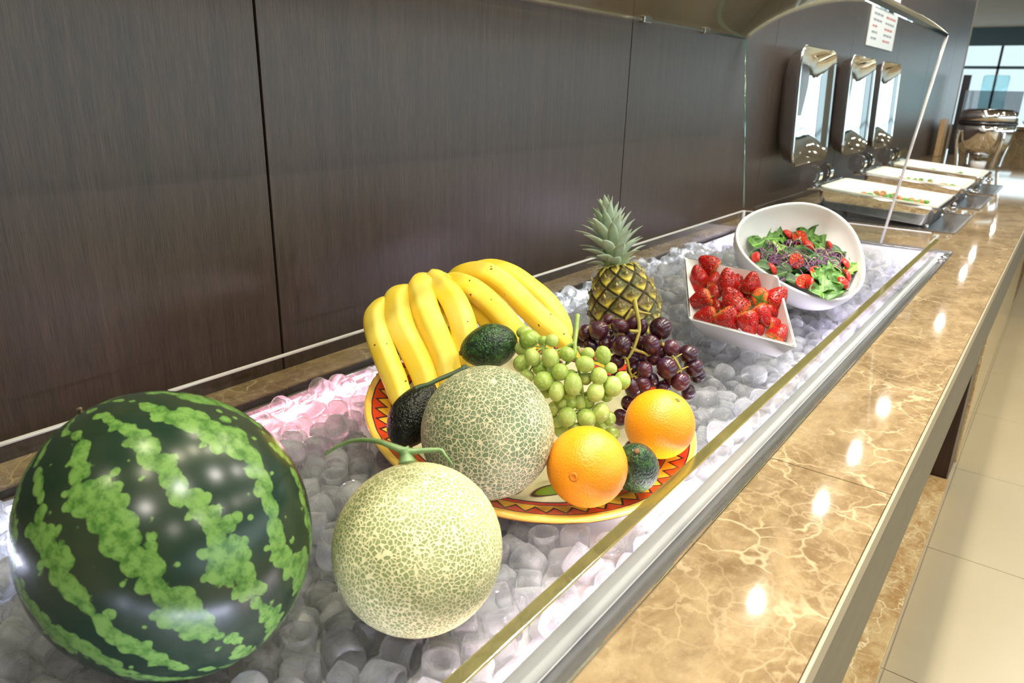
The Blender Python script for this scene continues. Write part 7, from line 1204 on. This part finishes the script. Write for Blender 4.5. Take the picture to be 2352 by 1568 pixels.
2275,6302,8616,-172,0,211,1,720,5318,8610,286,42,-54,1,445,5608,8549,24,-246,-30,2,389,5319,8693,-124,29,60,5,-422,4929,8386,-154,-2,-217,5,-468,4679,8679,27,24,-159,4,-1124,4214,8395,212,150,-56,1,-1353,4092,8612,95,20,-133,3,
-2145,3681,8636,283,-62,-35,1,-2677,3097,8427,7,4,-32,0,4523,8739,8410,-32,162,-213,2,4389,8486,8717,303,-5,139,4,4046,8115,8715,162,21,-208,3,3691,8068,8385,9,-166,190,1,3348,7310,8694,6,-6,-240,3,3020,7235,8670,32,307,56,5,
2280,7341,8681,109,-49,214,2,2093,6578,8484,71,-258,-41,1,1378,6208,8652,-28,238,-44,3,985,6259,8639,-123,76,-78,2,204,5664,8371,-309,2,158,2,-269,4998,8737,213,102,23,0,-656,4972,8760,-27,-4,209,4,-1331,4837,8697,180,-136,-13,2,
-1502,4433,8689,173,-233,47,4,-1675,4064,8793,59,11,252,3,3681,8751,8645,19,290,2,2,3241,8386,8395,227,150,-74,1,3277,8087,8688,-304,-12,137,3,2278,7542,8408,-49,-170,42,2,1868,6782,8657,150,-10,235,3,1868,6832,8361,-1,314,31,5,
1470,6931,8594,-102,-61,195,2,589,6327,8702,-24,-310,-108,2,464,5903,8715,-172,0,240,1,-114,6181,8630,-156,12,-86,5,-148,5793,8761,-167,-124,-66,5,-664,5472,8676,270,81,-41,5,-1167,5589,8744,147,114,-77,3,-1336,5153,8709,27,5,267,3,
-1734,4710,8732,23,24,-278,3,-2417,4528,8666,-118,41,-61,2,-3036,4102,8651,60,49,-153,2,3329,8654,8655,67,19,-287,4,3090,8423,8744,301,25,34,3,1717,7763,8732,-15,37,72,4,1172,7514,8708,-167,-9,-75,2,819,7034,8740,281,34,112,4,
429,7031,8782,-313,9,-38,3,201,6738,8723,9,-62,-128,0,-483,6249,8692,33,247,151,4,-783,6031,8830,268,0,32,4,-1104,6078,8695,3,280,-134,2,-1507,5422,8651,-239,19,59,5,-2077,5161,8699,12,306,-99,2,-2690,5330,8654,273,-4,183,1,
-2818,4718,8648,178,-14,-181,5,2242,8759,8668,-104,146,-97,2,2090,8420,8720,-89,218,60,4,1459,8093,8681,28,29,305,1,961,7811,8652,-137,134,193,3,877,7558,8386,-63,170,53,5,550,7376,8707,-110,50,-135,0,230,6990,8421,154,-104,173,0,
-137,6984,8697,153,13,-95,0,-137,6524,8683,-111,-21,111,3,-852,6312,8665,-174,-5,-275,1,-1416,6205,8709,167,13,199,1,-1732,6082,8669,-247,32,123,5,-2472,5609,8735,16,20,-52,4,-3021,5211,8717,-50,266,72,0,-3034,4732,8386,-64,170,-224,5,
1963,8700,8411,-156,-9,0,0,1806,8727,8690,313,5,20,5,1282,8710,8674,-47,44,-76,3,511,8154,8765,18,-4,-163,0,253,7866,8680,153,232,-5,0,-176,7457,8708,128,54,161,4,-411,7217,8704,-175,-4,230,2,-648,6593,8660,-11,-4,-118,5,
-1001,6593,8683,-297,88,38,5,-1909,6434,8386,252,145,-69,5,-2194,6225,8722,10,3,208,0,-3019,5706,8428,4,4,-53,0,829,8456,8647,44,67,120,0,341,8484,8726,131,18,184,0,-24,8200,8663,148,54,-189,3,-435,7877,8711,-1,-14,-154,1,
-1153,7277,8692,40,-217,-78,3,-1512,7133,8698,-119,6,236,5,-2075,6726,8673,-127,30,-240,3,-2659,6895,8623,212,30,167,2,-2569,6247,8762,61,104,-141,4,679,8717,8660,-4,-22,-260,2,-487,8751,8364,-312,-1,5,1,-505,8674,8603,-5,309,17,5,
-572,8229,8676,-14,-281,-91,5,-1068,7604,8643,-71,-292,-37,2,-1440,7608,8621,-13,14,-309,5,-1908,7178,8814,-262,-66,16,5,-3001,6559,8727,228,51,87,4,-1095,8345,8665,4,15,-260,3,-1626,8092,8395,-86,164,-109,1,-3004,7134,8636,6,98,13,4,
-1326,8715,8632,-16,-112,-297,3,-1661,8514,8743,64,-12,-29,3,-2007,8292,8699,128,-33,104,5,-2558,8336,8665,-153,170,18,4,-2767,7527,8720,16,86,-131,0,-2494,8708,8678,-157,167,0,3,-2567,8374,8364,-3,312,-24,1,-3063,8178,8395,-97,164,63,1,
19926,3665,8782,152,25,70,0,20045,3031,8631,-102,-83,-73,5,20236,2741,8597,162,264,4,5,19904,8715,8755,-306,-29,-41,0,19981,7988,8715,1,118,274,5,20173,7188,8939,-23,16,-146,4,20180,6605,8831,-92,119,26,3,19684,5441,8850,-20,-234,201,4,
20066,5330,8748,68,-166,-55,1,20602,4763,8765,-269,-140,-35,0,19894,4099,8718,129,173,67,5,19646,3837,8631,-2,304,73,2,19754,3150,8797,193,176,31,4,19408,2763,8740,1,-215,11,1,19433,8565,8942,-135,-2,-278,1,19719,7913,8981,94,116,171,3,
19461,7370,8942,-20,243,-116,2,19552,7010,8862,-52,-245,150,0,19837,6690,8928,-31,-64,12,3,19054,6324,8832,-48,41,210,0,19264,5641,8749,-68,-161,-190,2,18616,4760,8826,-21,54,272,0,19198,4801,8726,-2,-311,17,2,19343,3986,8727,-78,-99,19,3,
19367,7874,8868,177,58,87,1,19179,7253,8803,9,3,-109,0,19071,6638,8752,-70,147,-69,1,18851,6099,8682,40,-142,43,1,19121,5973,8755,38,164,92,2,18529,4213,8609,10,312,-35,5,18767,3691,8774,-155,-46,-10,4,18300,8717,8723,29,-32,-70,4,
18840,8130,8783,-67,100,-200,5,18723,7786,8907,58,87,82,0,18828,7162,8734,-15,-196,-6,4,18628,6245,8735,-10,-277,102,1,17833,5213,8668,-215,3,-124,5,18050,3964,8614,-92,-257,89,2,17644,3138,8663,-303,1,-45,5,18220,8397,8685,-213,-1,117,5,
18245,8063,8995,46,85,-252,3,17667,7472,8737,29,-210,180,3,18436,6994,8896,56,-96,91,4,17978,5987,8767,-60,308,98,5,18328,5872,8987,103,76,-186,3,17593,4718,8729,21,2,-69,3,17452,2825,8653,-225,-231,9,4,17915,7632,8608,307,-3,-95,1,
17762,6976,8769,141,-51,-236,3,17818,5734,8752,65,119,0,5,17666,8691,8818,276,-82,-12,3,17369,8558,8936,-58,73,290,1,17527,8005,8752,-40,124,241,2,17265,7669,8942,111,29,56,3,17200,7047,8797,-208,1,106,3,17112,6518,8777,21,93,-138,0,
16785,5792,8700,-15,13,-286,2,17210,8030,8785,-40,76,37,3,16362,7650,8875,73,-9,136,2,16935,7415,8741,-86,127,83,5,16931,6828,8686,15,-16,-108,1,16703,6084,8793,-116,-203,143,0,16480,5154,8683,8,21,-25,3,16751,8714,8788,-157,-58,0,4,
16671,8402,8983,74,48,115,4,16486,7239,8836,216,-30,-72,2,16757,7009,8883,-242,-41,-68,2,16396,8745,8696,-160,5,1,2,16032,7863,8831,-88,52,165,2,16097,5996,8683,171,-32,13,0,15830,8492,8690,18,294,-98,5,15918,7411,8901,-13,-88,62,4,
15849,6800,8828,-209,44,130,0,15675,5529,8689,-34,10,-51,1,15532,2749,8388,-86,167,69,5,15540,8680,8946,-145,12,11,0,15200,7685,8683,97,23,-60,5,15534,7507,8707,-105,-79,56,0,15478,7095,8713,-171,2,-125,2,15008,6132,8798,-72,11,301,3,
15434,5787,8732,-167,10,10,5,15375,4638,8618,251,65,-2,5,14619,3084,8580,-231,-41,94,1,14995,8426,8563,247,-11,-178,5,14972,7941,8759,-52,-167,127,4,14732,7717,8676,-73,291,63,5,14585,7368,8676,-79,118,172,5,15094,5812,8665,196,44,-60,5,
14355,5079,8655,-8,12,169,1,14292,3449,8362,-163,-1,-269,2,14704,8572,8651,-312,-67,70,5,14369,8044,8708,2,306,29,1,14031,7049,8713,-145,86,96,4,14365,6176,8742,213,220,28,0,14044,5753,8688,-16,-5,45,0,14014,3034,8364,-3,312,-8,1,
13954,8666,8806,-209,-8,162,0,14021,8222,8692,-19,2,311,1,14025,7505,8842,48,-261,-13,0,13812,6787,8691,166,15,-213,1,14024,6329,8650,79,91,236,5,13726,5877,8617,3,-311,122,2,13758,8015,8774,-155,69,182,2,13522,7277,8776,137,221,32,4,
13568,6938,8702,4,33,80,2,13446,5192,8701,18,247,-168,0,13398,5662,8386,251,145,68,5,13292,8399,8639,44,161,-110,1,12896,6855,8667,96,-290,-47,2,12939,6409,8709,10,-8,130,2,13413,5888,8632,-154,-13,-37,2,12894,8449,8873,41,-59,-156,4,
12793,7369,8869,253,-63,-147,1,12902,6024,8665,59,-47,88,5,12546,6022,8656,-224,29,145,1,13340,4766,8635,106,-86,-260,2,12602,8677,8752,-183,220,-19,3,12183,8099,8589,-200,73,32,5,12183,7180,8758,152,-102,82,0,12123,5989,8711,-5,304,101,5,
12471,5613,8610,-3,-2,-50,1,10682,3255,8587,17,185,-210,4,11816,8721,8875,-31,-245,48,3,12053,8408,8720,314,-4,-8,2,11735,7810,8723,-1,303,-163,5,11530,7423,8669,265,10,40,1,11636,6575,8410,-32,162,91,2,11761,6284,8691,132,-219,101,4,
12392,3443,8420,155,-65,44,4,11668,3242,8418,155,-32,145,4,11081,7188,8660,154,213,-24,4,11184,6357,8416,1,-4,58,4,11147,4091,8417,-154,95,-197,0,11110,3154,8663,146,113,-5,3,11023,2793,8642,50,227,64,3,10692,7748,8694,23,40,-259,4,
11030,6844,8416,-8,0,251,4,9908,5934,8421,-8,-2,169,3,10569,5626,8421,-8,3,144,3,10674,4728,8413,-155,-39,-19,4,10672,3912,8604,309,3,-23,5,10009,3125,8545,-203,8,104,0,10433,7121,8563,250,-27,-145,2,9951,7053,8644,135,21,-46,0,
10125,6463,8385,-16,-163,-198,1,9971,5357,8386,-154,-2,-306,5,10386,4103,8390,162,6,126,5,9401,3179,8706,185,186,56,0,10124,3509,8385,-15,-163,160,1,10392,8604,8743,11,-64,36,5,10288,7513,8603,-75,261,-121,5,9077,5547,8415,-159,242,49,0]

cubes = unpack(ICE)
def shown(p):
    d = Vector(p)-Vector((0, 0, 1.33)); z = d.dot(CF)
    if z < .05: return 0
    u, v = d.dot(CR)/z, d.dot(CU)/z
    return (1/z)*(1 if abs(u) < .72 and abs(v) < .49 else .05)*(1+6*max(-.1, p[2]-.85))
order = sorted(range(len(cubes)), key=lambda i: -shown(cubes[i][0]))
from mathutils import Euler
LM = [('large watermelon', wm), ('pale netted melon with the T shaped stem', V(DATA['MELF'])), ('painted fruit platter', pc), ('pineapple', pb0), ('square strawberry dish', dc), ('salad bowl', sc0)]
def spot(p):
    p = Vector(p); f2 = CF.xy.normalized(); r2 = CR.xy.normalized()
    rad = [.11, .08, .235, .07, .12, .13]
    nm, q, _ = min(((n_, q_, (p-q_).xy.length-rd_) for (n_, q_), rd_ in zip(LM, rad)), key=lambda e: e[2])
    d = (p-q).xy; a, b = d.dot(r2), d.dot(f2)
    return (('behind the ' if b > 0 else 'in front of the ') if abs(b) > abs(a) else ('right of the ' if a > 0 else 'left of the '))+nm
pile = MB()
for n, i in enumerate(order):
    p, e, k = cubes[i]; mt = Matrix.Translation(p) @ Euler(e, 'XYZ').to_matrix().to_4x4()
    if n < 300:
        o = link('ice_cube', ICEM[k]); o.matrix_world = mt
        lb = spot(p); tag(o, 'clear ice cube '+lb, 'ice cube', 'ice cubes '+lb)
    else: pile.add([mt @ v for v in ICEV[k].v], ICEV[k].f)
if pile.v: tag(pile.build('ice_pile', M_ICE, None, True, (1.2, .58, .83)), 'rest of the clear ice filling the ice well', 'ice', None, 'stuff')
